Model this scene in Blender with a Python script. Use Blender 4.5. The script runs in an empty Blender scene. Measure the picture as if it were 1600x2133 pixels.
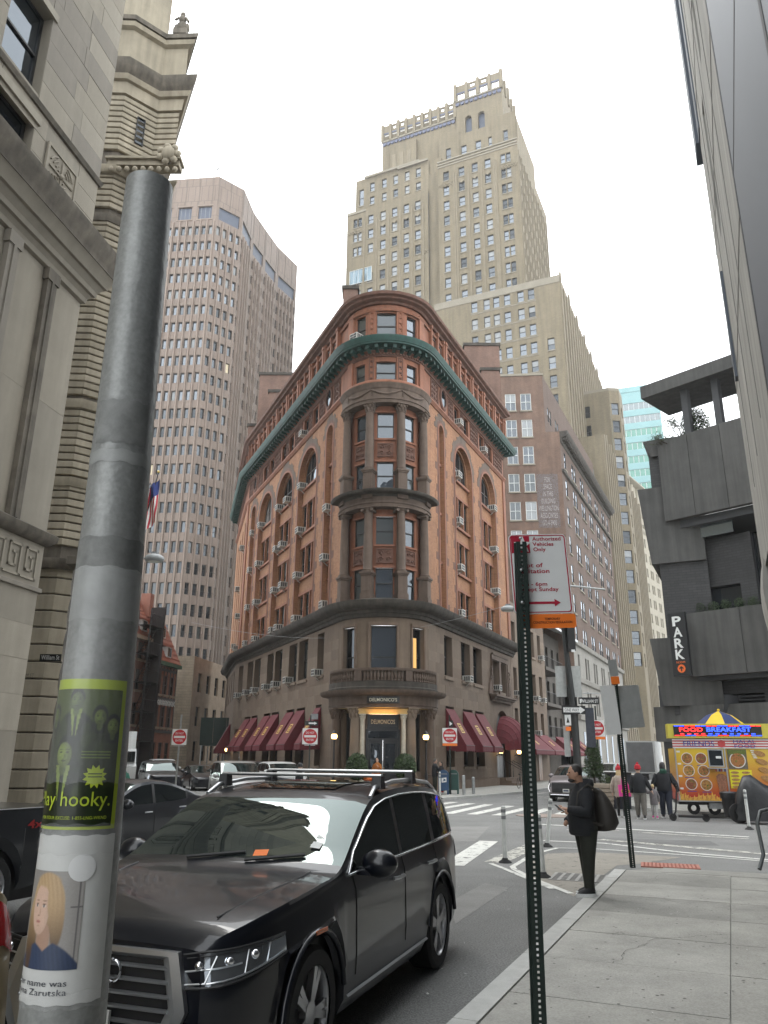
import bpy, math, random
from math import sin, cos, pi, radians as D, atan2, hypot
from mathutils import Vector as V, Matrix
rnd = random.Random(11)
S = bpy.context.scene
COL = S.collection
# ---------------------------------------------------------------- camera, sky, sun, exposure
cam = bpy.data.objects.new('camera', bpy.data.cameras.new('camera')); COL.objects.link(cam)
cam.data.sensor_fit = 'VERTICAL'; cam.data.sensor_height = 36.0; cam.data.lens = 1602.0/2133*36
cam.data.clip_start = 0.1; cam.data.clip_end = 3000
cam.matrix_world = Matrix.Translation((0, 0, 1.92)) @ Matrix.Rotation(D(90+17.774), 4, 'X') @ Matrix.Rotation(D(0.5), 4, 'Z')
S.camera = cam
SUN_EL, SUN_AZ = 52, -35          # overcast: a weak, very wide sun high behind the wedge building
w = bpy.data.worlds.new('World'); S.world = w; w.use_nodes = True
nt = w.node_tree; bg = nt.nodes['Background']
sky = nt.nodes.new('ShaderNodeTexSky'); sky.sky_type = 'NISHITA'; sky.sun_disc = False
sky.sun_elevation = D(SUN_EL); sky.sun_rotation = D(SUN_AZ); sky.dust_density = 4; sky.air_density = 1.0; sky.ozone_density = 1
hs = nt.nodes.new('ShaderNodeHueSaturation'); hs.inputs['Saturation'].default_value = 0.12
mx = nt.nodes.new('ShaderNodeMix'); mx.data_type = 'RGBA'; mx.inputs[0].default_value = 0.82
mx.inputs[7].default_value = (14.6, 15.2, 15.6, 1)      # the even white cloud deck
nt.links.new(sky.outputs[0], hs.inputs['Color']); nt.links.new(hs.outputs[0], mx.inputs[6])
nt.links.new(mx.outputs[2], bg.inputs['Color']); bg.inputs['Strength'].default_value = 0.12
sl = bpy.data.lights.new('sun', 'SUN'); sl.energy = 0.7; sl.angle = D(25); sl.color = (1, .97, .92)
sun = bpy.data.objects.new('sun', sl); COL.objects.link(sun)
sun.rotation_euler = V((-sin(D(SUN_AZ))*cos(D(SUN_EL)), -cos(D(SUN_AZ))*cos(D(SUN_EL)), -sin(D(SUN_EL)))).to_track_quat('-Z', 'Y').to_euler()
S.view_settings.view_transform = 'Standard'; S.view_settings.look = 'None'
S.view_settings.exposure = 0.92; S.view_settings.gamma = 1.0; S.view_settings.use_curve_mapping = False
S.render.engine = 'CYCLES'; S.cycles.use_denoising = True
S.cycles.max_bounces = 6; S.cycles.diffuse_bounces = 3; S.cycles.glossy_bounces = 3; S.cycles.transmission_bounces = 4; S.cycles.transparent_max_bounces = 6
S.cycles.caustics_reflective = False; S.cycles.caustics_refractive = False
# ---------------------------------------------------------------- mesh helpers
class MB:
    def __init__(s): s.v = []; s.f = []; s.m = []
    def face(s, pts, m=0):
        i = len(s.v); s.v += [tuple(p) for p in pts]; s.f.append(tuple(range(i, i+len(pts)))); s.m.append(m)
    def box(s, x0, x1, y0, y1, z0, z1, m=0, tx=0, ty=0):
        i = len(s.v)
        s.v += [(x0,y0,z0),(x1,y0,z0),(x1,y1,z0),(x0,y1,z0),(x0+tx,y0+ty,z1),(x1-tx,y0+ty,z1),(x1-tx,y1-ty,z1),(x0+tx,y1-ty,z1)]
        for q in ((3,2,1,0),(4,5,6,7),(0,1,5,4),(1,2,6,5),(2,3,7,6),(3,0,4,7)):
            s.f.append(tuple(i+k for k in q)); s.m.append(m)
        return s
    def grid(s, rows, m=0, closed=False, cap=False):
        """rows: list of equally long point lists, skinned"""
        i = len(s.v); n = len(rows[0])
        for r in rows: s.v += [tuple(p) for p in r]
        for a in range(len(rows)-1):
            for b in range(n if closed else n-1):
                c = (b+1) % n
                s.f.append((i+a*n+b, i+a*n+c, i+(a+1)*n+c, i+(a+1)*n+b)); s.m.append(m if not callable(m) else m(a, b))
        if cap:
            s.f.append(tuple(i+k for k in range(n))[::-1]); s.m.append(m if not callable(m) else 0)
            s.f.append(tuple(i+(len(rows)-1)*n+k for k in range(n))); s.m.append(m if not callable(m) else 0)
        return s
    def prism(s, poly, z0, z1, m=0):
        n = len(poly); i = len(s.v)
        s.v += [(p[0],p[1],z0) for p in poly]+[(p[0],p[1],z1) for p in poly]
        s.f.append(tuple(i+k for k in range(n))[::-1]); s.m.append(m)
        s.f.append(tuple(i+n+k for k in range(n))); s.m.append(m)
        for k in range(n):
            j = (k+1) % n; s.f.append((i+k, i+j, i+n+j, i+n+k)); s.m.append(m)
        return s
    def slab(s, poly, y0, y1, m=0):
        """poly in (x,z) seen from -y, extruded in y"""
        n = len(poly); i = len(s.v)
        s.v += [(p[0],y0,p[1]) for p in poly]+[(p[0],y1,p[1]) for p in poly]
        s.f.append(tuple(i+k for k in range(n))); s.m.append(m)
        s.f.append(tuple(i+n+k for k in range(n))[::-1]); s.m.append(m)
        for k in range(n):
            j = (k+1) % n; s.f.append((i+j, i+k, i+n+k, i+n+j)); s.m.append(m)
        return s
    def tube(s, pts, r, n=8, m=0, cap=True, flat=1.0):
        pts = [V(p) for p in pts]; rr = r if isinstance(r, (list, tuple)) else [r]*len(pts); rows = []
        up = V((0,0,1)); d0 = (pts[-1]-pts[0])
        if abs(d0.normalized().z) > .9 if d0.length > 0 else True: up = V((0,1,0))
        for k, p in enumerate(pts):
            d = (pts[min(k+1, len(pts)-1)]-pts[max(k-1, 0)]); d = d.normalized() if d.length > 0 else V((0,0,1))
            a = d.cross(up); a = a.normalized() if a.length > 1e-6 else V((1,0,0)); b = a.cross(d)
            rows.append([p+(a*cos(2*pi*q/n)+b*sin(2*pi*q/n)*flat)*rr[k] for q in range(n)])
        s.grid(rows, m, True, cap); return s
    def lathe(s, prof, c=(0,0,0), n=16, m=0, a0=0, a1=2*pi):
        full = abs(a1-a0-2*pi) < 1e-6; k = n if full else n+1
        rows = [[(c[0]+r*cos(a0+(a1-a0)*q/n), c[1]+r*sin(a0+(a1-a0)*q/n), c[2]+z) for q in range(k)] for r, z in prof]
        s.grid(rows, m, full, False); return s
    def ball(s, c, r, n=10, m=0, q=6):
        rx, ry, rz = r if isinstance(r, tuple) else (r, r, r)
        rows = [[(c[0]+rx*sin(pi*a/q)*cos(2*pi*b/n), c[1]+ry*sin(pi*a/q)*sin(2*pi*b/n), c[2]-rz*cos(pi*a/q)) for b in range(n)] for a in range(q+1)]
        s.grid(rows, m, True); return s
    def xf(s, mat):
        s.v = [tuple(mat @ V(p)) for p in s.v]; return s
    def mesh(s, name, mats, smooth=None):
        me = bpy.data.meshes.new(name); me.from_pydata(s.v, [], s.f)
        for x in (mats if isinstance(mats, (list, tuple)) else [mats]): me.materials.append(x)
        if any(s.m): me.polygons.foreach_set('material_index', s.m)
        if smooth:
            me.polygons.foreach_set('use_smooth', [True]*len(s.f)); me.set_sharp_from_angle(angle=D(smooth))
        me.update(); return me
    def build(s, name, mats, parent=None, loc=(0,0,0), rz=0, smooth=None):
        return put(s.mesh(name, mats, smooth), name, parent, loc, rz)
def put(me, name, parent=None, loc=(0,0,0), rz=0, scale=None, rot=None):
    o = bpy.data.objects.new(name, me); COL.objects.link(o); o.location = loc
    o.rotation_euler = rot if rot else (0, 0, rz)
    if scale: o.scale = scale if isinstance(scale, (tuple, list)) else (scale,)*3
    if parent: o.parent = parent
    return o
def tag(o, label=None, cat=None, group=None, kind=None):
    if label: o['label'] = label
    if cat: o['category'] = cat
    if group: o['group'] = group
    if kind: o['kind'] = kind
    return o
def thing(name, label, cat, loc=(0,0,0), rz=0, group=None):
    o = bpy.data.objects.new(name, None); COL.objects.link(o); o.location = loc; o.rotation_euler = (0,0,rz)
    o.empty_display_size = .2
    return tag(o, label, cat, group)
def copy_tree(o, loc, rz, label, group=None, parent=None):
    c = o.copy(); COL.objects.link(c)
    if parent: c.parent = parent
    else:
        c.location = loc; c.rotation_euler = (0,0,rz); c['label'] = label
        if group: c['group'] = group
    for ch in list(o.children): copy_tree(ch, None, None, None, None, c)
    return c
# ---------------------------------------------------------------- materials
MATS = {}
def mk(name, col, rough=.75, metal=0, var=.12, vs=1.5, bump=0, bs=25, spec=.5, emit=None, est=1, coat=0, streak=0, stc=None, speck=0, sps=120):
    if name in MATS: return MATS[name]
    m = bpy.data.materials.new(name); m.use_nodes = True; MATS[name] = m
    t = m.node_tree; N = t.nodes.new; L = t.links.new; b = t.nodes['Principled BSDF']
    b.inputs['Roughness'].default_value = rough; b.inputs['Metallic'].default_value = metal
    b.inputs['Specular IOR Level'].default_value = spec
    if coat: b.inputs['Coat Weight'].default_value = coat; b.inputs['Coat Roughness'].default_value = .04
    c4 = tuple(col)+(1,)
    b.inputs['Base Color'].default_value = c4
    m.diffuse_color = c4
    if emit:
        b.inputs['Emission Color'].default_value = tuple(emit)+(1,); b.inputs['Emission Strength'].default_value = est
    tc = None
    def coords():
        nonlocal tc
        if tc is None: tc = N('ShaderNodeTexCoord')
        return tc.outputs['Object']
    last = None
    def mul(fac_out, lo, hi, prev):
        mr = N('ShaderNodeMapRange'); mr.inputs['From Min'].default_value = .3; mr.inputs['From Max'].default_value = .7
        mr.inputs['To Min'].default_value = lo; mr.inputs['To Max'].default_value = hi; L(fac_out, mr.inputs[0])
        x = N('ShaderNodeMix'); x.data_type = 'RGBA'; x.blend_type = 'MULTIPLY'; x.inputs[0].default_value = 1
        if prev is None: x.inputs[6].default_value = c4
        else: L(prev, x.inputs[6])
        L(mr.outputs[0], x.inputs[7]); return x.outputs[2]
    if var:
        n = N('ShaderNodeTexNoise'); n.inputs['Scale'].default_value = vs; n.inputs['Detail'].default_value = 6; n.inputs['Roughness'].default_value = .65
        L(coords(), n.inputs['Vector']); last = mul(n.outputs[0], 1-var, 1+var, last)
    if speck:
        n = N('ShaderNodeTexNoise'); n.inputs['Scale'].default_value = sps; n.inputs['Detail'].default_value = 2
        L(coords(), n.inputs['Vector']); last = mul(n.outputs[0], 1-speck, 1+speck, last)
    if streak:
        mp = N('ShaderNodeMapping'); mp.inputs['Scale'].default_value = (2.2, 2.2, .12); L(coords(), mp.inputs[0])
        n = N('ShaderNodeTexNoise'); n.inputs['Scale'].default_value = 1.6; n.inputs['Detail'].default_value = 5; L(mp.outputs[0], n.inputs['Vector'])
        last = mul(n.outputs[0], 1-streak, 1+streak*.6, last)
    if last is not None: L(last, b.inputs['Base Color'])
    if bump:
        n = N('ShaderNodeTexNoise'); n.inputs['Scale'].default_value = bs; n.inputs['Detail'].default_value = 4; L(coords(), n.inputs['Vector'])
        bp = N('ShaderNodeBump'); bp.inputs['Strength'].default_value = bump; bp.inputs['Distance'].default_value = .02
        L(n.outputs[0], bp.inputs['Height']); L(bp.outputs[0], b.inputs['Normal'])
    return m
def brick(name, c1, c2, mortar, bw=.21, bh=.075, ms=.012, var=.2, vs=.5, rough=.85, streak=.15):
    m = mk(name, c1, rough=rough, var=0); t = m.node_tree; N = t.nodes.new; L = t.links.new; b = t.nodes['Principled BSDF']
    tc = N('ShaderNodeTexCoord'); sp = N('ShaderNodeSeparateXYZ'); cb = N('ShaderNodeCombineXYZ'); L(tc.outputs['Object'], sp.inputs[0])
    ad = N('ShaderNodeMath'); L(sp.outputs[0], ad.inputs[0]); L(sp.outputs[1], ad.inputs[1]); L(ad.outputs[0], cb.inputs[0]); L(sp.outputs[2], cb.inputs[1])
    br = N('ShaderNodeTexBrick'); L(cb.outputs[0], br.inputs['Vector']); br.inputs['Scale'].default_value = 1
    br.inputs['Color1'].default_value = tuple(c1)+(1,); br.inputs['Color2'].default_value = tuple(c2)+(1,); br.inputs['Mortar'].default_value = tuple(mortar)+(1,)
    br.inputs['Brick Width'].default_value = bw; br.inputs['Row Height'].default_value = bh; br.inputs['Mortar Size'].default_value = ms; br.inputs['Mortar Smooth'].default_value = .3
    n = N('ShaderNodeTexNoise'); n.inputs['Scale'].default_value = vs; n.inputs['Detail'].default_value = 7; n.inputs['Roughness'].default_value = .7; L(tc.outputs['Object'], n.inputs['Vector'])
    mr = N('ShaderNodeMapRange'); mr.inputs['From Min'].default_value = .3; mr.inputs['From Max'].default_value = .7; mr.inputs['To Min'].default_value = 1-var; mr.inputs['To Max'].default_value = 1+var; L(n.outputs[0], mr.inputs[0])
    mp = N('ShaderNodeMapping'); mp.inputs['Scale'].default_value = (1.2, 1.2, .1); L(tc.outputs['Object'], mp.inputs[0])
    n2 = N('ShaderNodeTexNoise'); n2.inputs['Scale'].default_value = 1.3; n2.inputs['Detail'].default_value = 5; L(mp.outputs[0], n2.inputs['Vector'])
    mr2 = N('ShaderNodeMapRange'); mr2.inputs['From Min'].default_value = .3; mr2.inputs['From Max'].default_value = .7; mr2.inputs['To Min'].default_value = 1-streak; mr2.inputs['To Max'].default_value = 1+streak; L(n2.outputs[0], mr2.inputs[0])
    mm = N('ShaderNodeMath'); mm.operation = 'MULTIPLY'; L(mr.outputs[0], mm.inputs[0]); L(mr2.outputs[0], mm.inputs[1])
    x = N('ShaderNodeMix'); x.data_type = 'RGBA'; x.blend_type = 'MULTIPLY'; x.inputs[0].default_value = 1
    L(br.outputs[0], x.inputs[6]); L(mm.outputs[0], x.inputs[7]); L(x.outputs[2], b.inputs['Base Color'])
    return m
def glass(name, refl=.22, tint=(.02,.024,.028), rough=.02, gcol=(.85,.92,1), wob=.0):
    """window glass on a dark room: a dim interior colour under a mirror-like coat"""
    m = bpy.data.materials.new(name); m.use_nodes = True; MATS[name] = m; t = m.node_tree; N = t.nodes.new; L = t.links.new
    t.nodes.remove(t.nodes['Principled BSDF']); out = t.nodes['Material Output']
    d = N('ShaderNodeBsdfDiffuse'); d.inputs[0].default_value = tuple(tint)+(1,)
    g = N('ShaderNodeBsdfGlossy'); g.inputs['Color'].default_value = tuple(gcol)+(1,); g.inputs['Roughness'].default_value = rough
    fr = N('ShaderNodeLayerWeight'); fr.inputs['Blend'].default_value = .25
    mr = N('ShaderNodeMapRange'); mr.inputs['To Min'].default_value = refl; mr.inputs['To Max'].default_value = 1; L(fr.outputs['Fresnel'], mr.inputs[0])
    if wob:
        tc = N('ShaderNodeTexCoord'); n = N('ShaderNodeTexNoise'); n.inputs['Scale'].default_value = .9; L(tc.outputs['Object'], n.inputs['Vector'])
        bp = N('ShaderNodeBump'); bp.inputs['Strength'].default_value = wob; bp.inputs['Distance'].default_value = .05; L(n.outputs[0], bp.inputs['Height']); L(bp.outputs[0], g.inputs['Normal'])
    mx = N('ShaderNodeMixShader'); L(mr.outputs[0], mx.inputs[0]); L(d.outputs[0], mx.inputs[1]); L(g.outputs[0], mx.inputs[2]); L(mx.outputs[0], out.inputs[0])
    return m
G_DARK = glass('glass_dark', .045, (.012,.014,.016), wob=.15)
G_MID = glass('glass_mid', .10, (.02,.024,.028), wob=.25)
G_SKY = glass('glass_sky', .17, (.03,.036,.045), wob=.1)
G_BLIND = glass('glass_blind', .06, (.062,.066,.062), wob=.2)
G_BLIND2 = glass('glass_blind_pale', .08, (.2,.2,.19), wob=.2)
G_BLUE = glass('glass_blue', .2, (.03,.06,.08), gcol=(.7,.86,.95))
G_WARM = mk('glass_lit_room', (.2,.12,.04), .3, var=.3, vs=3, emit=(1,.55,.18), est=.55)
FR_DK = mk('window_frame_dark', (.02,.02,.02), .5, var=0)
FR_BR = mk('window_frame_brown', (.055,.04,.032), .5, var=0)
FR_WH = mk('window_frame_white', (.62,.64,.62), .5, var=.06)
BLK = mk('black_paint', (.012,.012,.013), .45, var=.2)
STEEL = mk('galvanised_steel', (.38,.39,.39), .45, .8, var=.2, vs=6)
WHITE = mk('white_paint', (.72,.73,.72), .5, var=.06, vs=4)
RED = mk('sign_red', (.42,.012,.02), .45, var=.05)
ORANGE = mk('sign_orange', (.80,.18,.02), .5, var=.05)
GREY = mk('grey_metal', (.22,.225,.23), .5, .3, var=.15)
RUB = mk('rubber', (.018,.018,.018), .8, var=.15)
CHROME = mk('chrome', (.75,.76,.78), .12, 1, var=0)
# ---------------------------------------------------------------- lettering (flat print, made once up front)
TXT = {}
def make_texts(items):
    obs = []
    for key, s, off in items:
        cu = bpy.data.curves.new('t', 'FONT'); cu.body = s; cu.align_x = 'LEFT' if key in ('auth','ept','6pm','her') else 'CENTER'; cu.resolution_u = 3; cu.offset = off; cu.space_character = 1.02
        o = bpy.data.objects.new('t', cu); COL.objects.link(o); obs.append((key, o))
    dg = bpy.context.evaluated_depsgraph_get()
    for key, o in obs:
        me = bpy.data.meshes.new_from_object(o.evaluated_get(dg)); vs = [tuple(p.co) for p in me.vertices]; fs = [tuple(p.vertices) for p in me.polygons]
        TXT[key] = (vs, fs); bpy.data.meshes.remove(me)
    for key, o in obs:
        cu = o.data; bpy.data.objects.remove(o); bpy.data.curves.remove(cu)
def letters(key, h, mat, parent, loc, rz=0, wid=None, name='lettering', bend=None, tilt=0, up=0):
    """flat letters standing on local xz, facing -y; h = cap height, wid = total width"""
    vs, fs = TXT[key]; xs = [p[0] for p in vs]; ys = [p[1] for p in vs]; cx = (min(xs)+max(xs))/2; y0 = min(ys); k = h/(max(ys)-y0); kx = wid/(max(xs)-min(xs)) if wid else k
    pts = []
    for p in vs:
        a, b = (p[0]-cx)*kx, (p[1]-y0)*k
        if bend: pts.append((bend*sin(a/bend), -bend*cos(a/bend)+bend, b))
        else: pts.append((a, up*b, b+tilt*a))
    me = bpy.data.meshes.new(name); me.from_pydata(pts, [], fs); me.materials.append(mat)
    return put(me, name, parent, loc, rz)
make_texts([('dnot','DO NOT',.01),('enter','ENTER',.01),('oneway','ONE WAY',.005),('will','WILLIAM ST',.01),('wil2','William St',.01),('beav','Beaver St',.01),
 ('delA',"DELMONICO'S",.012),('delB','DELMONICOS',.004),('D','D',.0),('park',"P",.03),('pa','A',.03),('pr','R',.03),('pk','K',.03),('icon','icon',.01),
 ('auth','Authorized\nVehicles\nOnly',.018),('ept','Dept of\nSanitation',.018),('6pm','8am - 6pm\nExcept Sunday',.018),('temp','TEMPORARY\nCONSTRUCTION REGULATION',.014),
 ('hooky','Play hooky.',.004),('exc','FOR YOUR EXCUSE: 1-855-LNG-WKND',.0),('her','Her name was\nIryna Zarutska',0),('food','FOOD',.02),('brk','BREAKFAST',.02),
 ('fri','FRIENDS',.006),('halal','HALAL\nFOOD',.006),('sab','SABRETT',.01),('4x4','4x4',.02),('41','41',.01),('ghost','FOR\nSPACE\nIN THIS\nBUILDING\nWELLINGTON\nASSOCIATES\nGO 4-3900',.0),
 ('wst','WILLIAM ST',0),('zag',"ZAGAT",.0),('usb','JXR 5641',0), ('ez','Beaver',0)])

# ---------------------------------------------------------------- ground
ASPH = mk('asphalt', (.185,.185,.179), .85, var=.22, vs=.35, bump=.8, bs=70, speck=.36, sps=48)
CONC = [mk('concrete_%d' % i, c, .85, var=.2, vs=1.3, bump=.35, bs=50, speck=.13, sps=55) for i, c in enumerate([(.335,.328,.30),(.30,.295,.27),(.355,.348,.32),(.275,.27,.248)])]
KERB = [mk('kerb_granite_%d' % i, c, .8, var=.12, vs=5, bump=.2, bs=80, speck=.1) for i, c in enumerate([(.46,.46,.44),(.42,.42,.40)])]
def worn(name, col, k=.52):
    """paint worn through to the asphalt in patches"""
    m = mk(name, col, .7, var=.12, vs=2); t = m.node_tree; N = t.nodes.new; L = t.links.new; b = t.nodes['Principled BSDF']; out = t.nodes['Material Output']
    tc = N('ShaderNodeTexCoord'); n = N('ShaderNodeTexNoise'); n.inputs['Scale'].default_value = 5; n.inputs['Detail'].default_value = 8; n.inputs['Roughness'].default_value = .75; L(tc.outputs['Object'], n.inputs['Vector'])
    cr = N('ShaderNodeMapRange'); cr.inputs['From Min'].default_value = k; cr.inputs['From Max'].default_value = k+.05; L(n.outputs[0], cr.inputs[0])
    tr = N('ShaderNodeBsdfTransparent'); mx = N('ShaderNodeMixShader'); L(cr.outputs[0], mx.inputs[0]); L(b.outputs[0], mx.inputs[1]); L(tr.outputs[0], mx.inputs[2]); L(mx.outputs[0], out.inputs[0]); return m
PAINT = worn('road_paint', (.62,.62,.58), .56)
PAINT2 = worn('road_paint_worn', (.50,.49,.44), .50)
TANP = worn('tan_street_paint', (.24,.222,.19), .58)
road = MB(); road.face([(-400,-60,0),(400,-60,0),(400,900,0),(-400,900,0)])
road = road.build('road', ASPH); tag(road, kind='structure')
def sheet(name, poly, z, mat, parent=None):
    b = MB(); b.face([(x, y, z) for x, y in poly]); return b.build(name, mat, parent)
# asphalt repair patches and a manhole
AS2 = mk('asphalt_patch_dark', (.14,.14,.137), .85, var=.2, vs=.8, bump=.4, bs=90, speck=.25, sps=170)
AS3 = mk('asphalt_patch_pale', (.215,.212,.203), .85, var=.2, vs=.8, bump=.4, bs=90, speck=.22, sps=170)
for poly, m in (([(1.94,24.70),(3.25,24.83),(2.32,20.53),(1.13,20.43)], AS3), ([(5.45,21.65),(8.33,21.04),(8.09,19.90),(4.84,20.18)], AS2), ([(0.96,11.97),(1.69,13.76),(2.01,13.29),(0.92,10.49)], AS3)):
    sheet('asphalt_patch', poly, .003, m, road)
# near pavement: local u along the kerb, v to the right of it
KA = D(23.4); KD = (sin(KA), cos(KA)); KN = (cos(KA), -sin(KA)); K0 = (.48, 6.34)
def kuv(u, v): return (K0[0]+KD[0]*u+KN[0]*v, K0[1]+KD[1]*u+KN[1]*v)
UEND = 9.75
pv = MB(); pv.prism([kuv(-11, .19), kuv(-11, 3.9), kuv(UEND-.6, 3.9), kuv(UEND-.6, 9), kuv(UEND+.2, 9), kuv(UEND-.05, .6), kuv(UEND-.7, .19)], -.3, .106)
pave = pv.build('pavement', CONC[1]); tag(pave, kind='structure')
def pslab(u0, u1, v0, v1, mats=CONC):
    g = .007; b = MB(); b.prism([kuv(u0+g, v0+g), kuv(u0+g, v1-g), kuv(u1-g, v1-g), kuv(u1-g, v0+g)], .09, .12+rnd.uniform(-.002, .002)); b.build('paving_slab', rnd.choice(mats), pave)
u = -10.9; k = 0
while u < UEND-1.7:
    for v0, v1 in ((.20,1.86),(1.86,3.5)): pslab(u, u+1.32, v0, v1)
    u += 1.32
pslab(u, UEND-.72, .2, 1.86); pslab(u, UEND-.72, 1.86, 3.5)
for j in range(4): pslab(UEND-.72, UEND-.1, .75+j*1.9, 2.65+j*1.9)
u = -11; j = 0
while u < UEND-.8:
    l = rnd.uniform(1.5, 2.2); e = min(u+l, UEND-.72); b = MB()
    b.prism([kuv(u+.006, 0), kuv(u+.006, .19), kuv(e-.006, .19), kuv(e-.006, 0)], -.2, .125); b.build('kerb_stone', KERB[j % 2], pave); u = e; j += 1
# pedestrian ramp with a red tactile pad (rows of studs)
RP = mk('tactile_red', (.40,.17,.13), .8, var=.2, vs=4)
rx, ry = 5.22,15.18
ra = thing('tactile_paving', 'red tactile paving pad at the pavement corner ramp', 'tactile paving', (rx, ry-.02, .126), D(-18))
b = MB().box(-.5,.5,-.3,.3,-.02,.003); b.build('pad', RP, ra)
stud = MB(); stud.lathe([(.016,0),(.012,.007),(0,.007)], n=6); sm = stud.mesh('stud', RP)
for i in range(14):
    for j in range(8): put(sm, 'stud', ra, (-.44+i*.067, -.24+j*.067, .003))
# painted kerb extension with its white outline
sheet('painted_kerb_area', [(2.77,16.22),(3.60,18.01),(4.74,18.27),(6.30,17.53),(5.02,16.37),(4.53,16.12),(2.85,12.54),(2.77,13.33),(2.56,14.44)], .004, TANP, road)
def strip(pts, wd, z, mat, name='painted_line'):
    b = MB(); L_, R_ = [], []
    for i, p in enumerate(pts):
        a = V(pts[max(i-1, 0)]); c = V(pts[min(i+1, len(pts)-1)]); d = (c-a).normalized(); n = V((-d.y, d.x))*wd/2
        L_.append((p[0]+n.x, p[1]+n.y, z)); R_.append((p[0]-n.x, p[1]-n.y, z))
    b.grid([R_, L_]); return b.build(name, mat, road)
strip([(2.87,12.79),(2.58,14.22),(2.45,15.39),(2.47,15.78),(3.27,17.90),(4.02,19.07),(4.77,19.03),(6.46,17.96),(8.10,16.72)], .11, .008, PAINT)
strip([(2.68,13.23),(2.25,15.63),(2.12,16.24)], .10, .008, PAINT)
strip([(2.22,16.39),(3.62,19.75)], .42, .007, PAINT2)
strip([(5.57,21.17),(7.07,19.61),(8.72,17.95)], .30, .008, PAINT2)
strip([(3.91,20.78),(5.43,20.23),(6.63,18.41),(8.22,16.95)], .16, .008, PAINT)
strip([(4.89,25.89),(7.15,24.40),(9.81,22.17)], .22, .008, PAINT)
strip([(5.34,23.90),(6.81,23.74)], .2, .008, PAINT2); strip([(7.23,23.33),(9.57,21.64)], .18, .008, PAINT2)
# crosswalk bars by the wedge building and across the near lane
for a, c in (((2.15,35.4),(3.4,38.4)), ((2.2,33),(4.1,37.4)), ((2.45,30.4),(4.8,36.7)), ((3.3,30.1),(5.6,35.7)), ((4.15,29.7),(6.3,34.8)), ((5.1,29.5),(6.9,33.9)), ((6.1,29.3),(7.6,33)), ((1.32,35.8),(2.1,37.6))):
    strip([a, c], .42, .008, PAINT, 'crosswalk_bar')
strip([(1.35,15.9),(2.65,20.5)], .46, .008, PAINT, 'crosswalk_bar'); strip([(-.2,16.4),(1.0,20.8)], .46, .008, PAINT, 'crosswalk_bar')
strip([(-1.6,16.9),(-.4,21.2)], .46, .008, PAINT2, 'crosswalk_bar'); strip([(-3.1,17.4),(-1.9,21.6)], .46, .008, PAINT2, 'crosswalk_bar')
strip([(8.2,46.6),(10.2,50.6)], .3, .008, PAINT2); strip([(7.2,43.5),(10.5,43.0)], .35, .008, PAINT2); strip([(7.6,45),(11,44.3)], .3, .008, PAINT2)
strip([(-6.5,30),(-12.5,44)], .12, .008, PAINT2); strip([(-7.4,30),(-13.4,44)], .12, .008, PAINT2)
# small traffic island of pale paving in the crossing
b = MB(); ic = (6.84,29.71); b.prism([(ic[0]-1.0+1.0*cos(a*pi/8)*1.0, ic[1]+.9*sin(a*pi/8)) for a in range(16)], 0, .02); isl = b.build('painted_island', mk('island_tan', (.27,.22,.19), .85, var=.15), road)
# iron drain grate by the kerb
gx, gy = 3.52,14.44
gr = thing('drain_grate', 'iron street drain grate in the gutter behind the waiting man', 'drain', (gx-.05, gy, .0), D(-20))
MB().box(-.52,.52,-.45,.45,-.02,.006).build('pit', BLK, gr)
IRON = mk('worn_iron', (.30,.295,.28), .6, .3, var=.25, vs=8)
for i in range(8): MB().box(-.54+i*.146,-.54+i*.146+.055,-.47,.47,.0062,.0105).build('bar', IRON, gr)
for i in range(7): MB().box(-.54,.535,-.47+i*.148,-.47+i*.148+.05,.0061,.0095).build('bar', IRON, gr)
# far pavements
PAV = brick('far_pavement', (.33,.325,.305), (.29,.285,.27), (.17,.165,.16), 1.5, 1.5, .02, .12, .6, .85, .05)
def pavement(name, poly, kerbpts):
    b = MB(); b.prism(poly, -.2, .12); o = b.build(name, CONC[0]); tag(o, kind='structure')
    for p, q in zip(kerbpts, kerbpts[1:]):
        L_ = hypot(q[0]-p[0], q[1]-p[1]); n = max(1, int(L_/2.2)); a = atan2(q[1]-p[1], q[0]-p[0])
        for i in range(n):
            t0 = i/n; k = MB(); k.box(.01, L_/n-.01, -.02, .16, -.15, .128); k.build('kerb_stone', KERB[i % 2], o, (p[0]+(q[0]-p[0])*t0, p[1]+(q[1]-p[1])*t0, 0), a)
    return o
kp = [(-16.5,76),(-9.5,61),(-2.6,45.2),(-1.0,40.6),(.8,38.6),(2.4,39.0),(5.2,43.2),(8.5,48.8),(11.2,55.3),(38,112)]
pavement('far_pavement', kp+[(30,118),(-6,80)], kp)
kq = [(66,150),(27,72),(15.8,48),(11.2,38.5),(10.3,35.6),(10.5,33.6),(13.2,27.6),(16,21)]
pavement('side_pavement', kq+[(40,21),(90,150)], kq)
kl = [(-7.2,4),(-8.0,14),(-8.6,20),(-9.9,24)]
pavement('left_pavement', [(-12.5,-6),(-7.2,-6)]+kl+[(-18,26)], kl)
km = [(-8.2,31.5),(-12.5,42),(-20.5,60),(-30,84)]
pavement('lane_pavement', km+[(-40,84),(-24,31)], km[::-1])

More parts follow.
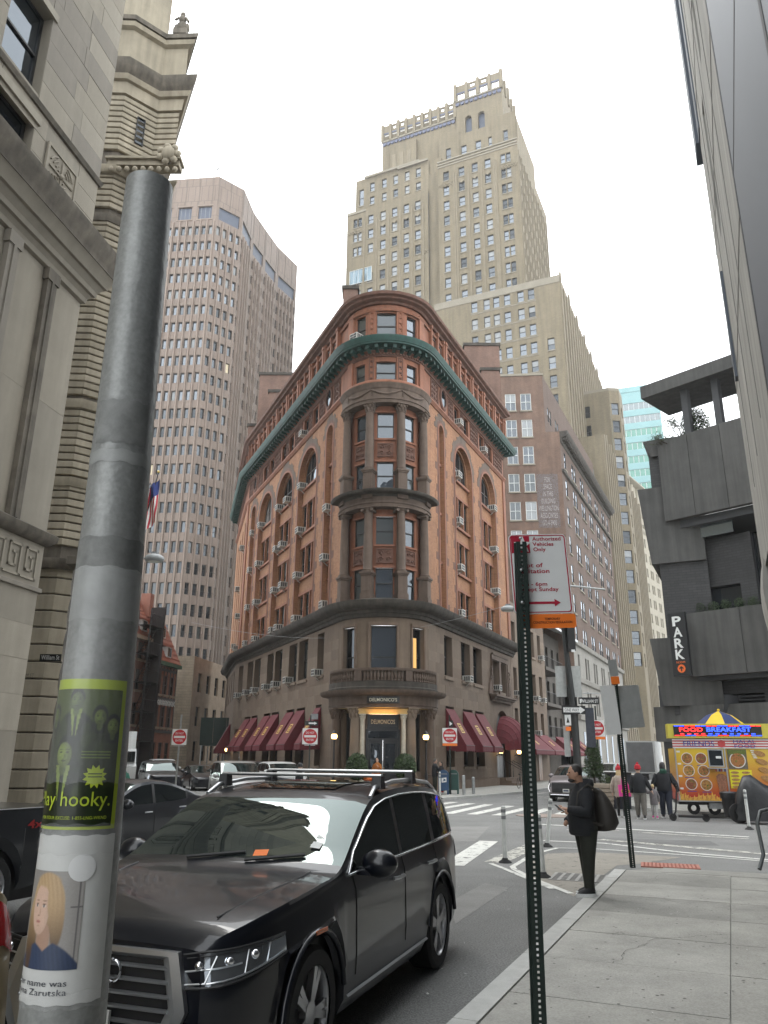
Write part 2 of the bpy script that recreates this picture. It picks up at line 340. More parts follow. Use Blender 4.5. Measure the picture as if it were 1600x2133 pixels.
# ---------------------------------------------------------------- facade helpers (local x runs right as seen from the street, -y is outward)
class Flat:
    def __init__(s, x, y, ang): s.o = (x, y); s.a = ang; s.arc = False
    def pos(s, u, d, z): return (s.o[0]+u*cos(s.a)-d*sin(s.a), s.o[1]+u*sin(s.a)+d*cos(s.a), z)
    def rz(s, u): return s.a
    def map(s, u, d, z): return (u, d, z)
    def place(s): return dict(loc=(s.o[0], s.o[1], 0), rz=s.a)
class Arc:
    def __init__(s, x, y, r): s.o = (x, y); s.r = r; s.arc = True
    def map(s, u, d, z): a = u/s.r; return ((s.r-d)*sin(a), -(s.r-d)*cos(a), z)
    def pos(s, u, d, z): p = s.map(u, d, z); return (s.o[0]+p[0], s.o[1]+p[1], z)
    def rz(s, u): return u/s.r
    def place(s): return dict(loc=(s.o[0], s.o[1], 0), rz=0)
def face_between(p, q): return Flat(p[0], p[1], atan2(q[1]-p[1], q[0]-p[0])), hypot(q[0]-p[0], q[1]-p[1])
def wall_mb(F, u0, u1, z0, z1, ops, depth=.3, d0=0, b=None, m=0, mr=None):
    """wall sheet with real openings and reveals. ops: (u0,u1,z0,z1[,arch])"""
    b = b or MB(); mr = m if mr is None else mr
    us = sorted({round(v, 4) for v in [u0, u1]+[o[0] for o in ops]+[o[1] for o in ops] if u0-1e-6 <= v <= u1+1e-6})
    if F.arc:
        x = []
        for a, c in zip(us, us[1:]):
            n = max(1, int((c-a)/.3)); x += [a+(c-a)*i/n for i in range(n)]
        us = x+[us[-1]]
    zs = sorted({round(v, 4) for v in [z0, z1]+[o[2] for o in ops]+[o[3] for o in ops] if z0-1e-6 <= v <= z1+1e-6})
    for zi, (za, zb) in enumerate(zip(zs, zs[1:])):
        row = [o for o in ops if o[2] < (za+zb)/2 < o[3]]; run = None
        for a, c in zip(us, us[1:]):
            mid = (a+c)/2; hole = any(o[0] < mid < o[1] for o in row)
            if hole or F.arc:
                if run is not None: b.face([F.map(run, d0, za), F.map(a, d0, za), F.map(a, d0, zb), F.map(run, d0, zb)], m); run = None
                if not hole: b.face([F.map(a, d0, za), F.map(c, d0, za), F.map(c, d0, zb), F.map(a, d0, zb)], m)
            elif run is None: run = a
        if run is not None: b.face([F.map(run, d0, za), F.map(us[-1], d0, za), F.map(us[-1], d0, zb), F.map(run, d0, zb)], m)
    for o in ops:
        a, c, za, zb = o[:4]; d1 = d0+depth
        if len(o) > 4 and o[4]:
            r = (c-a)/2; sp = zb-r; mid = (a+c)/2; n = 14
            arc = [(mid-r*cos(pi*k/n), sp+r*sin(pi*k/n)) for k in range(n+1)]
            b.face([F.map(a, d0, zb)]+[F.map(p[0], d0, p[1]) for p in arc[:n//2+1]][::-1][::-1][:0]+[F.map(p[0], d0, p[1]) for p in arc[:n//2+1]][::-1], m)
            b.face([F.map(c, d0, zb)]+[F.map(p[0], d0, p[1]) for p in arc[n//2:]], m)
            for p, q in zip(arc, arc[1:]): b.face([F.map(p[0], d0, p[1]), F.map(q[0], d0, q[1]), F.map(q[0], d1, q[1]), F.map(p[0], d1, p[1])], mr)
            zt = sp
        else:
            zt = zb; b.face([F.map(a, d0, zb), F.map(c, d0, zb), F.map(c, d1, zb), F.map(a, d1, zb)], mr)
        b.face([F.map(a, d0, za), F.map(a, d0, zt), F.map(a, d1, zt), F.map(a, d1, za)], mr)
        b.face([F.map(c, d0, za), F.map(c, d0, zt), F.map(c, d1, zt), F.map(c, d1, za)], mr)
        b.face([F.map(a, d0, za), F.map(c, d0, za), F.map(c, d1, za), F.map(a, d1, za)], mr)
    return b
def wall(name, F, u0, u1, z0, z1, ops, mat, parent, depth=.3, d0=0):
    return wall_mb(F, u0, u1, z0, z1, ops, depth, d0).build(name, mat, parent, **F.place())
WM = {}
def win_mesh(w, h, style, gl, fr, split=False):
    key = (round(w, 2), round(h, 2), style, gl.name, gl.name if split else 0, fr.name)
    if key in WM: return WM[key]
    b = MB(); p = MB() if split else b; f = min(.07, w*.07); w2 = w/2; gm = 0 if split else 1
    arch = 'a' in style; r = w2; zt = h-r if arch else h
    b.box(-w2, -w2+f, -.02, .09, 0, zt); b.box(w2-f, w2, -.02, .09, 0, zt); b.box(-w2+f, w2-f, -.03, .09, 0, f)
    if arch:
        n = 10; rows = []
        for k in range(n+1):
            a = pi*k/n; rows.append([(-q*cos(a), y, zt+q*sin(a)) for q, y in ((r-f, -.02), (r, -.02), (r, .09), (r-f, .09))])
        b.grid(rows, 0, True)
        p.face([(-w2+f, .05, f), (w2-f, .05, f)]+[((r-f)*cos(pi*k/n), .05, zt+(r-f)*sin(pi*k/n)) for k in range(n+1)], gm)
        b.box(-w2+f, w2-f, 0, .07, h*.46, h*.46+f)
        if 't' in style:
            for x in (-w2*.36, w2*.36): b.box(x-f*.9, x+f*.9, -.03, .09, f, zt+r*.9)
    else:
        b.box(-w2+f, w2-f, -.02, .09, h-f, h)
        if 's' in style:
            zm = h*(.5 if 'l' not in style else .3)
            b.box(-w2+f, w2-f, -.01, .07, zm-f*.5, zm+f*.5)
            p.face([(-w2+f, .03, zm+f*.5), (w2-f, .03, zm+f*.5), (w2-f, .035, h-f), (-w2+f, .035, h-f)], gm if 'b' not in style else 2)
            p.face([(-w2+f, .06, f), (w2-f, .06, f), (w2-f, .055, zm-f*.5), (-w2+f, .055, zm-f*.5)], gm)
        else:
            p.face([(-w2+f, .05, f), (w2-f, .05, f), (w2-f, .05, h-f), (-w2+f, .05, h-f)], gm)
        nm = int(style[-1]) if style[-1].isdigit() else 1
        if nm > 1:
            for k in range(1, nm): x = -w2+w*k/nm; b.box(x-f*.4, x+f*.4, 0, .055, f, h-f)
    WM[key] = (b.mesh('window', [fr] if split else [fr, gl, G_BLIND2]), p.mesh('pane', gl) if split else None)
    return WM[key]
def window(parent, F, u, z, w, h, style='s', gl=None, fr=None, d=.18, split=False, name='window'):
    gl = gl or G_MID; fr = fr or FR_DK
    me, pm = win_mesh(w, h, style, gl, fr, split); o = put(me, name, parent, F.pos(u, d, z), F.rz(u))
    if pm: put(pm, 'pane', o)
    return o
def sweep(path, prof, closed=True, b=None, m=0):
    """profile (out,z) swept along a plan path whose outward side is its right-hand side"""
    b = b or MB(); n = len(path); rows = []
    for i, p in enumerate(path):
        dirs = []
        if i > 0: dirs.append(V((p[0]-path[i-1][0], p[1]-path[i-1][1])).normalized())
        if i < n-1: dirs.append(V((path[i+1][0]-p[0], path[i+1][1]-p[1])).normalized())
        d = sum(dirs, V((0, 0))).normalized(); k = 1/max(.5, d.dot(dirs[0])); nn = V((d.y, -d.x))*k
        rows.append([(p[0]+nn.x*o, p[1]+nn.y*o, z) for o, z in prof])
    b.grid(rows, m, closed, closed); return b
def blocks(name, F, u0, u1, z0, z1, ops, mats, parent, bw=1.25, bh=.6, proud=.015, gap=.01, jit=.3, seed=1, d0=0, maxn=300, chamf=0):
    """coursed ashlar: one object per stone, cut round the openings"""
    r = random.Random(seed); z = z0; row = 0; n = 0; cache = {}
    nrows = max(1, round((z1-z0)/bh)); bh = (z1-z0)/nrows
    while row < nrows:
        za, zb = z0+row*bh, z0+(row+1)*bh; segs = [(u0, u1)]
        for o in ops:
            if o[2]-.02 < (za+zb)/2 < o[3]+.02:
                new = []
                for a, c in segs:
                    if o[1] <= a or o[0] >= c: new.append((a, c)); continue
                    if o[0] > a: new.append((a, o[0]))
                    if o[1] < c: new.append((o[1], c))
                segs = new
        for a, c in segs:
            L_ = c-a
            if L_ < .08: continue
            k = max(1, round(L_/bw)); cuts = [0]
            for i in range(1, k): cuts.append((i+(.5 if row % 2 and k > 1 else 0)*.5+r.uniform(-jit, jit)*.4)/k)
            cuts.append(1); cuts.sort()
            for s, e in zip(cuts, cuts[1:]):
                ua, ub = a+s*L_+gap/2, a+e*L_-gap/2
                if ub-ua < .05 or n >= maxn: continue
                um = (ua+ub)/2; hw = (ub-ua)/2; pr = proud*r.uniform(.5, 1.3); b = MB()
                b.box(-hw, hw, -pr, .05, gap/2, bh-gap/2)
                if chamf: b = MB().slab([(-hw,gap/2),(hw,gap/2),(hw,bh-gap/2),(-hw,bh-gap/2)], 0, .05); b.grid([[(-hw,0,gap/2),(hw,0,gap/2),(hw,0,bh-gap/2),(-hw,0,bh-gap/2)],[(-hw+chamf,-pr,gap/2+chamf),(hw-chamf,-pr,gap/2+chamf),(hw-chamf,-pr,bh-gap/2-chamf),(-hw+chamf,-pr,bh-gap/2-chamf)]],0,True,True)
                b.build(name, r.choice(mats), parent, F.pos(um, d0, za), F.rz(um)); n += 1
        row += 1
def cornice(name, path, prof, mat, parent, smooth=40): return sweep(path, prof).build(name, mat, parent, smooth=smooth)
ACW = mk('air_conditioner_white', (.50,.49,.45), .55, var=.12, vs=6)
def _ac():
    b = MB(); b.box(-.31,.31,-.5,.1,0,.42)
    for i in range(2):
        for j in range(2): b.box(-.27+i*.28, -.27+i*.28+.25, -.505, -.49, .05+j*.18, .05+j*.18+.14, 1)
    for sx in (-1, 1):
        for i in range(3): b.box(sx*.312-.004, sx*.312+.004, -.44+i*.15, -.44+i*.15+.11, .06, .36, 1)
    b.tube([(0,-.4,0),(0,-.02,-.3)], .025, 6); return b.mesh('air_conditioner', [ACW, mk('grille_dark', (.05,.05,.05), .7, var=0)])
AC = _ac()
def ac(parent, F, u, z, d=.05, k=1.0): return put(AC, 'air_conditioner', parent, F.pos(u, d, z), F.rz(u), scale=k)
def relief(F, u0, u1, z0, z1, mat, parent, seed, d=-.01, name='relief_panel'):
    """carved terracotta panel: border, scrolls and a boss"""
    r = random.Random(seed); w_, h_ = u1-u0, z1-z0; b = MB(); t = .06
    b.box(-w_/2, w_/2, .0, .06, 0, h_)
    for q in ((-w_/2, w_/2, 0, t), (-w_/2, w_/2, h_-t, h_), (-w_/2, -w_/2+t, t, h_-t), (w_/2-t, w_/2, t, h_-t)): b.box(q[0], q[1], -.05, 0, q[2], q[3])
    nx = max(1, round(w_/.42)); nz = max(1, round(h_/.42)); cw, chh = (w_-2*t)/nx, (h_-2*t)/nz
    for i in range(nx):
        for j in range(nz):
            cx, cz = -w_/2+t+(i+.5)*cw, t+(j+.5)*chh; sg = 1 if (i+j) % 2 else -1; R_ = min(cw, chh)*.42
            pts = [(cx+sg*R_*(1-k/9)*cos(k*.95), -.02-.02*(k/9), cz+R_*(1-k/9)*sin(k*.95)) for k in range(9)]
            b.tube(pts, [.045*(1-.06*k) for k in range(9)], 5); b.ball((cx, -.02, cz), (.05, .05, .05), 6, 0, 4)
            b.ball((cx+r.uniform(-.3,.3)*cw, 0, cz+r.uniform(-.4,.4)*chh), (.05, .06, .08), 6, 0, 4)
    return b.build(name, mat, parent, F.pos((u0+u1)/2, d, z0), F.rz((u0+u1)/2), smooth=50)
def column(parent, pos, r, h, mat, cap='c', name='column', rz=0):
    b = MB(); ch = r*2.0 if cap == 'c' else r*1.0
    prof = [(r*1.35,0),(r*1.35,r*.3),(r*1.15,r*.35),(r*1.2,r*.55),(r*1.02,r*.65),(r,r*.7),(r,h*.4),(r*.88,h-ch-.05),(r*.97,h-ch-.04),(r*.97,h-ch+.02),(r*.86,h-ch+.04)]
    if cap == 'c': prof += [(r*.95,h-ch*.55),(r*1.15,h-ch*.25),(r*1.3,h-.07)]
    else: prof += [(r*1.1,h-ch*.6),(r*1.15,h-.07)]
    b.lathe(prof, n=18)
    a = r*1.36; b.box(-a, a, -a, a, h-.07, h)
    if cap == 'c':
        for row, (zz, rr, n) in enumerate(((.25, .98, 8), (.6, 1.08, 8))):
            for k in range(n):
                t = 2*pi*(k+.5*row)/n; b.ball((r*rr*cos(t), r*rr*sin(t), h-ch+ch*zz), (r*.28, r*.28, ch*.26), 5, 0, 4)
        for k in range(4): t = pi/4+k*pi/2; b.ball((r*1.4*cos(t), r*1.4*sin(t), h-.16), r*.28, 6, 0, 4)
    else:
        for sx in (-1, 1):
            b.tube([(sx*r*1.15, -r*1.15, h-.2), (sx*r*1.15, r*1.15, h-.2)], r*.34, 10)
    return b.build(name, mat, parent, pos, rz, smooth=40)

# ---------------------------------------------------------------- the wedge building with the bowed corner
BRK = brick('orange_brick', (.325,.15,.07), (.24,.10,.047), (.29,.17,.10), .24, .08, .012, .18, .7)
TERR = mk('terracotta', (.24,.095,.052), .75, var=.16, vs=1.2, streak=.2)
TERD = mk('terracotta_dark', (.14,.068,.047), .8, var=.2, vs=1.2, streak=.25)
BRS = [mk('brownstone_%d' % i, c, .85, var=.15, vs=.9, bump=.15, bs=30, streak=.14) for i, c in enumerate([(.175,.13,.094),(.155,.113,.082),(.19,.143,.105),(.166,.118,.085)])]
BROWN = mk('brownstone_carved', (.118,.084,.064), .85, var=.2, vs=1.5, streak=.25, bump=.1)
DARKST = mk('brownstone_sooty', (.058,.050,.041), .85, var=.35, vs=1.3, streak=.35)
COPPER = mk('verdigris_copper', (.010,.055,.045), .6, var=.25, vs=1.5, streak=.25)
OX, OY, RW = .05, 49.2, 2.9
AR, AL = D(25.3), D(-24.1)
NR, DR = (cos(AR), -sin(AR)), (sin(AR), cos(AR)); NL, DL = (-cos(AL), sin(AL)), (sin(AL), cos(AL))
SR, SL = 18.9, 26.6
PR0 = (OX+RW*NR[0], OY+RW*NR[1]); PL0 = (OX+RW*NL[0], OY+RW*NL[1])
PR1 = (PR0[0]+SR*DR[0], PR0[1]+SR*DR[1]); PL1 = (PL0[0]+SL*DL[0], PL0[1]+SL*DL[1])
AB = D(-14.2); PB1 = (PL1[0]+sin(AB)*15, PL1[1]+cos(AB)*15)
FR_, FL_ = Flat(PR0[0], PR0[1], pi/2-AR), Flat(PL1[0], PL1[1], atan2(-DL[1], -DL[0]))
FB_, LB = face_between(PB1, PL1)
aR, aL = D(90)-AR, -(D(90)+AL)
def arcpts(r, a0=aL, a1=aR, n=26): return [(OX+r*sin(a0+(a1-a0)*k/n), OY-r*cos(a0+(a1-a0)*k/n)) for k in range(n+1)]
PATH = [PB1, PL1]+arcpts(RW)+[PR1]
PATH_END = PATH+[(PR1[0]-NR[0]*3, PR1[1]-NR[1]*3)]
wb = thing('wedge_building', 'orange brick and brownstone wedge building with rounded corner and green cornice', 'building')
def sl(s): return SL-s          # distance from the corner on the left face -> local u
# ---- lower two storeys of brownstone, a step proud of the brick
GW = 4.0
ops_r = [(2.85,4.35,7,9.75),(6.1,7.95,7,9.75),(8.65,10.6,7,9.75),(2.92,4.45,1.45,5.15),(6.2,8.2,1.45,5.15),(8.8,10.65,1.45,5.15)]
ops_l = [(sl(b_), sl(a_), 7, 9.8) for a_, b_ in ((2.75,4.0),(6.05,7.95),(8.4,10.3),(12.05,13.9),(14.35,16.05),(18.1,19.95),(20.4,22.2),(23.8,25.3))]
ops_l1 = [(sl(b_), sl(a_), 1.45, 5.2) for a_, b_ in ((2.9,3.95),(6.15,7.95),(8.5,10.25),(12.15,14.0),(14.45,16.25),(18.1,19.9),(20.4,22.1))]
door_l = (sl(25.6), sl(23.2), .15, 4.3)
aed = [(13.05,14.65,6.95,9.2),(15.2,16.6,6.95,9.2)]
arch_r = (13.6,17.2,.6,5.55,True)
FRb, FLb = Flat(PR0[0]+NR[0]*.12, PR0[1]+NR[1]*.12, pi/2-AR), Flat(PL1[0]+NL[0]*.12, PL1[1]+NL[1]*.12, atan2(-DL[1], -DL[0]))
FBb, _ = face_between((PB1[0]-cos(AB)*.12, PB1[1]+sin(AB)*.12), (PL1[0]-cos(AB)*.12, PL1[1]+sin(AB)*.12))
wall('wall', FRb, 0, SR, 0, 10.5, ops_r+aed+[arch_r], BRS[1], wb, .5)
wall('wall', FLb, 0, SL, 0, 10.5, ops_l+ops_l1+[door_l], BRS[1], wb, .5)
bops = [(LB-2.6-k*3.2, LB-1.3-k*3.2, 7, 9.7) for k in range(4)]
wall('wall', FBb, 0, LB, 0, 10.5, bops, BRS[1], wb, .5)
blocks('stone_block', FRb, .05, SR, .7, 10.3, ops_r+[(12.2,18.2,0,10.4)], BRS, wb, 1.5, .62, .012, .012, .5, 3, maxn=130)
blocks('stone_block', FLb, 0, SL-.05, .7, 10.3, ops_l+ops_l1+[door_l], BRS, wb, 1.5, .62, .012, .012, .5, 4, maxn=165)
cornice('plinth', [PB1, PL1]+[(PL0[0], PL0[1])], [(.12,0),(.24,0),(.24,.6),(.14,.68),(.12,.68)], BRS[3], wb)
b = MB(); b.box(.1,13.3,-.26,0,0,.62); b.box(17.5,SR,-.26,0,0,.62); b.build('plinth', BRS[3], wb, **FRb.place())
for F, ops in ((FRb, ops_r), (FLb, ops_l+ops_l1)):
    for o in ops:
        u_, w_, h_ = (o[0]+o[1])/2, o[1]-o[0], o[3]-o[2]; up = o[2] > 5
        sash = window(wb, F, u_, o[2]+.05, w_-.12, h_-.05, 's', rnd.choice([G_MID, G_DARK, G_BLIND, G_BLIND]) if up else G_DARK, FR_DK, .42, True)
        s_ = MB().box(-w_/2-.06, w_/2+.06, -.1, .4, -.16, 0).build('sill', BRS[2], wb, F.pos(u_, 0, o[2]), F.rz(u_))
for o in aed: window(wb, FRb, (o[0]+o[1])/2, 7.0, o[1]-o[0]-.1, 2.2, 's', G_DARK, FR_DK, .42, True)
for o in bops: window(wb, FBb, (o[0]+o[1])/2, 7.05, 1.2, 2.6, 's', G_DARK, FR_DK, .42)
for u_, z_ in ((7.0,7.0),(13.8,6.95)): ac(wb, FRb, u_, z_)
for s_, z_ in ((3.5,7.0),(9.8,7.05),(15.5,7),(19,7),(21.6,7.0),(24.6,6.95),(12.9,7)): ac(wb, FLb, sl(s_), z_, .05, 1.05)
# aedicule over the arched side door: scrolls, ledge and lintel
b = MB(); b.box(12.75,17.1,-.14,0,9.25,9.6); b.box(12.9,16.95,-.2,0,9.6,9.75); b.box(12.3,17.9,-.55,0,6.45,6.6); b.box(12.45,17.75,-.4,0,6.3,6.45); b.box(12.6,17.6,-.25,0,6.1,6.3)
b.box(12.85,13.02,-.1,0,6.6,9.25); b.box(14.68,15.17,-.1,0,6.6,9.25); b.box(16.63,16.8,-.1,0,6.6,9.25); b.build('window_surround', BROWN, wb, **FRb.place())
for sx in (-1, 1):
    b = MB(); c0 = 14.83; pts = [(c0+sx*2.0, 9.2), (c0+sx*2.15, 8.2), (c0+sx*2.75, 7.4), (c0+sx*2.95, 6.62), (c0+sx*2.0, 6.62)]
    b.slab(pts if sx > 0 else pts[::-1], -.16, 0)
    for k in range(16): b.ball((c0+sx*rnd.uniform(2.08, 2.5), -.16, 6.8+k*.12), (.09,.06,.09), 6, 0, 4)
    b.build('scroll', BROWN, wb, **FRb.place())
# ---- shaft of brick with arched bays
bays_r = [(2.7,3.65,1),(5.95,9.75,3),(12.05,15.8,3)]
bays_l = [(2.55,3.85,1),(5.9,10.1,3),(11.75,16.2,3),(17.6,21.8,3),(23.2,24.7,1)]
def shaft(F, bays, u1, acs, seed):
    bo = [(a, c, 11.3, 24.7 if n > 1 else 24.75, True) for a, c, n in bays]
    wall('brick_wall', F, 0, u1, 11.2, 25.7, bo, [BRK][0], wb, .34)
    r = random.Random(seed)
    for bi, (a, c, n) in enumerate(bays):
        W_ = c-a; mid = (a+c)/2; rad = W_/2; sp = bo[bi][3]-rad; inner = []
        g = .14; ww = (W_-2*.16-(n-1)*.17)/n; xs = [a+.16+k*(ww+.17) for k in range(n)]
        for z0, z1 in ((11.5,13.45),(14.8,17.1),(18.3,20.55)):
            for x in xs: inner.append((x, x+ww, z0, z1))
        inner.append((a+.16, c-.16, 21.95, bo[bi][3]-.16, True))
        # back panel of the bay
        wall('bay_panel', F, a, c, 11.3, 24.7, inner, BRK, wb, .22, .34)
        for o in inner[:-1]:
            window(wb, F, (o[0]+o[1])/2, o[2], o[1]-o[0], o[3]-o[2], 's', r.choice([G_BLIND, G_MID, G_BLIND, G_BLIND2, G_MID, G_DARK]), FR_DK, .50, True)
        window(wb, F, mid, 21.95, W_-.32, bo[bi][3]-.16-21.95, 'ta' if n > 1 else 'a', r.choice([G_MID, G_BLIND2, G_SKY]), FR_BR, .50, True)
        b = MB()
        for z0, z1 in ((11.5,13.45),(14.8,17.1),(18.3,20.55),(21.95,0)):
            b.box(a+.02, c-.02, .16, .34, z0-.2, z0-.02)
            if z1: b.box(a+.02, c-.02, .27, .34, z1+.01, z1+.2)
        for k in range(n-1): x = xs[k]+ww; 
        for k in range(n-1):
            for z0, z1 in ((11.5,13.45),(14.8,17.1),(18.3,20.55)): b.box(xs[k]+ww+.01, xs[k]+ww+.16, .26, .34, z0, z1)
        b.build('sill_band', TERR, wb, **F.place())
        # moulded terracotta frame of the bay, two steps
        for off, pr, wd in ((.0,-.05,.16),(.16,-.02,.2)):
            b = MB(); rr0, rr1 = rad+off, rad+off+wd; nA = 18
            ring = [(mid-q*1, 0) for q in ()]
            rows = [[(mid-rr1, pr, 11.3), (mid-rr0, pr, 11.3), (mid-rr0, .0, 11.3), (mid-rr1, 0, 11.3)]]
            for k in range(nA+1):
                t = pi*k/nA; rows.append([(mid-q*cos(t), y, sp+q*sin(t)) for q, y in ((rr1, pr), (rr0, pr), (rr0, 0), (rr1, 0))])
            rows.append([(mid+rr1, pr, 11.3), (mid+rr0, pr, 11.3), (mid+rr0, 0, 11.3), (mid+rr1, 0, 11.3)])
            b.grid(rows, 0, True); b.build('bay_moulding', TERR if off == 0 else TERD, wb, **F.place(), smooth=30)
        # toothed brownstone hood round the arch
        nA = 12
        for k in range(nA):
            t0, t1 = pi*k/nA, pi*(k+1)/nA; out = .36+(.34 if k % 2 else .5)+(.25 if k in (5, 6) else 0); q0, q1 = rad+.37, rad+out
            p = [(mid-q0*cos(t0), sp+q0*sin(t0)), (mid-q0*cos(t1), sp+q0*sin(t1)), (mid-q1*cos(t1), sp+q1*sin(t1)), (mid-q1*cos(t0), sp+q1*sin(t0))]
            MB().slab(p[::-1], -.018, 0).build('hood_stone', BROWN, wb, **F.place())
        # ragged quoins down the sides
        for side in (-1, 1):
            k = 0; z = 11.4
            while z < sp-.2:
                x0 = mid+side*(rad+.37); x1 = x0+side*(.16 if k % 2 else .34); b = MB()
                b.box(min(x0, x1), max(x0, x1), -.014, 0, z, z+.52); b.build('quoin', BRK if k % 3 else TERD, wb, **F.place()); z += .54; k += 1
    for u_, z_ in acs: ac(wb, F, u_, z_, .28, 1.1)
shaft(FR_, bays_r, SR, [(6.5,21.9),(6.5,18.3),(6.6,14.8),(6.5,11.5),(15.3,21.9),(15.3,18.3),(15.4,14.8),(12.6,11.5)], 5)
bl = [(sl(c), sl(a), n) for a, c, n in bays_l]
shaft(FL_, bl, SL, [(sl(3.3),18.3),(sl(3.6),14.8),(sl(3.4),11.5),(sl(9.5),21.9),(sl(9.5),18.3),(sl(9.6),14.8),(sl(9.5),11.5),(sl(15.5),21.9),(sl(13.2),21.9),(sl(15.6),18.3),(sl(14),18.3),(sl(15.6),14.8),(sl(13.4),14.8),(sl(15.6),11.5),(sl(14),11.5),(sl(21.2),21.9),(sl(21.3),18.3),(sl(21.3),14.8),(sl(20.8),11.5),(sl(24),21.9),(sl(24),18.3),(sl(24),14.8),(sl(24),11.5)], 6)
brops = [(LB-2.4-k*3.2, LB-1.3-k*3.2, 11.5, 24.4, True) for k in range(4)]
wall('brick_wall', FB_, 0, LB, 11.2, 25.7, brops, BRK, wb, .35)
for o in brops:
    for z0, z1 in ((11.5,14.2),(14.6,17.4),(17.8,20.8),(21.3,24.4)): window(wb, FB_, (o[0]+o[1])/2, z0, 1.1, z1-z0, 'a' if z1 > 24 else 's', G_MID, FR_DK, .3)
for k, z_ in ((0,21.5),(1,18),(0,14.7),(1,12.2),(0,11.6)): ac(wb, FB_, LB-1.8-k*3.2, z_, .1, 1.1)
for F, x in ((FL_, .35), (FR_, SR-.35)): MB().box(x-.3, x+.3, -.1, 0, 11.3, 25.6).build('corner_pier', TERR, wb, **F.place())
# ---- seventh floor frieze
fr_r = [(6.2,7.25,26.15,27.7),(8.35,9.4,26.15,27.7),(12.2,13.25,26.15,27.7),(14.6,15.6,26.15,27.7)]
fr_l = [(sl(b_), sl(a_), 26.15, 27.7) for a_, b_ in ((6.2,7.3),(8.4,9.5),(12.2,13.3),(14.4,15.5),(18,19.1),(20.2,21.3))]
wall('frieze_wall', FR_, 0, SR, 25.7, 31.95, fr_r, TERR, wb, .3, .03)
wall('frieze_wall', FL_, 0, SL, 25.7, 31.95, fr_l, TERR, wb, .3, .03)
wall('frieze_wall', FB_, 0, LB, 25.7, 31.95, [], TERR, wb, .3, .03)
for F, ops in ((FR_, fr_r), (FL_, fr_l)):
    for o in ops: window(wb, F, (o[0]+o[1])/2, o[2], o[1]-o[0], o[3]-o[2], 's', G_DARK, FR_DK, .24, True)
k = 0
for F, segs in ((FR_, ((1.3,2.75),(4.75,5.9),(7.4,8.2),(9.8,11.7),(13.4,14.45),(15.9,18.4))), (FL_, tuple((sl(b_), sl(a_)) for a_, b_ in ((1.4,2.7),(4.6,5.8),(7.45,8.25),(9.9,11.8),(13.45,14.25),(15.8,17.7),(19.25,20.05),(21.6,23),(25,26.3))))):
    for a, c in segs: relief(F, a, c, 26.2, 27.72, TERD, wb, 40+k, .02); k += 1
for F, c in ((FR_, 3.75), (FL_, sl(3.65)), (FL_, sl(24))):
    b = MB(); rows = []
    for q in range(25):
        t = 2*pi*q/24; rows.append([(r_*.78*cos(t), y, 27.12+r_*1.05*sin(t)) for r_, y in ((.62,-.02),(.66,-.09),(.82,-.09),(.9,-.03),(.92,.03))])
    b.grid(rows); b.face([(.64*.78*cos(2*pi*q/24), .0, 27.12+.64*1.05*sin(2*pi*q/24)) for q in range(24)], 1)
    b.build('oculus', [TERD, G_DARK], wb, F.pos(c, 0, 0), F.rz(c), smooth=40)
for F, u_ in ((FR_, 6.6), (FR_, 12.6), (FL_, sl(9.1))): ac(wb, F, u_, 26.2, .05)
cornice('string_course', PATH, [(0,25.62),(.08,25.64),(.16,25.8),(.2,25.84),(.2,25.95),(.12,26.05),(.03,26.08)], TERR, wb)
cornice('string_course', PATH, [(0,27.78),(.06,27.8),(.1,27.88),(.06,27.95),(.14,28.0),(.2,28.12),(.26,28.15),(.26,28.21),(0,28.23)], TERD, wb)
# green copper cornice with its modillions
cornice('copper_cornice', PATH_END, [(0,28.2),(.32,28.22),(.34,28.34),(.88,28.4),(.9,28.5),(.95,28.53),(.97,28.62),(1.06,28.78),(1.08,28.92),(.8,29.0),(0,29.1)], COPPER, wb, 30)
mm = MB(); mm.slab([(-.11,0),(.11,0),(.11,.26),(-.11,.26)], -.72, 0); mm.v = [(x, y, z*(1 if y < -.4 else 1)-(.12 if y > -.4 and z < .1 else 0)) for x, y, z in mm.v]; mm = mm.mesh('modillion', COPPER)
for F, L_ in ((FR_, SR), (FL_, SL), (FB_, LB)):
    n = int(L_/.62)
    for i in range(n): u_ = (i+.5)*L_/n; put(mm, 'modillion', wb, F.pos(u_, 0, 28.12), F.rz(u_))
AF = Arc(OX, OY, RW)
nA = 13
for i in range(nA): a = aL+(aR-aL)*(i+.5)/nA; put(mm, 'modillion', wb, AF.pos(a*RW, 0, 28.12), a)
dm = MB().box(-.07,.07,-.16,0,0,.16).mesh('dentil', TERD)
for i in range(30): a = aL+(aR-aL)*(i+.5)/30; put(dm, 'dentil', wb, AF.pos(a*RW, 0, 27.9), a)
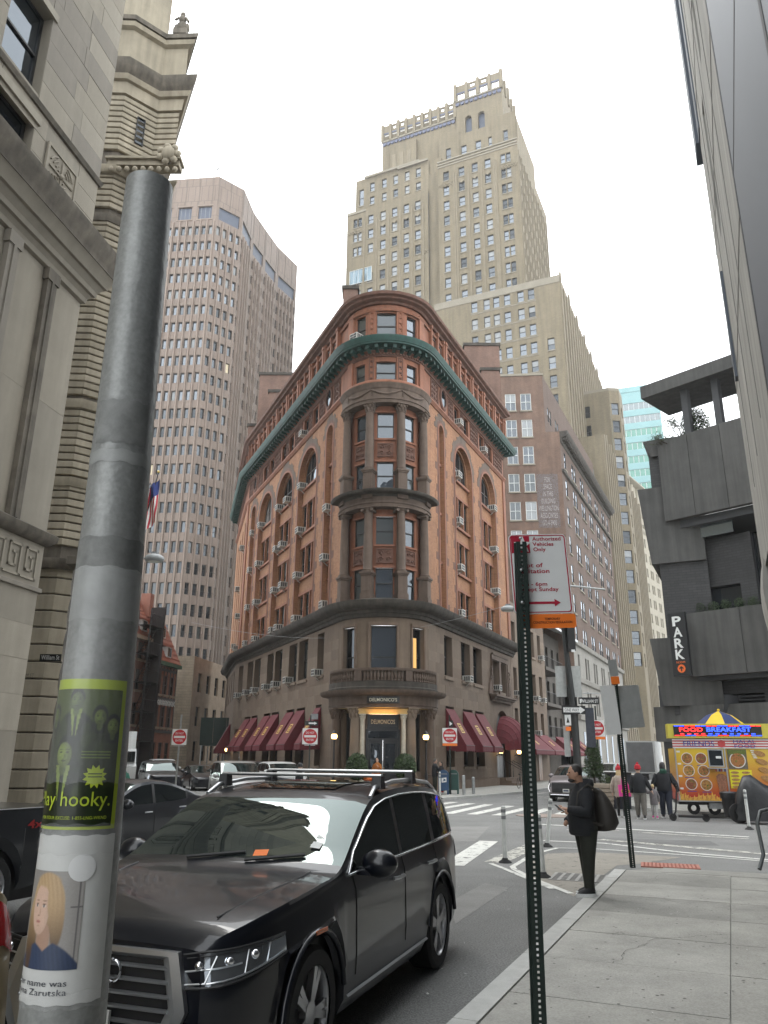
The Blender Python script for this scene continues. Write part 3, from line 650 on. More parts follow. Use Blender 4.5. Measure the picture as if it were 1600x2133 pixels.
# attic storey
def attic(F, L_, segs, seed):
    for a, c in segs:
        b = MB()
        MB().box(a, c, -.06, .03, 29.72, 31.55).build('attic_pier', TERR, wb, **F.place())
    n = int(L_/3.1)
cornice('attic_band', PATH, [(.03,31.3),(.1,31.32),(.14,31.45),(.03,31.5)], TERR, wb)
cornice('attic_cornice', PATH_END, [(0,31.85),(.12,31.87),(.2,32.0),(.45,32.1),(.5,32.2),(.7,32.3),(.74,32.5),(.5,32.56),(-.5,32.6),(-.5,31.9)], TERD, wb, 30)
for F, L_, step, s0 in ((FR_, SR, 3.05, 1.2), (FL_, SL, 3.05, .8), (FB_, LB, 3.0, .5)):
    u_ = s0; q = 0
    while u_ < L_-1.4:
        if u_ > .3 and u_ < L_-.8:
            window(wb, F, u_+.62, 29.3, .95, 1.85, 's', G_DARK, FR_DK, -.0, False); window(wb, F, u_+1.82, 29.3, .95, 1.85, 's', G_DARK, FR_DK, -.0, False)
            for x, wd, pr in ((u_-.1,.18,.2),(u_+1.12,.2,.2),(u_+2.35,.18,.2),(u_+2.6,.3,.28)):
                b = MB(); b.box(x, x+wd, -pr, .03, 29.05, 31.85); b.box(x-.05, x+wd+.05, -pr-.04, 0, 31.6, 31.85); b.build('attic_pier', TERR, wb, **F.place())
        u_ += step
# curved corner of frieze and attic, three windows each
ww = .62
def arcops(r, z0, z1, angs=(-38.5, 0, 38.5), hw=(.44,.68,.44)): return [((D(a)*r)-h, (D(a)*r)+h, z0, z1) for a, h in zip(angs, hw)]
for z0, z1, o0, o1 in ((25.7,28.3,25.9,27.45),(28.3,31.95,29.3,31.2)):
    oo = arcops(RW, o0, o1); wall('corner_wall', AF, aL*RW, aR*RW, z0, z1, oo, TERR, wb, .3, .03)
    for q, o in enumerate(oo): window(wb, AF, (o[0]+o[1])/2, o0, o[1]-o[0], o1-o0, 's', [G_BLIND, G_BLIND, G_SKY][q], FR_DK, .22, True)
    for a in (-19.5, 19.5):
        relief(AF, D(a)*RW-.17, D(a)*RW+.17, o0+.02, o1+.3, TERR if z0 > 28 else TERD, wb, int(a)+70, -.03, 'carved_pilaster')
        MB().box(-.27,.27,-.045,.05,o0-.1,o1+.42).build('pilaster', TERR, wb, AF.pos(D(a)*RW, 0, 0), D(a))
    for a in (-57, 57): MB().box(-.3,.3,-.09,.05,o0-.1,o1+.42).build('pilaster', TERR, wb, AF.pos(D(a)*RW, 0, 0), D(a))
ac(wb, AF, D(-42)*RW, 29.32, .05, 1.1)
# ---- the bow: two tiers of columns between three entablatures
RB = 2.42; BF = Arc(OX, OY, RB); E0, E1 = D(-82), D(82)
def bowpath(r): return arcpts(r, E0, E1, 30)
def tier(z0, z1, wins, panel, cap, seed):
    ops = []
    for o0, o1 in wins: ops += arcops(RB, o0, o1, (-42, 0, 42), (.45,.56,.45))
    wall('bow_wall', BF, E0*RB, E1*RB, z0, z1, ops, TERR, wb, .22)
    gl = [G_BLIND, G_MID, G_MID, G_SKY, G_MID, G_BLIND]; r = random.Random(seed)
    for q, o in enumerate(ops): window(wb, BF, (o[0]+o[1])/2, o[2], o[1]-o[0], o[3]-o[2], 's', r.choice(gl), FR_DK, .12, True)
    for a, h in ((-42,.42),(0,.52),(42,.42)): relief(BF, D(a)*RB-h, D(a)*RB+h, panel[0], panel[1], TERD, wb, seed+int(a), -.03)
    for a, h in ((-42,.55),(0,.66),(42,.55)):
        for o0, o1 in wins:
            b = MB(); b.box(-h, h, -.07, .05, o1, o1+.12); b.box(-h, h, -.09, .05, o0-.12, o0); b.build('window_trim', TERR, wb, BF.pos(D(a)*RB, 0, 0), D(a))
    for a in (-66, -21.5, 21.5, 66):
        p = Arc(OX, OY, 2.82).pos(D(a)*2.82, 0, 0); ph = 1.55
        b = MB(); b.box(-.36,.36,-.36,.36,z0-.45,z0+.2); b.box(-.31,.31,-.31,.31,z0+.2,z0+ph-.22); b.box(-.36,.36,-.36,.36,z0+ph-.22,z0+ph-.12); b.box(-.41,.41,-.41,.41,z0+ph-.12,z0+ph)
        b.box(-.2,.2,-.325,-.3,z0+.35,z0+ph-.4); b.build('pedestal', BROWN, wb, (p[0], p[1], 0), D(a))
        column(wb, (p[0], p[1], z0+ph), .29, z1-z0-ph, BROWN, cap, rz=D(a))
tier(11.35, 17.1, ((11.3,13.25),(14.75,16.6)), (13.55,14.5), 'i', 91)
tier(18.12, 24.35, ((18.45,20.35),(22.0,23.85)), (20.7,21.65), 'c', 95)
def ent(z0, z1, lip, mat_lip, swag=False):
    cornice('bow_entablature', bowpath(2.75), [(-.6,z0),(.3,z0),(.32,z0+.22),(.38,z0+.25),(.38,z0+.32),(.3,z0+.36),(.3,z1-.34),(-.6,z1-.34)], BROWN, wb)
    cornice('bow_cornice', bowpath(2.75), [(-.6,z1-.34),(.32,z1-.34),(.4,z1-.2),(lip-.1,z1-.16),(lip,z1-.04),(lip,z1+.02),(-.6,z1+.08)], mat_lip, wb)
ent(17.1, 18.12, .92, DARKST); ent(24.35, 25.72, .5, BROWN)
SW = Arc(OX, OY, 3.07)
for k in range(3):
    b = MB(); a0 = D(-58+k*39); pts = [SW.map((a0+D(39)*q/10)*3.07, 0, 25.3-.34*sin(pi*q/10)) for q in range(11)]; b.tube(pts, [.05+.03*sin(pi*q/10) for q in range(11)], 6)
    for q in range(5): p = SW.map((a0+D(2))*3.07, 0, 25.3-q*.1); b.ball(p, .045, 6, 0, 4)
    b.build('garland', BROWN, wb, **SW.place(), smooth=50)
# lower cornice of the whole building
LC = [PB1, PL1]+arcpts(RW+.15)+[(PR1[0]+NR[0]*.12, PR1[1]+NR[1]*.12)]
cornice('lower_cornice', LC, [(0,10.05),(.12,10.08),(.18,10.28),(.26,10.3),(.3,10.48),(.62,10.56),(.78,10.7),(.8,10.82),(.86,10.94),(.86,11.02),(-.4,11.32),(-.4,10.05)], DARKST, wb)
# ---- curved brownstone corner of floors one and two
CB = Arc(OX, OY, RW+.12); c_ops = [(D(-44)*3.02-.52, D(-44)*3.02+.52, 7.0, 9.5), (-.8, .8, 6.9, 9.55), (D(44)*3.02-.52, D(44)*3.02+.52, 7.0, 9.5)]
wall('corner_wall', CB, aL*3.02, aR*3.02, 4.9, 10.4, c_ops, BRS[0], wb, .4)
for q, o in enumerate(c_ops): window(wb, CB, (o[0]+o[1])/2, o[2], o[1]-o[0], o[3]-o[2], 'sl', [G_DARK, G_MID, G_DARK][q], FR_DK, .3, True)
for a, h in ((-44,.62),(0,.92),(44,.62)):
    b = MB(); b.box(-h, h, -.1, .05, 9.56, 9.75); b.box(-h, -h+.12, -.06, .05, 6.9, 9.56); b.box(h-.12, h, -.06, .05, 6.9, 9.56); b.build('window_surround', BRS[3], wb, CB.pos(D(a)*3.02, 0, 0), D(a))
MB().box(-.38,.12,.0,.02,.1,1.9).build('lit_blind', G_WARM, wb, CB.pos(D(44)*3.02, .27, 7.05), D(44))
# balcony with balusters
BP = arcpts(3.35, D(-80), D(80), 30)
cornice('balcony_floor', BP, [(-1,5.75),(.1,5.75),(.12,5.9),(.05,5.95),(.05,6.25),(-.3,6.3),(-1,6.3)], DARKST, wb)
cornice('balcony_rail', BP, [(-.26,6.86),(.0,6.86),(.03,6.93),(.03,7.02),(-.3,7.05)], BROWN, wb)
bal = MB(); bal.lathe([(.07,0),(.07,.05),(.04,.08),(.085,.2),(.095,.27),(.05,.42),(.045,.48),(.07,.52),(.07,.57)], n=8); bal = bal.mesh('baluster', BROWN, 40)
RL = Arc(OX, OY, 3.25)
for i in range(44):
    a = D(-78)+D(156)*i/43
    if min(abs(a-D(t)) for t in (-27, 27)) < D(6): continue
    put(bal, 'baluster', wb, RL.pos(a*3.25, 0, 6.29), a)
for t in (-27, 27, -79, 79): MB().box(-.22,.22,-.13,.16,6.28,6.88).build('balcony_pier', BROWN, wb, RL.pos(D(t)*3.25, 0, 0), D(t))
# porch: columns, entablature, sign, lit soffit, doorway
PP = arcpts(3.3, D(-88), D(88), 30)
cornice('porch_entablature', PP, [(-1.0,4.75),(.05,4.75),(.05,4.88),(.1,4.9),(.1,5.42),(.18,5.45),(.5,5.5),(.62,5.62),(.64,5.74),(-1,5.76)], BROWN, wb)
sg = thing('restaurant_sign', "black panel with pale letters DELMONICO'S over the corner porch", 'sign', (OX, OY-3.46, 0))
Arc0 = Arc(0, 3.46, 3.47)
b = MB(); rows = []
for i in range(13): u_ = -.95+1.9*i/12; rows.append([Arc0.pos(u_, y, z) for y, z in ((0,4.98),(-.03,4.98),(-.03,5.36),(0,5.36))])
b.grid(rows, 0, True, True); b.build('panel', mk('sign_black', (.015,.015,.016), .35, var=0), sg)
CREAM = mk('sign_cream', (.62,.58,.45), .5, var=.05)
letters('delA', .2, CREAM, sg, (0, -.045, 5.07), 0, 1.62, bend=3.5)
for z_ in (4.965, 5.36): pass
for a in (-64, -31.5, 31.5, 64):
    p = Arc(OX, OY, 3.12).pos(D(a)*3.12, 0, .12); big = abs(a) < 40
    b = MB(); b.box(-.4,.4,-.4,.4,0,.75); b.box(-.46,.46,-.46,.46,0,.25); b.build('pedestal', BRS[3], wb, p, D(a)); column(wb, (p[0], p[1], .87), .3, 3.9, BROWN if not big else BRS[2], 'c', rz=D(a))
# recessed wall behind the porch
PW = Arc(OX, OY, 2.55)
p_ops = [(D(-52)*2.55-.42, D(-52)*2.55+.42, 1.2, 4.5), (-.98, .98, .15, 4.4), (D(52)*2.55-.42, D(52)*2.55+.42, 1.2, 4.5)]
wall('porch_wall', PW, aL*2.55, aR*2.55, 0, 4.9, p_ops, BRS[0], wb, .35)
for a in (aL, aR): MB().box(-.05,.05,-3.02,-2.2,0,4.95).build('porch_cheek', BRS[0], wb, (OX, OY, 0), a)
for o in (p_ops[0], p_ops[2]): window(wb, PW, (o[0]+o[1])/2, 1.2, .84, 3.3, '1', G_DARK, FR_DK, .1, True)
b = MB(); b.lathe([(2.5,4.72),(3.3,4.74)], (OX, OY, 0), 24, 0, D(180), D(360)); b.build('soffit', mk('gilded_soffit', (.55,.38,.16), .55, var=.2, vs=4), wb)
MARB = mk('pale_marble', (.5,.46,.38), .5, var=.2, vs=3)
for x in (-1.2, 1.2): column(wb, (OX+x, OY-2.75, .2), .15, 4.2, MARB, 'c')
b = MB(); b.box(-1.45,1.45,-2.98,-2.55,4.4,4.7); b.box(-1.5,1.5,-3.02,-2.5,4.6,4.66); b.build('gilded_lintel', mk('gilded_lintel', (.55,.36,.13), .5, var=.15, vs=5), wb, (OX, OY, 0))
dr_ = MB(); dr_.box(-.98,.98,-2.28,-2.22,3.55,4.4); dr_.box(-1.0,-.86,-2.4,-2.2,.15,3.55); dr_.box(.86,1.0,-2.4,-2.2,.15,3.55); dr_.box(-.86,.86,-2.4,-2.2,2.95,3.05); dr_.box(-.86,.86,-2.4,-2.2,3.45,3.55); dr_.build('door_frame', mk('door_black', (.013,.013,.014), .3, var=0), wb, (OX, OY, 0))
MB().box(-.86,.86,-2.3,-2.28,3.05,3.45).build('transom_pane', G_DARK, wb, (OX, OY, 0))
for sx in (-1, 1):
    d_ = MB(); x0, x1 = (0.01, .85) if sx > 0 else (-.85, -.01)
    d_.box(x0, x1, -2.33, -2.29, .17, 2.95); d_.box(x0+.08, x1-.08, -2.36, -2.33, .3, .95)
    d_ = d_.build('door', MATS['door_black'], wb, (OX, OY, 0)); MB().box(x0+.14, x1-.14, -2.345, -2.335, 1.15, 2.75).build('pane', G_MID, d_); MB().tube([(sx*.07,-2.4,1.1),(sx*.07,-2.4,1.45)], .018, 6).build('handle', mk('brass', (.6,.42,.16), .3, 1, var=0), d_)
b = MB().box(-.85,.85,-.06,0,0,.52); s2 = thing('inner_sign', 'dark fascia with gold lettering DELMONICOS above the entrance doors', 'sign', (OX, OY-2.3, 3.72)); b.build('panel', MATS['sign_black'], s2); letters('delB', .24, mk('gold_leaf', (.55,.45,.28), .4, .3, var=0), s2, (0, -.066, .14), 0, 1.4)
b = MB(); b.lathe([(2.2,.12),(3.9,.12),(3.9,.2),(3.55,.2),(3.55,.28),(2.2,.28)], (OX, OY, 0), 20, 0, D(200), D(340)); b.build('step', BRS[2], wb)
pl = bpy.data.lights.new('porch_lamp', 'AREA'); pl.energy = 18; pl.color = (1,.62,.25); pl.size = 1.6
po = bpy.data.objects.new('porch_lamp', pl); COL.objects.link(po); po.location = (OX, OY-2.8, 4.35); po.rotation_euler = (pi, 0, 0); po.parent = wb
# roof, chimneys and penthouse blocks
def inset(pts, k): return [(x+(3-x)*0, y+k) for x, y in pts]
RFB = brick('roof_brick', (.18,.095,.068), (.14,.075,.055), (.19,.14,.115), .22, .075, .012, .2, .8)
b = MB(); b.prism([PB1, PL1]+arcpts(2.6)[::4]+[PR1], 32.2, 32.4); b.build('roof', DARKST, wb)
def roofblock(name, x0, x1, y0, y1, z1, cap=True):
    b = MB(); b.box(x0-(x0+x1)/2, x1-(x0+x1)/2, 0, y1-y0, 31.0, z1)
    if cap: b.box(x0-(x0+x1)/2-.12, x1-(x0+x1)/2+.12, -.12, y1-y0+.12, z1, z1+.3, 1)
    b.build(name, [RFB, DARKST], wb, ((x0+x1)/2, y0, 0))
roofblock('chimney', -3.3, -2.2, 51.6, 52.8, 36.6); roofblock('chimney', 9.2, 10.9, 66, 67.5, 37.4); roofblock('penthouse', 8.0, 11.5, 69, 75, 41.8)
roofblock('chimney', -12.0, -10.9, 72, 73.2, 37.9); roofblock('penthouse', -13.5, -9.0, 74.5, 80, 41.2); roofblock('chimney', -14.6, -13.4, 75.5, 77, 35.6)
b = MB(); b.box(-14,14,6,10,20,31.9); 
# ---- awnings with a gold monogram
AWN = mk('oxblood_canvas', (.115,.013,.02), .8, var=.15, vs=3, bump=.1, bs=12)
GOLD = mk('gold_print', (.62,.42,.07), .5, var=.05)
aws = []
def awning(F, u0, u1, zt, zb, pr, i, logo=True, parent=None):
    b = MB(); h = .38; w_ = u1-u0
    b.face([(u0,-.02,zt),(u1,-.02,zt),(u1,-pr,zb),(u0,-pr,zb)]); b.face([(u0,-.02,zt),(u0,-pr,zb),(u0,-.02,zb)]); b.face([(u1,-.02,zt),(u1,-.02,zb),(u1,-pr,zb)])
    b.v = [(x-(u0+u1)/2, y, z) for x, y, z in b.v]; n = max(5, int(w_/.18)); rows = []
    top = [(-w_/2,-.03,zb)]+[(-w_/2+w_*k/n,-pr-.005,zb) for k in range(n+1)]+[(w_/2,-.03,zb)]
    bot = [(x, y-.02*(k % 2), zb-h*.8-(.08 if k % 2 else 0)) for k, (x, y, z) in enumerate(top)]
    b.grid([bot, top])
    t = thing('awning', None, 'awning', F.pos((u0+u1)/2, -.02, 0), F.rz(0), 'oxblood awnings of the corner restaurant')
    b.build('canvas', AWN, t)
    if logo:
        dz, dy = zb-zt, -pr; L_ = hypot(dz, dy); lg = MB()
        def P(x, k, o=.012): return (x, -.02+(dy+.02)*k-o, zt+dz*k)
        for a, c, k0, k1 in ((-.3,.3,.40,.43),(-.3,.3,.63,.66),(-.3,-.22,.43,.63),(.22,.3,.43,.63)): lg.face([P(a,k1),P(c,k1),P(c,k0),P(a,k0)])
        for k_ in range(3): k0 = .475+k_*.045; lg.face([P(-.12,k0+.02),P(.12,k0+.03),P(.12,k0+.008),P(-.12,k0)])
        lg.face([P(-.14,.60),P(-.07,.60),P(-.07,.47),P(-.14,.47)]); lg.face([P(.07,.60),P(.14,.60),P(.14,.47),P(.07,.47)])
        lg.build('monogram', GOLD, t)
    b2 = MB(); b2.tube([(-w_/2,-pr,zb),(w_/2,-pr,zb)], .02, 6); b2.build('front_bar', BLK, t); aws.append(t); return t
names_r = ['behind the sign by the porch', 'left of the pair beside the round-headed door', 'right of the pair beside the round-headed door']
for i, o in enumerate(ops_r[3:6]): t = awning(FRb, o[0]-.05, o[1]+.05, 5.0, 2.75, 1.35, i); t['label'] = 'oxblood awning on the Beaver side, '+['behind the DO NOT ENTER sign by the porch','nearer of the pair beside the domed canopy','next to the domed canopy'][i]
lab = ['nearest the porch','second from the porch','third from the porch','fourth from the porch','fifth from the porch','sixth from the porch','farthest from the porch, by the lantern']
for i, o in enumerate(ops_l1): t = awning(FLb, o[0]-.05, o[1]+.05, 5.0, 2.75, 1.35, i); t['label'] = 'oxblood awning with gold monogram on the lane side, '+lab[i]
t = awning(FBb, LB-4, LB-2, 4.9, 2.6, 1.3, 9, False); t['label'] = 'oxblood awning beyond the bend of the lane facade'
# side entrance: domed canopy, dark arch, stair
dc = thing('domed_canopy', 'ribbed oxblood domed canopy over the side door', 'awning', FRb.pos(15.4, 0, 0), FRb.rz(0))
b = MB(); rows = []
for i in range(9):
    t0 = (pi/2)*i/8; rows.append([(-2.0*cos(k*pi/16)*1.0, -.05-1.75*sin(k*pi/16)*sin(t0+.0001)*1.0, 3.2+2.0*sin(pi/2-t0)*(sin(k*pi/16)*.35+.65)*1.0 if k not in (0, 16) else 3.2+2.0*sin(pi/2-t0)*.65) for k in range(17)])
b = MB(); rows = []
for i in range(13):
    ph = pi*i/12; rows.append([(-1.95*cos(ph), -.03-1.9*sin(q*pi/12)*(.35+.65*sin(ph)), 3.05+2.1*sin(ph)*cos(q*pi/12)) for q in range(7)])
b.grid(rows); n = len(rows); rim = [r[-1] for r in rows]
b.grid([[(x, y-.004, z-.42-(.06 if k % 2 else 0)) for k, (x, y, z) in enumerate(rim)], rim]); b.build('canvas', AWN, dc)
for i in range(1, 12): MB().tube([(p[0], p[1]-.012, p[2]+.005) for p in rows[i]], .014, 4).build('rib', mk('oxblood_seam', (.10,.008,.014), .8, var=0), dc)
b = MB().box(arch_r[0]+.05, arch_r[1]-.05, .44, .5, .3, 5.5); b.build('doorway', BLK, wb, **FRb.place())
dd = MB(); dd.box(14.5,15.38,.34,.42,.6,3.1); dd.box(15.42,16.3,.34,.42,.6,3.1); dd.build('door', MATS['door_black'], wb, **FRb.place())
st = thing('stone_steps', 'brownstone steps with iron rails under the domed canopy', 'steps', FRb.pos(15.4, 0, .12), FRb.rz(0))
for i in range(3): MB().box(-1.9, 1.9, -1.5+i*.42, .1, i*.17, (i+1)*.17).build('step', BRS[3], st)
for x in (-.6, .6, 1.7):
    MB().tube([(x,-1.7,0),(x,-1.7,.95),(x,-.2,1.75),(x,-.2,.5)], .03, 6).build('handrail', BLK, st)

# ---------------------------------------------------------------- office towers behind
TANB = brick('tan_brick', (.182,.150,.098), (.155,.127,.082), (.19,.16,.112), .5, .16, .02, .13, .12, .85, .16)
TANS = mk('tan_limestone', (.20,.168,.117), .85, var=.14, vs=.4, streak=.12)
TANP = mk('tan_pale_trim', (.235,.21,.165), .85, var=.1, vs=.6)
CORE = mk('roof_felt', (.12,.12,.115), .9, var=.15)
def P2(p, az, u): return (p[0]+sin(D(az))*u, p[1]+cos(D(az))*u)
def prismcore(parent, pts, z0, z1, mat, name='body'):
    return MB().prism(pts, z0, z1).build(name, mat, parent)
def fill_windows(parent, F, wins, style, gls, fr, d, seed, sill=None, indiv=True, sillw=.12):
    r = random.Random(seed)
    if indiv:
        for u_, z_, w_, h_ in wins: window(parent, F, u_, z_, w_, h_, ('b'+style if style[0] == 's' and r.random() < .3 else style), r.choice(gls), fr, d)
        if sill:
            sm_ = {}
            for u_, z_, w_, h_ in wins:
                k = round(w_, 2)
                if k not in sm_: sm_[k] = MB().box(-w_/2-.1, w_/2+.1, -sillw, .1, -.2, -.01).mesh('sill', sill)
                put(sm_[k], 'sill', parent, F.pos(u_, 0, z_), F.rz(u_))
    else:
        b = MB(); gl = list(dict.fromkeys(gls))
        for u_, z_, w_, h_ in wins:
            g = 1+gl.index(r.choice(gls)); f = .07
            b.face([F.map(u_-w_/2+f, d+.04, z_+f), F.map(u_+w_/2-f, d+.04, z_+f), F.map(u_+w_/2-f, d+.04, z_+h_-f), F.map(u_-w_/2+f, d+.04, z_+h_-f)], g)
            for q in ((-w_/2, w_/2, 0, f), (-w_/2, w_/2, h_-f, h_), (-w_/2, -w_/2+f, f, h_-f), (w_/2-f, w_/2, f, h_-f), (-w_/2+f, w_/2-f, h_/2-f/2, h_/2+f/2)):
                b.face([F.map(u_+q[0], d, z_+q[2]), F.map(u_+q[1], d, z_+q[2]), F.map(u_+q[1], d, z_+q[3]), F.map(u_+q[0], d, z_+q[3])], 0)
        o = b.build('far_windows', [fr]+gl, parent, **F.place()); o['kind'] = 'stuff'
def facade(parent, F, L_, z0, z1, wins, mat, style='s', gls=None, fr=None, d=.25, seed=1, sill=None, indiv=True, name='wall'):
    ops = [(u_-w_/2, u_+w_/2, z_, z_+h_) for u_, z_, w_, h_ in wins]
    wall(name, F, 0, L_, z0, z1, ops, mat, parent, d+.1); fill_windows(parent, F, wins, style, gls or [G_MID], fr or FR_DK, d, seed, sill, indiv)
SKYMIX = [G_SKY, G_SKY, G_SKY, G_SKY, G_MID, G_BLIND2, G_DARK]
# ---- tan art deco tower
tt = thing('tan_tower', 'tall stepped tan brick tower with pierced parapet crown behind the wedge building', 'tower')
C1 = (26.0, 124.0); FA = -65.5; SA = 24.5
def tan_front(name, back, ul, ur, z0, z1, wl, sill=TANP, ret=True, mat=TANB, **k):
    """front slab set `back` metres behind the main plane, from ul (left) to ur (right), measured leftwards from the main corner"""
    o = P2(C1, SA, back); p, q = P2(o, FA, ul), P2(o, FA, ur); F, L_ = face_between(p, q)
    facade(tt, F, L_, z0, z1, [(ul-u_, z_, w_, h_) for u_, z_, w_, h_ in wl], mat, 's', SKYMIX, FR_DK, .22, int(z1*7), sill, **k)
    return F, L_
rows1 = [115.6-3.66*k for k in range(9)]
w1 = [(u_, z_, 1.25, 2.3) for z_ in rows1 for u_ in (15.15, 11.8, 8.95, 6.25)]+[(u_, z_, .95, 2.3) for z_ in rows1 for u_ in (3.05, 1.95)]
tan_front('right_block', 0, 16.9, 0, 80, 121, w1)
rows2 = [111.8-3.66*k for k in range(8)]
w2 = [(u_, z_, 1.25, 2.3) for z_ in rows2 for u_ in (33, 30.1, 27.4, 24.7, 22.1)]+[(u_, z_, .95, 2.3) for z_ in rows2 if z_ not in (rows2[3],) for u_ in (36.7, 35.6)]
w2 = [q for q in w2 if not (q[0] == 33 and abs(q[1]-rows2[3]) < .1)]
F2, L2 = tan_front('left_block', 1.5, 38.7, 19.7, 70, 116.2, w2)
tan_front('left_tier', 2.0, 37.0, 19.7, 116.2, 124.6, [(u_, 117.2, 1.1, 2.1) for u_ in (33, 30.1, 27.4, 24.7, 22.1)]+[(u_, 120.6, 1.1, 2.4) for u_ in (33, 30.1, 27.4, 24.7, 22.1)]+[(35.6, 117.6, 1.1, 4.4)])
F3, L3 = tan_front('recess', 2.0, 19.75, 16.85, 70, 120.5, [])
window(tt, F2, 38.7-35.2, 97.6, 5.2, 3.4, '15', G_BLUE, FR_WH, -.05)
# vertical ribs between the middle columns and geometric spandrels
for u_ in (13.45, 13.0, 10.4, 7.6, 5.0, 4.6):
    F, L_ = face_between(P2(C1, FA, 17), C1); MB().box(-.18,.18,-.16,.05,84,117).build('rib', TANS, tt, F.pos(17-u_, 0, 0), F.rz(0))
for u_ in (34.5, 31.6, 28.8, 26.1, 23.4, 20.9): MB().box(-.18,.18,-.14,.05,82,113).build('rib', TANS, tt, F2.pos(38.7-u_, 0, 0), F2.rz(0))
FM, _ = face_between(P2(C1, FA, 17), C1)
def zigzag(F, u0, u1, z0, h):
    b = MB(); n = int((u1-u0)/1.1)
    for k in range(n):
        a = u0+(u1-u0)*k/n; c = u0+(u1-u0)*(k+1)/n; m_ = (a+c)/2
        for p, q in (((a, z0), (m_, z0+h)), ((m_, z0+h), (c, z0)), ((a, z0+h), (m_, z0)), ((m_, z0), (c, z0+h))): b.tube([(p[0],-.04,p[1]),(q[0],-.04,q[1])], .09, 4)
    b.build('zigzag_band', TANS, tt, **F.place())
zigzag(FM, .2, 3.2, 114.1, .9); zigzag(FM, 13.4, 16.8, 114.1, .9); zigzag(F2, .2, 4.2, 110.2, .9); zigzag(F2, 17.2, 19.0, 100.5, 1.0)
for k, (u_, z_) in enumerate([(5.2,114.5),(8.05,114.5),(10.75,114.5)]): MB().slab([(-.55,0),(0,-.55),(.55,0),(0,.55)], -.1, 0).build('diamond', TANS, tt, FM.pos(u_, 0, z_), FM.rz(0))
for u_ in (8.6, 11.3, 14.0, 16.6): MB().slab([(-.55,0),(0,-.55),(.55,0),(0,.55)], -.1, 0).build('diamond', TANS, tt, F2.pos(u_, 0, 110.7), F2.rz(0))
for z_ in (119.2, 119.8, 120.5): MB().box(0, 17, -.1-.08*(z_-119), 0, z_, z_+.3).build('parapet_band', TANP, tt, **FM.place())
for u0, u1, z_ in ((0, 4.5, 115.4), (12, 19, 123.8), (4, 17, 124.2)): MB().box(u0, u1, -.15, .1, z_, z_+.5).build('parapet_band', TANP, tt, **(F2.place() if z_ < 120 else F2.place()))
# upper tier above the right block
tan_front('upper_tier', 3.4, 17.6, 0.6, 121, 129.6, [(12.2,123.4,1.2,3.1),(9.0,123.4,1.2,3.1),(6.2,123.4,1.2,3.1),(15.6,123.2,1.1,3.6),(2.9,123.2,1.1,3.6)])
tan_front('shoulder', 3.2, 17.7, 13.2, 121, 131.1, [(15.6,123.2,1.1,3.6)]); tan_front('shoulder', 3.2, 6, .9, 121, 131, [(3.1,123.2,1.1,3.6)])
# crown: long left wing and the taller right pavilion
BLUET = mk('blue_glazed_brick', (.085,.095,.15), .5, var=.2, vs=2)
def crown(back, ul, ur, z0, z1, arches, nb):
    o = P2(C1, SA, back); F, L_ = face_between(P2(o, FA, ul), P2(o, FA, ur)); ops = [(ul-u_-.75, ul-u_+.75, za, zb, True) for u_, za, zb in arches]
    wall('crown_wall', F, 0, L_, z0, z1-4.6, ops, TANB, tt, .8)
    for o_ in ops: MB().box(o_[0], o_[1], .75, .85, o_[2], o_[3]).build('louvre', mk('louvre_blue', (.06,.075,.11), .5, var=.1), tt, **F.place())
    n = int(L_/.95)
    for k in range(n): MB().slab([(-.4,.7),(-.4,.2),(-.2,-.1),(0,0),(.2,-.1),(.4,.2),(.4,.7)], -.28, 0).build('corbel', BLUET, tt, F.pos((k+.5)*L_/n, 0, z1-5.6), F.rz(0))
    MB().box(0, L_, -.25, .4, z1-4.6, z1-4.2).build('parapet_band', TANP, tt, **F.place())
    for k in range(nb+1): u_ = L_*k/nb; h = .35 if k % 2 == 0 else .1; MB().box(-.3,.3,-.35,.45,z1-4.3,z1+h).build('crown_pier', TANS, tt, F.pos(u_, 0, 0), F.rz(0))
    for k in range(nb):
        a, c = L_*k/nb+.3, L_*(k+1)/nb-.3; m_ = (a+c)/2; wo = (c-a)*.26
        wall('crown_panel', F, a, c, z1-1.9, z1, [(m_-wo, m_+wo, z1-1.3, z1-.35)] if k % 3 else [], TANS, tt, .35, .0)
        MB().box(a, c, 0, .3, z1-2.3, z1-1.9).build('crown_rail', BLUET, tt, **F.place())
        nn = 5
        for q in range(nn): x = a+(c-a)*(q+.5)/nn; MB().box(x-.07, x+.07, .05, .2, z1-4.2, z1-2.3).build('baluster', TANS, tt, **F.place())
    return F, L_
crown(4.2, 31.6, 14.2, 124, 139.6, [], 9)
F, L_ = crown(4.0, 14.0, 3.6, 127, 143.6, [(11.2,130.2,134.6),(8.3,130.2,134.6)], 4)
o = P2(C1, SA, 4.0); Fs, Ls = face_between(P2(o, FA, 3.6), P2(P2(o, FA, 3.6), SA, 11)); wall('crown_wall', Fs, 0, Ls, 121, 142, [], TANB, tt, .3)
for k in range(5): MB().box(-.3,.3,-.3,.4,139,143.4+(.6 if k % 2 == 0 else 0)).build('crown_pier', TANS, tt, Fs.pos(k*2.7, 0, 0), Fs.rz(0))
# blocked bay in the crown wall
o3, _ = face_between(P2(P2(C1, SA, 4.2), FA, 31.6), P2(P2(C1, SA, 4.2), FA, 14.2)); MB().box(2.2,8.5,-.9,.1,123,132.5).build('crown_bay', TANB, tt, **o3.place())
for x in (3.2,5.0,6.8): MB().box(x-.5,x+.5,-.97,-.9,124.5,130).build('blind_arch', TANS, tt, **o3.place())
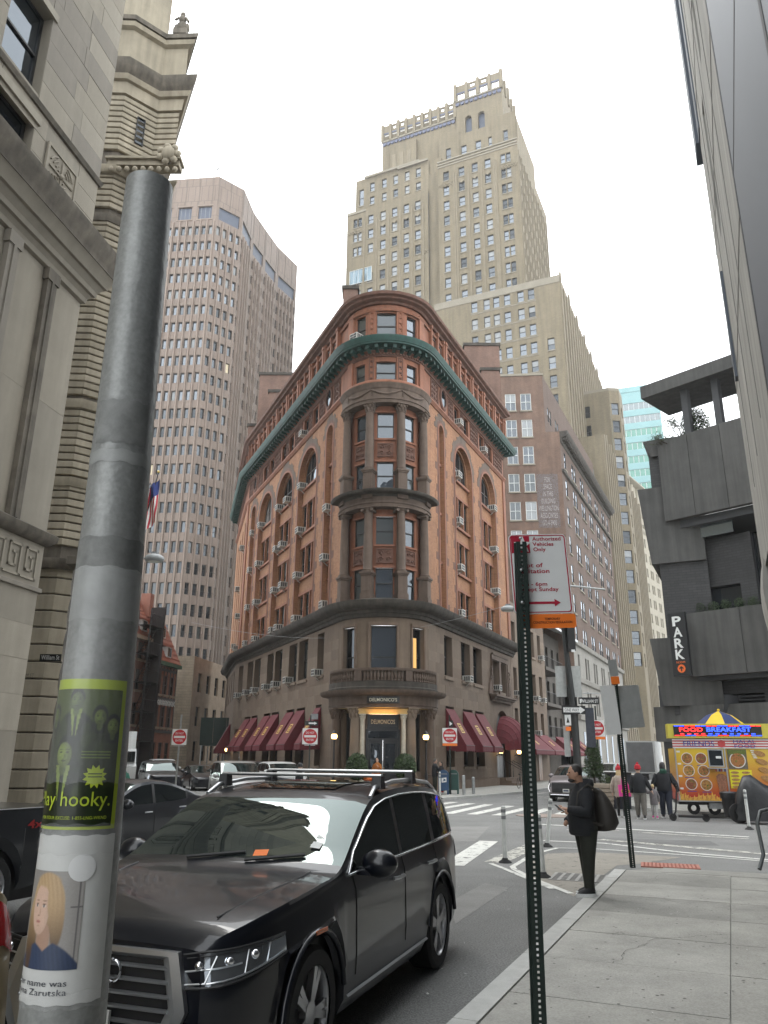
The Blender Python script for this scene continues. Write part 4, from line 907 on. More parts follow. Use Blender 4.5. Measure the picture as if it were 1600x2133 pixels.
# street side of the shaft, seen at a glancing angle
Fs, Ls = face_between(C1, P2(C1, SA, 26)); sw = [(1.6+k*2.42, z_, 1.15, 2.2) for z_ in [115.6-3.66*k for k in range(9)] for k in range(10)]
facade(tt, Fs, 26, 80, 121, sw, TANB, 's', SKYMIX, FR_DK, .22, 5, None, False)
for k in range(11): MB().box(-.16,.16,-.2,.05,84,118).build('rib', TANS, tt, Fs.pos(.4+k*2.42, 0, 0), Fs.rz(0))
prismcore(tt, [P2(P2(C1, SA, .6), FA, 16.5), P2(P2(C1, SA, .6), FA, .4), P2(P2(C1, SA, 26), FA, .4), P2(P2(C1, SA, 26), FA, 38), P2(P2(C1, SA, 2.2), FA, 38.2), P2(P2(C1, SA, 2.2), FA, 16.5)], 60, 115.8, CORE, 'core')
prismcore(tt, [P2(P2(C1, SA, 4.6), FA, 17), P2(P2(C1, SA, 4.6), FA, .9), P2(P2(C1, SA, 20), FA, .9), P2(P2(C1, SA, 20), FA, 17)], 115.8, 130.5, TANB, 'core')
prismcore(tt, [P2(P2(C1, SA, 5.0), FA, 31.4), P2(P2(C1, SA, 5.0), FA, 4), P2(P2(C1, SA, 15), FA, 4), P2(P2(C1, SA, 15), FA, 31.4)], 116, 137.5, TANB, 'core')
prismcore(tt, [P2(P2(C1, SA, 2.4), FA, 36.8), P2(P2(C1, SA, 2.4), FA, 17), P2(P2(C1, SA, 18), FA, 17), P2(P2(C1, SA, 18), FA, 36.8)], 115.8, 124.3, TANB, 'core')
# lower mass in front, on the street
LQ = (31.2, 119.0); FLq, LLq = face_between(P2(LQ, FA, 24), LQ)
rl = [81.5-3.66*k for k in range(14)]
lw = [(24-u_, z_, 1.2, 2.3) for z_ in rl[:8] for u_ in (16.05, 13.65, 11.8, 9.75, 7.2, 5.25)]+[(24-2.2, z_, 1.25, 2.4) for z_ in rl[3:8]]
facade(tt, FLq, LLq, 20, 85.2, lw, TANB, 's', SKYMIX, FR_DK, .22, 9, TANP)
MB().box(0, 24, -.08, 0, 83.9, 85.3).build('parapet_band', TANP, tt, **FLq.place())
for z_ in rl[:8]: MB().box(7.2, 19.6, -.05, 0, z_-.42, z_-.2).build('belt', TANP, tt, **FLq.place())
FLs, LLs = face_between(LQ, P2(LQ, SA, 46))
sw = [(1.8+k*2.6, z_, 1.3, 2.4) for z_ in rl for k in range(17)]
facade(tt, FLs, 46, 20, 85.2, sw, TANS, 's', [G_DARK, G_MID, G_MID, G_SKY], FR_DK, .25, 10, None, False)
for k in range(18): MB().box(-.3,.3,-.25,.05,22,84 if k % 3 else 86).build('pier', TANS, tt, FLs.pos(.5+k*2.6, 0, 0), FLs.rz(0))
prismcore(tt, [P2(P2(LQ, SA, .6), FA, 23.8), P2(P2(LQ, SA, .6), FA, .5), P2(P2(LQ, SA, 46), FA, .5), P2(P2(LQ, SA, 46), FA, 30)], 0, 85, CORE, 'core')
# ---- brown granite slab tower on the lane side
GRN = brick('pink_granite_panels', (.20,.15,.12), (.185,.137,.108), (.11,.083,.066), 1.4, 3.67, .06, .1, .15, .6, .08)
GRP = mk('pink_granite', (.215,.163,.13), .6, var=.12, vs=.3, streak=.1)
gt = thing('granite_tower', 'pinkish brown granite office tower with folded facade and narrow windows', 'tower')
GP = [(-72,134),(-34.5,130),(-30.0,133.9),(-29.1,141.1),(-27.3,146.9),(-25.3,153.0),(-21.6,160.0)]
WIN2 = [G_SKY, G_SKY, G_SKY, G_MID, G_SKY, G_SKY, G_BLIND2]; LITW = mk('lit_office', (.3,.26,.18), .4, var=.5, vs=1.5, emit=(1,.85,.55), est=.25); WIN1 = [G_DARK, G_DARK, G_MID, G_DARK, G_BLIND, G_DARK, G_MID, G_DARK, G_DARK, G_MID, G_BLIND, G_DARK, G_DARK, G_DARK, G_MID, LITW]
rows = [101.95-3.67*k for k in range(27)]; total = 0
for fi, (p, q) in enumerate(zip(GP, GP[1:])):
    F, L_ = face_between(p, q); n = max(2, round(L_/1.42)); 
    if fi == 1: n = 4
    cols = [(k+.5)*L_/n if fi else L_-.97-(n-1-k)*1.42 for k in range(n)]; cols = [c for c in cols if c > .4]
    wins = [(c, z_, .8, 2.08) for c in cols for z_ in rows if not (fi == 2 and False)]
    wall('wall', F, 0, L_, 2, 115.9, [(c-.4, c+.4, z_, z_+2.08) for c in cols for z_ in rows]+([(L_-2.3-k*4.2-1.5, L_-2.3-k*4.2+1.3, 105.7, 108.7) for k in range(8)] if fi == 0 else ([(.6, L_-.6, 105.7, 108.7)] if L_ > 3 else [])), GRN, gt, .5)
    up = [w_ for w_ in wins if w_[1] > 60]; lo = [w_ for w_ in wins if w_[1] <= 60]
    if fi == 0:
        near = [w_ for w_ in wins if w_[0] > L_-12.2]; rest = [w_ for w_ in wins if w_[0] <= L_-12.2]
        fill_windows(gt, F, [w_ for w_ in near if w_[1] > 62], '1', WIN2, FR_DK, .32, 3); fill_windows(gt, F, [w_ for w_ in near if w_[1] <= 62], '1', WIN1+[G_BLIND], FR_DK, .32, 4)
        fill_windows(gt, F, rest, '1', WIN2, FR_DK, .32, 5, None, False)
    elif fi == 1:
        fill_windows(gt, F, [w_ for w_ in wins if w_[1] > 85], '1', WIN2, FR_DK, .32, 6); fill_windows(gt, F, [w_ for w_ in wins if 40 < w_[1] <= 85], '1', WIN1, FR_DK, .32, 7); fill_windows(gt, F, [w_ for w_ in wins if w_[1] <= 40], '1', WIN1, FR_DK, .32, 7, None, False)
    else: fill_windows(gt, F, wins, '1', [G_SKY, G_SKY, G_MID], FR_DK, .32, 8+fi, None, False)
    rib = MB().box(-.13,.13,-.3,.02,3,105.2).mesh('rib', GRP)
    for k in range(len(cols)+1):
        u_ = (cols[k]-.71) if k < len(cols) else cols[-1]+.71
        if .1 < u_ < L_-.05: put(rib, 'rib', gt, F.pos(u_, 0, 0), F.rz(0))
    if fi == 0:
        for k in range(8):
            c = L_-2.4-k*4.2; b = MB(); b.box(c-1.4, c+1.4, .3, .4, 105.7, 108.7, 1)
            for q_ in range(3): b.box(c-.9+q_*.9-.04, c-.9+q_*.9+.04, .26, .3, 105.7, 108.7)
            b.build('louvre', [GREY, MATS['louvre_blue']], gt, **F.place()); MB().box(c-1.65, c+1.65, -.12, .0, 108.75, 109.05).build('louvre_frame', GRP, gt, **F.place()); MB().box(c-1.65, c+1.65, -.12, .0, 105.4, 105.68).build('louvre_frame', GRP, gt, **F.place())
    elif L_ > 3: MB().box(.6, L_-.6, .3, .4, 105.7, 108.7).build('louvre', MATS['louvre_blue'], gt, **F.place())
    for k in range(int(L_/2.8)+1): MB().box(-.06,.06,-.05,0,109.2,115.8).build('parapet_joint', mk('granite_joint', (.15,.12,.10), .7, var=0), gt, F.pos(.2+k*2.8, 0, 0), F.rz(0))
prismcore(gt, [(-71.5,135),(-35,130.9),(-30.8,134.4),(-29.9,141.2),(-28.1,147),(-26.1,153.2),(-22.4,160.2),(-60,175)], 0, 115.6, CORE, 'core')
MB().box(-44,-38,134,137,115.6,118.4).build('roof_house', GRP, gt); MB().tube([(-35.4,131,115.9),(-35.4,131,118.6)], .06, 5).build('mast', STEEL, gt); MB().ball((-35.4,131,119),(.5,.4,.5)).build('dish', WHITE, gt)
# ---- red brick loft building with the faded wall sign
RB1 = brick('dark_red_brick', (.145,.076,.05), (.108,.056,.038), (.175,.135,.108), .22, .075, .014, .28, .5, .9, .2)
RB2 = brick('brown_brick', (.105,.064,.046), (.085,.052,.038), (.12,.085,.068), .22, .075, .012, .18, .5, .9, .15)
G_BRT = glass('glass_street_sky', .45, (.05,.055,.06))
lf = thing('brick_loft_building', 'dark red brick loft building with white sash windows and faded painted wall sign', 'building')
KQ = (21.8, 88.4); FK, LK = face_between(P2(KQ, -85, 14), KQ); FKs, LKs = face_between(KQ, P2(KQ, 25.3, 35.5))
kr = [44.05-3.63*k for k in range(9)]; kw = [(14-u_, z_, 1.32, 2.32) for u_ in (5.85, 3.93) for z_ in kr]
facade(lf, FK, 12.3, 10, 48.9, kw, RB1, 's2', [G_BLIND2, G_BLIND, G_BLIND, G_MID], FR_WH, .06, 21, TANP)
facade(lf, Flat(*FK.pos(12.3, 0, 0)[:2], FK.a), 1.7, 10, 41, [], RB1); FK3 = Flat(*FK.pos(12.3, 0, 0)[:2], pi/2-D(25.3))
kws = [(4+k*4.2+j*1.25, z_, .75, 2.0) for k in range(7) for j in (0, 1) for z_ in (45.2-1.2, 42.3)][:0]
facade(lf, FK3, 34, 40.5, 48.9, [(2.2+k*4.3+j*1.2, 43.2, .8, 2.1) for k in range(7) for j in (0, 1)], RB2, 's', [G_BRT], FR_DK, .04, 22)
sr = [36.7-3.63*k for k in range(7)]
facade(lf, FKs, LKs, 15.2, 41, [(u_, z_, 1.1, 2.3) for z_ in sr for u_ in [2.4]+[6.8+k*5.4+j*1.5 for k in range(5) for j in (0, 1)]+[33.2]], RB2, 's', [G_BRT, G_BRT, G_SKY, G_MID], FR_DK, .03, 23, TANP)
cornice('roof_cornice', [FKs.pos(.1, 0, 0)[:2], FKs.pos(LKs, 0, 0)[:2]], [(0,39.6),(.15,39.7),(.2,40.2),(.7,40.4),(.95,40.7),(1.0,41.05),(0,41.1)], DARKST, lf)
for k in range(46): MB().box(-.12,.12,-.75,0,40.02,40.38).build('bracket', DARKST, lf, FKs.pos(.5+k*.76, 0, 0), FKs.rz(0))
cornice('string_course', [FKs.pos(.0, 0, 0)[:2], FKs.pos(LKs, 0, 0)[:2]], [(0,36.0-.3),(.25,36-.25),(.3,36.0),(0,36.1)], DARKST, lf)
STB = mk('pale_stone_base', (.22,.208,.185), .8, var=.15, vs=.6, streak=.12)
facade(lf, FKs, LKs, 0, 14.6, [(u_, z_, 1.0, 2.5) for z_ in (11.2, 7.2) for u_ in [2.6]+[6.8+k*5.4+j*1.5 for k in range(5) for j in (0, 1)]], STB, 's', [G_MID, G_DARK], FR_DK, .2, 24)
for z_ in (14.6, 10.4, 6.2): cornice('string_course', [FKs.pos(0, 0, 0)[:2], FKs.pos(LKs, 0, 0)[:2]], [(0,z_),(.3,z_+.05),(.4,z_+.5),(0,z_+.6)], STB, lf)
for k in range(7): MB().box(-.5,.5,.2,.3,.5,5).build('shop_window', G_DARK, lf, FKs.pos(3+k*4.6, -.25, 0), FKs.rz(0), None)
prismcore(lf, [FK.pos(.3,.5,0)[:2], FK.pos(12,.5,0)[:2], FKs.pos(LKs,1.8,0)[:2], FKs.pos(LKs,14,0)[:2]], 0, 48.5, CORE, 'core')
MB().box(0,12.4,-.1,.5,48.9,49.2).build('coping', TANP, lf, **FK.place())
# ghost sign: a worn whitewashed panel with letters
GH = worn('ghost_sign_white', (.34,.31,.30), .54); GHD = worn('ghost_sign_dark', (.13,.105,.10), .52)
b = MB(); b.face([(0,0,0),(2.6,0,0),(2.6,0,6.9),(0,0,6.9)]); b.build('ghost_sign', GHD, lf, FK.pos(10.85, -.012, 28.5), FK.rz(0)); letters('ghost', 6.2, GH, lf, FK.pos(12.15, -.02, 28.8), FK.rz(0), 2.35)
# ---- low brownstone annex beside the wedge building
an = thing('brownstone_annex', 'low brownstone restaurant annex with recessed balconies beside the wedge building', 'building')
FN = Flat(PR1[0], PR1[1], pi/2-AR); ow = [(u_, z_, 1.15, 2.35) for z_ in (10.9, 7.0) for u_ in (.9, 4.2, 7.2, 9.6)]+[(u_, 4.0, 1.1, 2.0) for u_ in (.9, 7.2, 9.6)]
facade(an, FN, 11.6, 0, 14.9, ow, BRS[1], 's', [G_DARK, G_MID], FR_DK, .3, 31, BRS[2])
for u_, z_ in ((9.6,10.9),(.9,7),(7.2,7),(9.6,7),(.9,4),(7.2,4)): ac(an, FN, u_, z_)
blocks('stone_block', FN, 0, 11.6, 6, 14.8, [(q[0]-q[2]/2, q[0]+q[2]/2, q[1], q[1]+q[3]) for q in ow], BRS, an, 1.6, .7, .012, .012, .4, 9, maxn=90)
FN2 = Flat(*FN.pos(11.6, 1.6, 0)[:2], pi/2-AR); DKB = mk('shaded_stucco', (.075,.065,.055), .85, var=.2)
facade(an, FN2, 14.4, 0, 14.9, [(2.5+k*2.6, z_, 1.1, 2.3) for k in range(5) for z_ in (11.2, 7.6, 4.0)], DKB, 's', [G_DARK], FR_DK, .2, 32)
MB().box(-.2,0,.0,1.7,0,14.9).build('party_wall', BRS[1], an, FN.pos(11.6, 0, 0), FN.rz(0))
for z_ in (10.6, 7.2, 4.0):
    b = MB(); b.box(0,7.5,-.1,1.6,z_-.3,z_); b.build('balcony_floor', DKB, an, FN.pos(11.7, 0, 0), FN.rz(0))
    r_ = MB(); r_.tube([(0,-.05,z_+1),(7.5,-.05,z_+1)], .03, 5)
    for k in range(26): r_.tube([(k*.3,-.05,z_),(k*.3,-.05,z_+1)], .014, 4)
    r_.build('balcony_rail', BLK, an, FN.pos(11.7, 0, 0), FN.rz(0))
b = MB(); b.face([(8,-.4,14.9),(26,-.4,14.9),(26,4,17),(8,4,17)]); b.box(8,26,-.5,-.38,14.75,14.98); b.build('skylight', mk('skylight_glazing', (.5,.52,.53), .3, var=.1), an, **FN.place())
prismcore(an, [FN.pos(0,.6,0)[:2], FN.pos(11.4,.6,0)[:2], FN.pos(11.4,2.3,0)[:2], FN.pos(26,2.3,0)[:2], FN.pos(26,12,0)[:2], FN.pos(0,8,0)[:2]], 0, 14.8, CORE, 'core')
for i, (a, c) in enumerate(((.2,6.4),(6.7,10.9),(14.2,19.5),(21.2,25.0))):
    t = awning(FN, a, c, 4.1, 2.7, 1.7, 20+i, True); t['label'] = 'wide oxblood awning on the annex, '+['nearest the domed canopy','second along, beside the doorway','under the balconies','farthest down the street'][i]
b = MB(); b.box(7.3,8.5,-.05,.1,.2,2.6); b.build('door', mk('varnished_wood', (.17,.075,.025), .4, var=.25, vs=3), an, **FN.place())
for k, x in enumerate((11.8, 16, 20)): MB().box(x, x+3.2, -.06, .0, .3, 2.6).build('shop_window', G_DARK, an, **FN2.place())
# ---- tan office block with canted corner bay further down the street
tb = thing('tan_office_block', 'tan stone office block with tall corner bay beyond the brick loft building', 'building')
TQ = P2(KQ, 25.3, 36); FT, LT = face_between(TQ, P2(TQ, 25.3, 46))
tr = [50-3.5*k for k in range(14)]
facade(tb, FT, LT, 0, 54, [(1.6+k*2.3, z_, 1.2, 2.3) for k in range(19) for z_ in tr], TANS, 's', [G_DARK, G_DARK, G_MID], FR_DK, .3, 41, None, False)
for k in range(20): MB().box(-.28,.28,-.3,.05,10,55+(k % 2)*.8).build('pier', TANS, tb, FT.pos(.45+k*2.3, 0, 0), FT.rz(0))
bay = [P2(TQ, 25.3, 12.5), FT.pos(13.5, -1.7, 0)[:2], FT.pos(17.5, -1.7, 0)[:2], P2(TQ, 25.3, 18.7)]
for i, (p, q) in enumerate(zip(bay, bay[1:])):
    F, L_ = face_between(p, q); facade(tb, F, L_, 5, 69, [(L_/2, z_, 1.4, 2.4) for z_ in [64-3.6*k for k in range(14)]], TANB, 's', [G_DARK, G_MID], FR_DK, .2, 50+i)
Fq, Lq = face_between(P2(P2(TQ, 25.3, 12.4), -64.7, 9), P2(TQ, 25.3, 12.4)); facade(tb, Fq, Lq, 40, 69, [(4.5, z_, 1.6, 2.4) for z_ in (64, 60, 56)], TANB, 's', [G_DARK], FR_DK, .2, 54)
MB().prism([P2(p, 115.3, 0) for p in bay]+[P2(P2(TQ, 25.3, 18.6), -64.7, 9), P2(P2(TQ, 25.3, 12.5), -64.7, 9)], 68.9, 69.6).build('roof', TANP, tb)
prismcore(tb, [P2(P2(TQ, 25.3, .5), -64.7, .6), P2(P2(TQ, 25.3, 45), -64.7, .6), P2(P2(TQ, 25.3, 45), -64.7, 14), P2(P2(TQ, 25.3, .5), -64.7, 14)], 0, 53.6, CORE, 'core')
Fq, Lq = face_between(P2(TQ, -64.7, 12), TQ); facade(tb, Fq, Lq, 30, 55, [(8, 50, 1.6, 2), (8, 46, 1.6, 2)], TANB, 's', [G_DARK], FR_DK, .2, 55)
# ---- cream limestone office building closing the street
cb_ = thing('cream_office_building', 'pale cream limestone office building closing the far end of the street', 'building')
CRM = mk('cream_limestone', (.36,.325,.255), .8, var=.1, vs=.25, streak=.1)
CP = (57.0, 172.2); FC, LC_ = face_between(CP, P2(CP, 36, 40)); Fd, Ld = face_between(P2(CP, -60, 8), CP)
cr_ = [59-3.7*k for k in range(15)]
facade(cb_, FC, LC_, 0, 67, [(2.4+k*4.2+j*1.3, z_, .95, 2.2) for k in range(5) for j in (0, 1) for z_ in cr_], CRM, 's', [G_DARK, G_MID], FR_DK, .4, 61)
facade(cb_, Fd, Ld, 0, 67, [(2+j*3.5, z_, 1.1, 2.2) for j in (0, 1) for z_ in cr_], CRM, 's', [G_DARK], FR_DK, .4, 62, None, False)
for z_, o_ in ((66, 1.2), (55, .5), (14, .7), (6.5, .6)): cornice('cornice', [P2(CP, -60, 8), CP, P2(CP, 36, 40)], [(0,z_),(o_*.5,z_+.3),(o_,z_+.7),(o_,z_+1),(0,z_+1.1)], CRM, cb_)
for k in range(7): MB().lathe([(.5,56.2),(.45,58),(.4,64.5),(.55,65.8)], FC.map(.6+k*4.2, -.1, 0), 8).build('column', CRM, cb_, **FC.place(), smooth=50)
prismcore(cb_, [P2(CP, 10, .8), P2(P2(CP, 36, 39), -54, 1), P2(P2(CP, 36, 39), -54, 12), P2(P2(CP, -60, 7.5), 30, 2)], 0, 66.8, CORE, 'core')
# ---- blue-green curtain wall tower
bt = thing('green_glass_tower', 'pale blue green curtain wall tower with bands of windows far behind', 'tower')
TEAL = mk('teal_spandrel', (.22,.40,.41), .35, var=.06, vs=.3); GTEAL = glass('glass_teal', .12, (.03,.18,.13), gcol=(.75,.95,.9)); GTD = glass('glass_teal_dark', .15, (.10,.13,.12))
GQ = (90.5, 230.0); FG, LG = face_between(P2(GQ, -70, 26), GQ)
grw = [113-4.7*k for k in range(9)]
wall('spandrel_wall', FG, 0, LG, 40, 121.2, [(.3, LG-.3, z_, z_+2.5) for z_ in grw], TEAL, bt, .35)
for i, z_ in enumerate(grw):
    for k in range(16):
        u_ = .3+(LG-.6)*(k+.5)/16; me, _ = win_mesh(1.52, 2.5, '1', (GTD if i < 2 else GTEAL), mk('aluminium_mullion', (.6,.66,.66), .4, .3, var=0)); put(me, 'window', bt, FG.pos(u_, .2, z_), FG.rz(0))
MB().box(0, LG, -.15, .2, 119.6, 121.4).build('parapet', TEAL, bt, **FG.place())
Fh, Lh = face_between(GQ, P2(GQ, 20, 12)); wall('end_wall', Fh, 0, Lh, 30, 121.2, [], WHITE, bt); prismcore(bt, [FG.pos(.2,.5,0)[:2], FG.pos(LG-.3,.5,0)[:2], Fh.pos(Lh,.3,0)[:2], FG.pos(.2,12,0)[:2]], 20, 121, CORE, 'core')
for x, h in ((7,4),(16,5)): MB().tube([FG.map(x,3,121),FG.map(x,3,121+h)], .12, 4).build('mast', STEEL, bt, **FG.place())

# ---------------------------------------------------------------- beige limestone bank building, near left
LIM = [mk('limestone_%d' % i, c, .8, var=.1, vs=.8, bump=.12, bs=40, streak=.1) for i, c in enumerate([(.285,.253,.20),(.262,.234,.187),(.225,.20,.165),(.31,.277,.222)])]
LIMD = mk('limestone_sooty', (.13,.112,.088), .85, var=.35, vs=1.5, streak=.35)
lb = thing('limestone_building', 'beige limestone building with heavy cornice and fretwork band at the street corner', 'building')
LC0 = (-9.1, 19.95); FLm, LLm = face_between(P2(LC0, 191, 26), LC0)       # local u runs from the near end (0) to the corner (26)
def lu(u_): return LLm-u_
lops = [(lu(4.75), lu(3.15), 19.4, 22.2), (lu(4.75), lu(3.1), 16.75, 18.5), (lu(9), lu(7.2), 19.4, 22.2), (lu(9), lu(7.2), 16.75, 18.5)]
wall('wall', FLm, 0, LLm, 0, 33, lops, LIM[1], lb, .5)
for o in lops: window(lb, FLm, (o[0]+o[1])/2, o[2], o[1]-o[0], o[3]-o[2], 's', G_MID, FR_DK, .3, True)
for o in lops: MB().box(o[0]-.15, o[1]+.15, -.08, .0, o[3], o[3]+.25).build('lintel', LIM[3], lb, **FLm.place())
Frt, Lrt = face_between(LC0, P2(LC0, 281, 16)); wall('wall', Frt, 0, Lrt, 0, 33, [], LIM[2], lb)
blocks('stone_block', FLm, lu(9.5), LLm, 19.2, 30.5, lops, LIM, lb, 1.5, .75, .02, .016, .5, 71, maxn=110)
blocks('stone_block', FLm, lu(6.5), LLm, 16.95, 19.0, lops+[(lu(2.6), lu(1.0), 16, 18.7)], LIM[:2], lb, 1.6, .68, .012, .014, .4, 72, maxn=40)
blocks('stone_block', FLm, lu(7), LLm, 2.5, 6.0, [], [LIM[0], LIM[1], LIM[3]], lb, 2.4, .88, .008, .01, .5, 73, maxn=50)
blocks('stone_block', FLm, lu(7), LLm, 7.5, 14.6, [(lu(1.75), lu(1.38), 0, 15), (lu(3.4), lu(3.0), 0, 15), (lu(5.4), lu(5.0), 0, 15)], [LIM[0], LIM[1]], lb, 1.7, 3.5, .006, .008, .1, 74, maxn=30)
end = (LC0[0]-.05, LC0[1]); cp = [P2(LC0, 191, 26), LC0, P2(LC0, 281, 6)]
cornice('cornice', cp, [(0,14.75),(.1,14.8),(.14,15.05),(.28,15.1),(.34,15.4),(.5,15.45),(.62,15.75),(.66,15.8)], LIM[1], lb); cornice('cornice_lip', cp, [(0,15.8),(.68,15.8),(.7,16.0),(.86,16.3),(.88,16.5),(0,16.75)], LIMD, lb)
cornice('string_course', cp, [(0,18.98),(.07,19.0),(.12,19.15),(0,19.22)], LIMD, lb)
cornice('string_course', cp, [(0,7.25),(.1,7.27),(.22,7.4),(.24,7.55),(.12,7.62),(0,7.62)], LIMD, lb)
cornice('string_course', cp, [(0,5.98),(.07,6.0),(.07,6.1),(0,6.13)], LIM[2], lb)
for u_ in (1.55, 3.2, 5.2):
    b = MB(); b.box(-.2,.2,-.16,0,7.6,14.4); b.box(-.26,.26,-.2,0,14.4,14.75); b.box(-.05,.05,-.2,-.16,7.6,14.4); b.build('pilaster', LIMD if u_ < 2 else LIM[2], lb, FLm.pos(lu(u_), 0, 0), FLm.rz(0))
# carved square rosette panel
b = MB(); b.box(-.72,.72,-.03,.0,0,1.32); b.box(-.72,.72,-.07,-.03,0,.08); b.box(-.72,.72,-.07,-.03,1.24,1.32); b.box(-.72,-.64,-.07,-.03,.08,1.24); b.box(.64,.72,-.07,-.03,.08,1.24)
for q in range(4):
    for k in range(4):
        t = pi/4+q*pi/2; r0 = .18+k*.12; sp_ = .22+.05*k
        b.tube([(r0*1.05*cos(t-sp_+2*sp_*j/6), -.05, .66+r0*sin(t-sp_+2*sp_*j/6)) for j in range(7)], .028, 5)
    b.tube([(0,-.05,.66),(.55*cos(q*pi/2),-.05,.66+.5*sin(q*pi/2))], .03, 5)
b.ball((0,-.05,.66), .1, 8); b.build('carved_panel', LIM[0], lb, FLm.pos(lu(1.8), -.012, 17.1), FLm.rz(0), smooth=40)
# Greek key band
key = [(0,0,.62,.06),(.56,0,.62,.82),(.14,.76,.62,.82),(.14,.2,.2,.82),(.14,.2,.44,.26),(.38,.2,.44,.6),(.28,.54,.44,.6)]
kb = MB()
for x0, z0, x1, z1 in key: kb.box(x0, x1, -.03, .0, z0, z1)
kb = kb.mesh('fret_unit', LIM[0])
for k in range(11): put(kb, 'fret_unit', lb, FLm.pos(lu(.2+.66*(k+1)), -.008, 6.25), FLm.rz(0))
prismcore(lb, [FLm.pos(0,.8,0)[:2], FLm.pos(LLm-.6,.8,0)[:2], P2(P2(LC0, 281, 16), 191, .6), P2(P2(LC0, 281, 16), 191, 26)], 0, 32.8, CORE, 'core')
# ---------------------------------------------------------------- rusticated building across the side street
rb = thing('rusticated_building', 'sooty beige rusticated stone building with bowed cornice behind the lamp pole', 'building')
RS = [mk('rusticated_stone_%d' % i, c, .85, var=.16, vs=.7, streak=.2) for i, c in enumerate([(.325,.283,.212),(.295,.257,.19),(.35,.305,.23)])]
RP = [(-34,29.2),(-13.0,30.0),(-11.7,31.1),(-10.6,31.05),(-17.5,45)]
sweep(RP, [(-.3,0),(-.12,0),(-.12,34),(-.3,34)]).build('wall', LIMD, rb)
z = .1; k = 0
while z < 33.2:
    h = .66 if z < 9 or 28.2 < z < 29.1 else .335
    if not (9.0 < z < 9.7 or 12.5 < z < 12.9 or 16.0 < z < 16.5 or 22.4 < z < 22.9 or 25.6 < z < 26.1 or 28.3 < z < 29.2):
        sweep(RP, [(-.14,z+.02),(-.02,z+.02),(.02,z+.05),(.02,z+h-.06),(-.02,z+h-.03),(-.14,z+h-.03)]).build('stone_course', RS[k % 3] if k % 4 else RS[1], rb)
    z += h; k += 1
for z_, o_, m in ((9.0,.32,LIMD),(12.5,.14,RS[1]),(16.05,.16,RS[2]),(22.4,.14,RS[0]),(25.6,.12,LIMD),(28.3,.22,RS[0])): cornice('string_course', RP, [(-.1,z_),(o_*.6,z_+.04),(o_,z_+.25),(o_,z_+.42),(-.1,z_+.5)], m, rb)
cornice('cornice', RP, [(-.1,33.1),(.1,33.15),(.15,33.8),(.3,33.85),(.4,34.1),(-.1,34.15)], RS[0], rb); cornice('cornice_lip', RP, [(-.1,34.1),(.3,34.15),(.42,34.35),(.55,34.6),(.58,34.95),(.4,35.1),(-.1,35.2)], LIMD, rb)
cornice('parapet', RP, [(-.6,35.1),(.1,35.1),(.1,37.2),(.3,37.3),(.35,37.55),(-.6,37.7)], RS[1], rb); cornice('parapet_lip', RP, [(-.6,37.6),(.42,37.6),(.45,37.85),(-.6,37.95)], LIMD, rb)
cornice('upper_wall', RP, [(-2,37.8),(-.9,37.8),(-.9,52),(-2,52)], RS[1], rb)
# stone figure group on the parapet and narrow slit windows in the canted bay
st_ = MB(); st_.box(-.35,.35,-.35,.35,0,.35); st_.ball((0,0,.7),(.3,.26,.45)); st_.ball((0,-.05,1.2),(.2,.2,.32)); st_.ball((0,-.05,1.58),.14); st_.ball((.28,0,.7),(.12,.16,.3)); st_.ball((-.28,0,.6),(.14,.2,.34)); st_.tube([(.2,-.1,1.3),(.38,-.2,.9)], .07, 6); st_.tube([(-.2,-.1,1.3),(-.3,-.25,1.0)], .07, 6)
so = st_.build('parapet_statue', LIMD, rb, (-10.9, 30.95, 37.9), smooth=60)
Fch, Lch = face_between(RP[1], RP[2])
for z_ in (30.6, 26.4, 20, 14.0): window(rb, Fch, Lch*.55, z_, .42, 1.6, '1', G_DARK, FR_DK, -.07)
# carved cartouche over the entrance column, twisted shaft beside the street sign
ct = MB(); ct.box(-1.9,1.5,-.5,.1,0,.3); ct.box(-2.0,1.6,-.62,.1,.3,.42)
for k in range(9): ct.ball((-1.7+k*.38, -.5, -.25), (.14,.12,.16), 6, 0, 4)
for k in range(7): t = 2*pi*k/7; ct.ball((1.0+.42*cos(t), -.62, .55+.42*sin(t)), (.2,.14,.2), 6, 0, 4)
ct.ball((1.0,-.66,.55), (.34,.2,.4), 8); ct.build('cartouche', RS[0], rb, (-11.4, 30.3, 28.7), smooth=60)
tw = MB(); rows = []
for k in range(60): z_ = k*.15; rows.append([((.2+.035*cos(3*(2*pi*q/15)-z_*5))*cos(2*pi*q/15), (.2+.035*cos(3*(2*pi*q/15)-z_*5))*sin(2*pi*q/15), z_) for q in range(15)])
tw.grid(rows, 0, True); tw.build('twisted_shaft', LIMD, rb, (-11.9, 29.4, 0), smooth=50); MB().box(-.4,.4,-.4,.4,9.0,9.3).build('shaft_capital', LIMD, rb, (-11.9, 29.4, 0))
letters('wst', .15, LIMD, rb, (-13.7, 29.88, 4.75), 0, .8)
prismcore(rb, [(-33,32),(-14.2,32.6),(-13,33.2),(-12.8,33.4),(-18.8,44),(-33,46)], 0, 51, CORE, 'core')
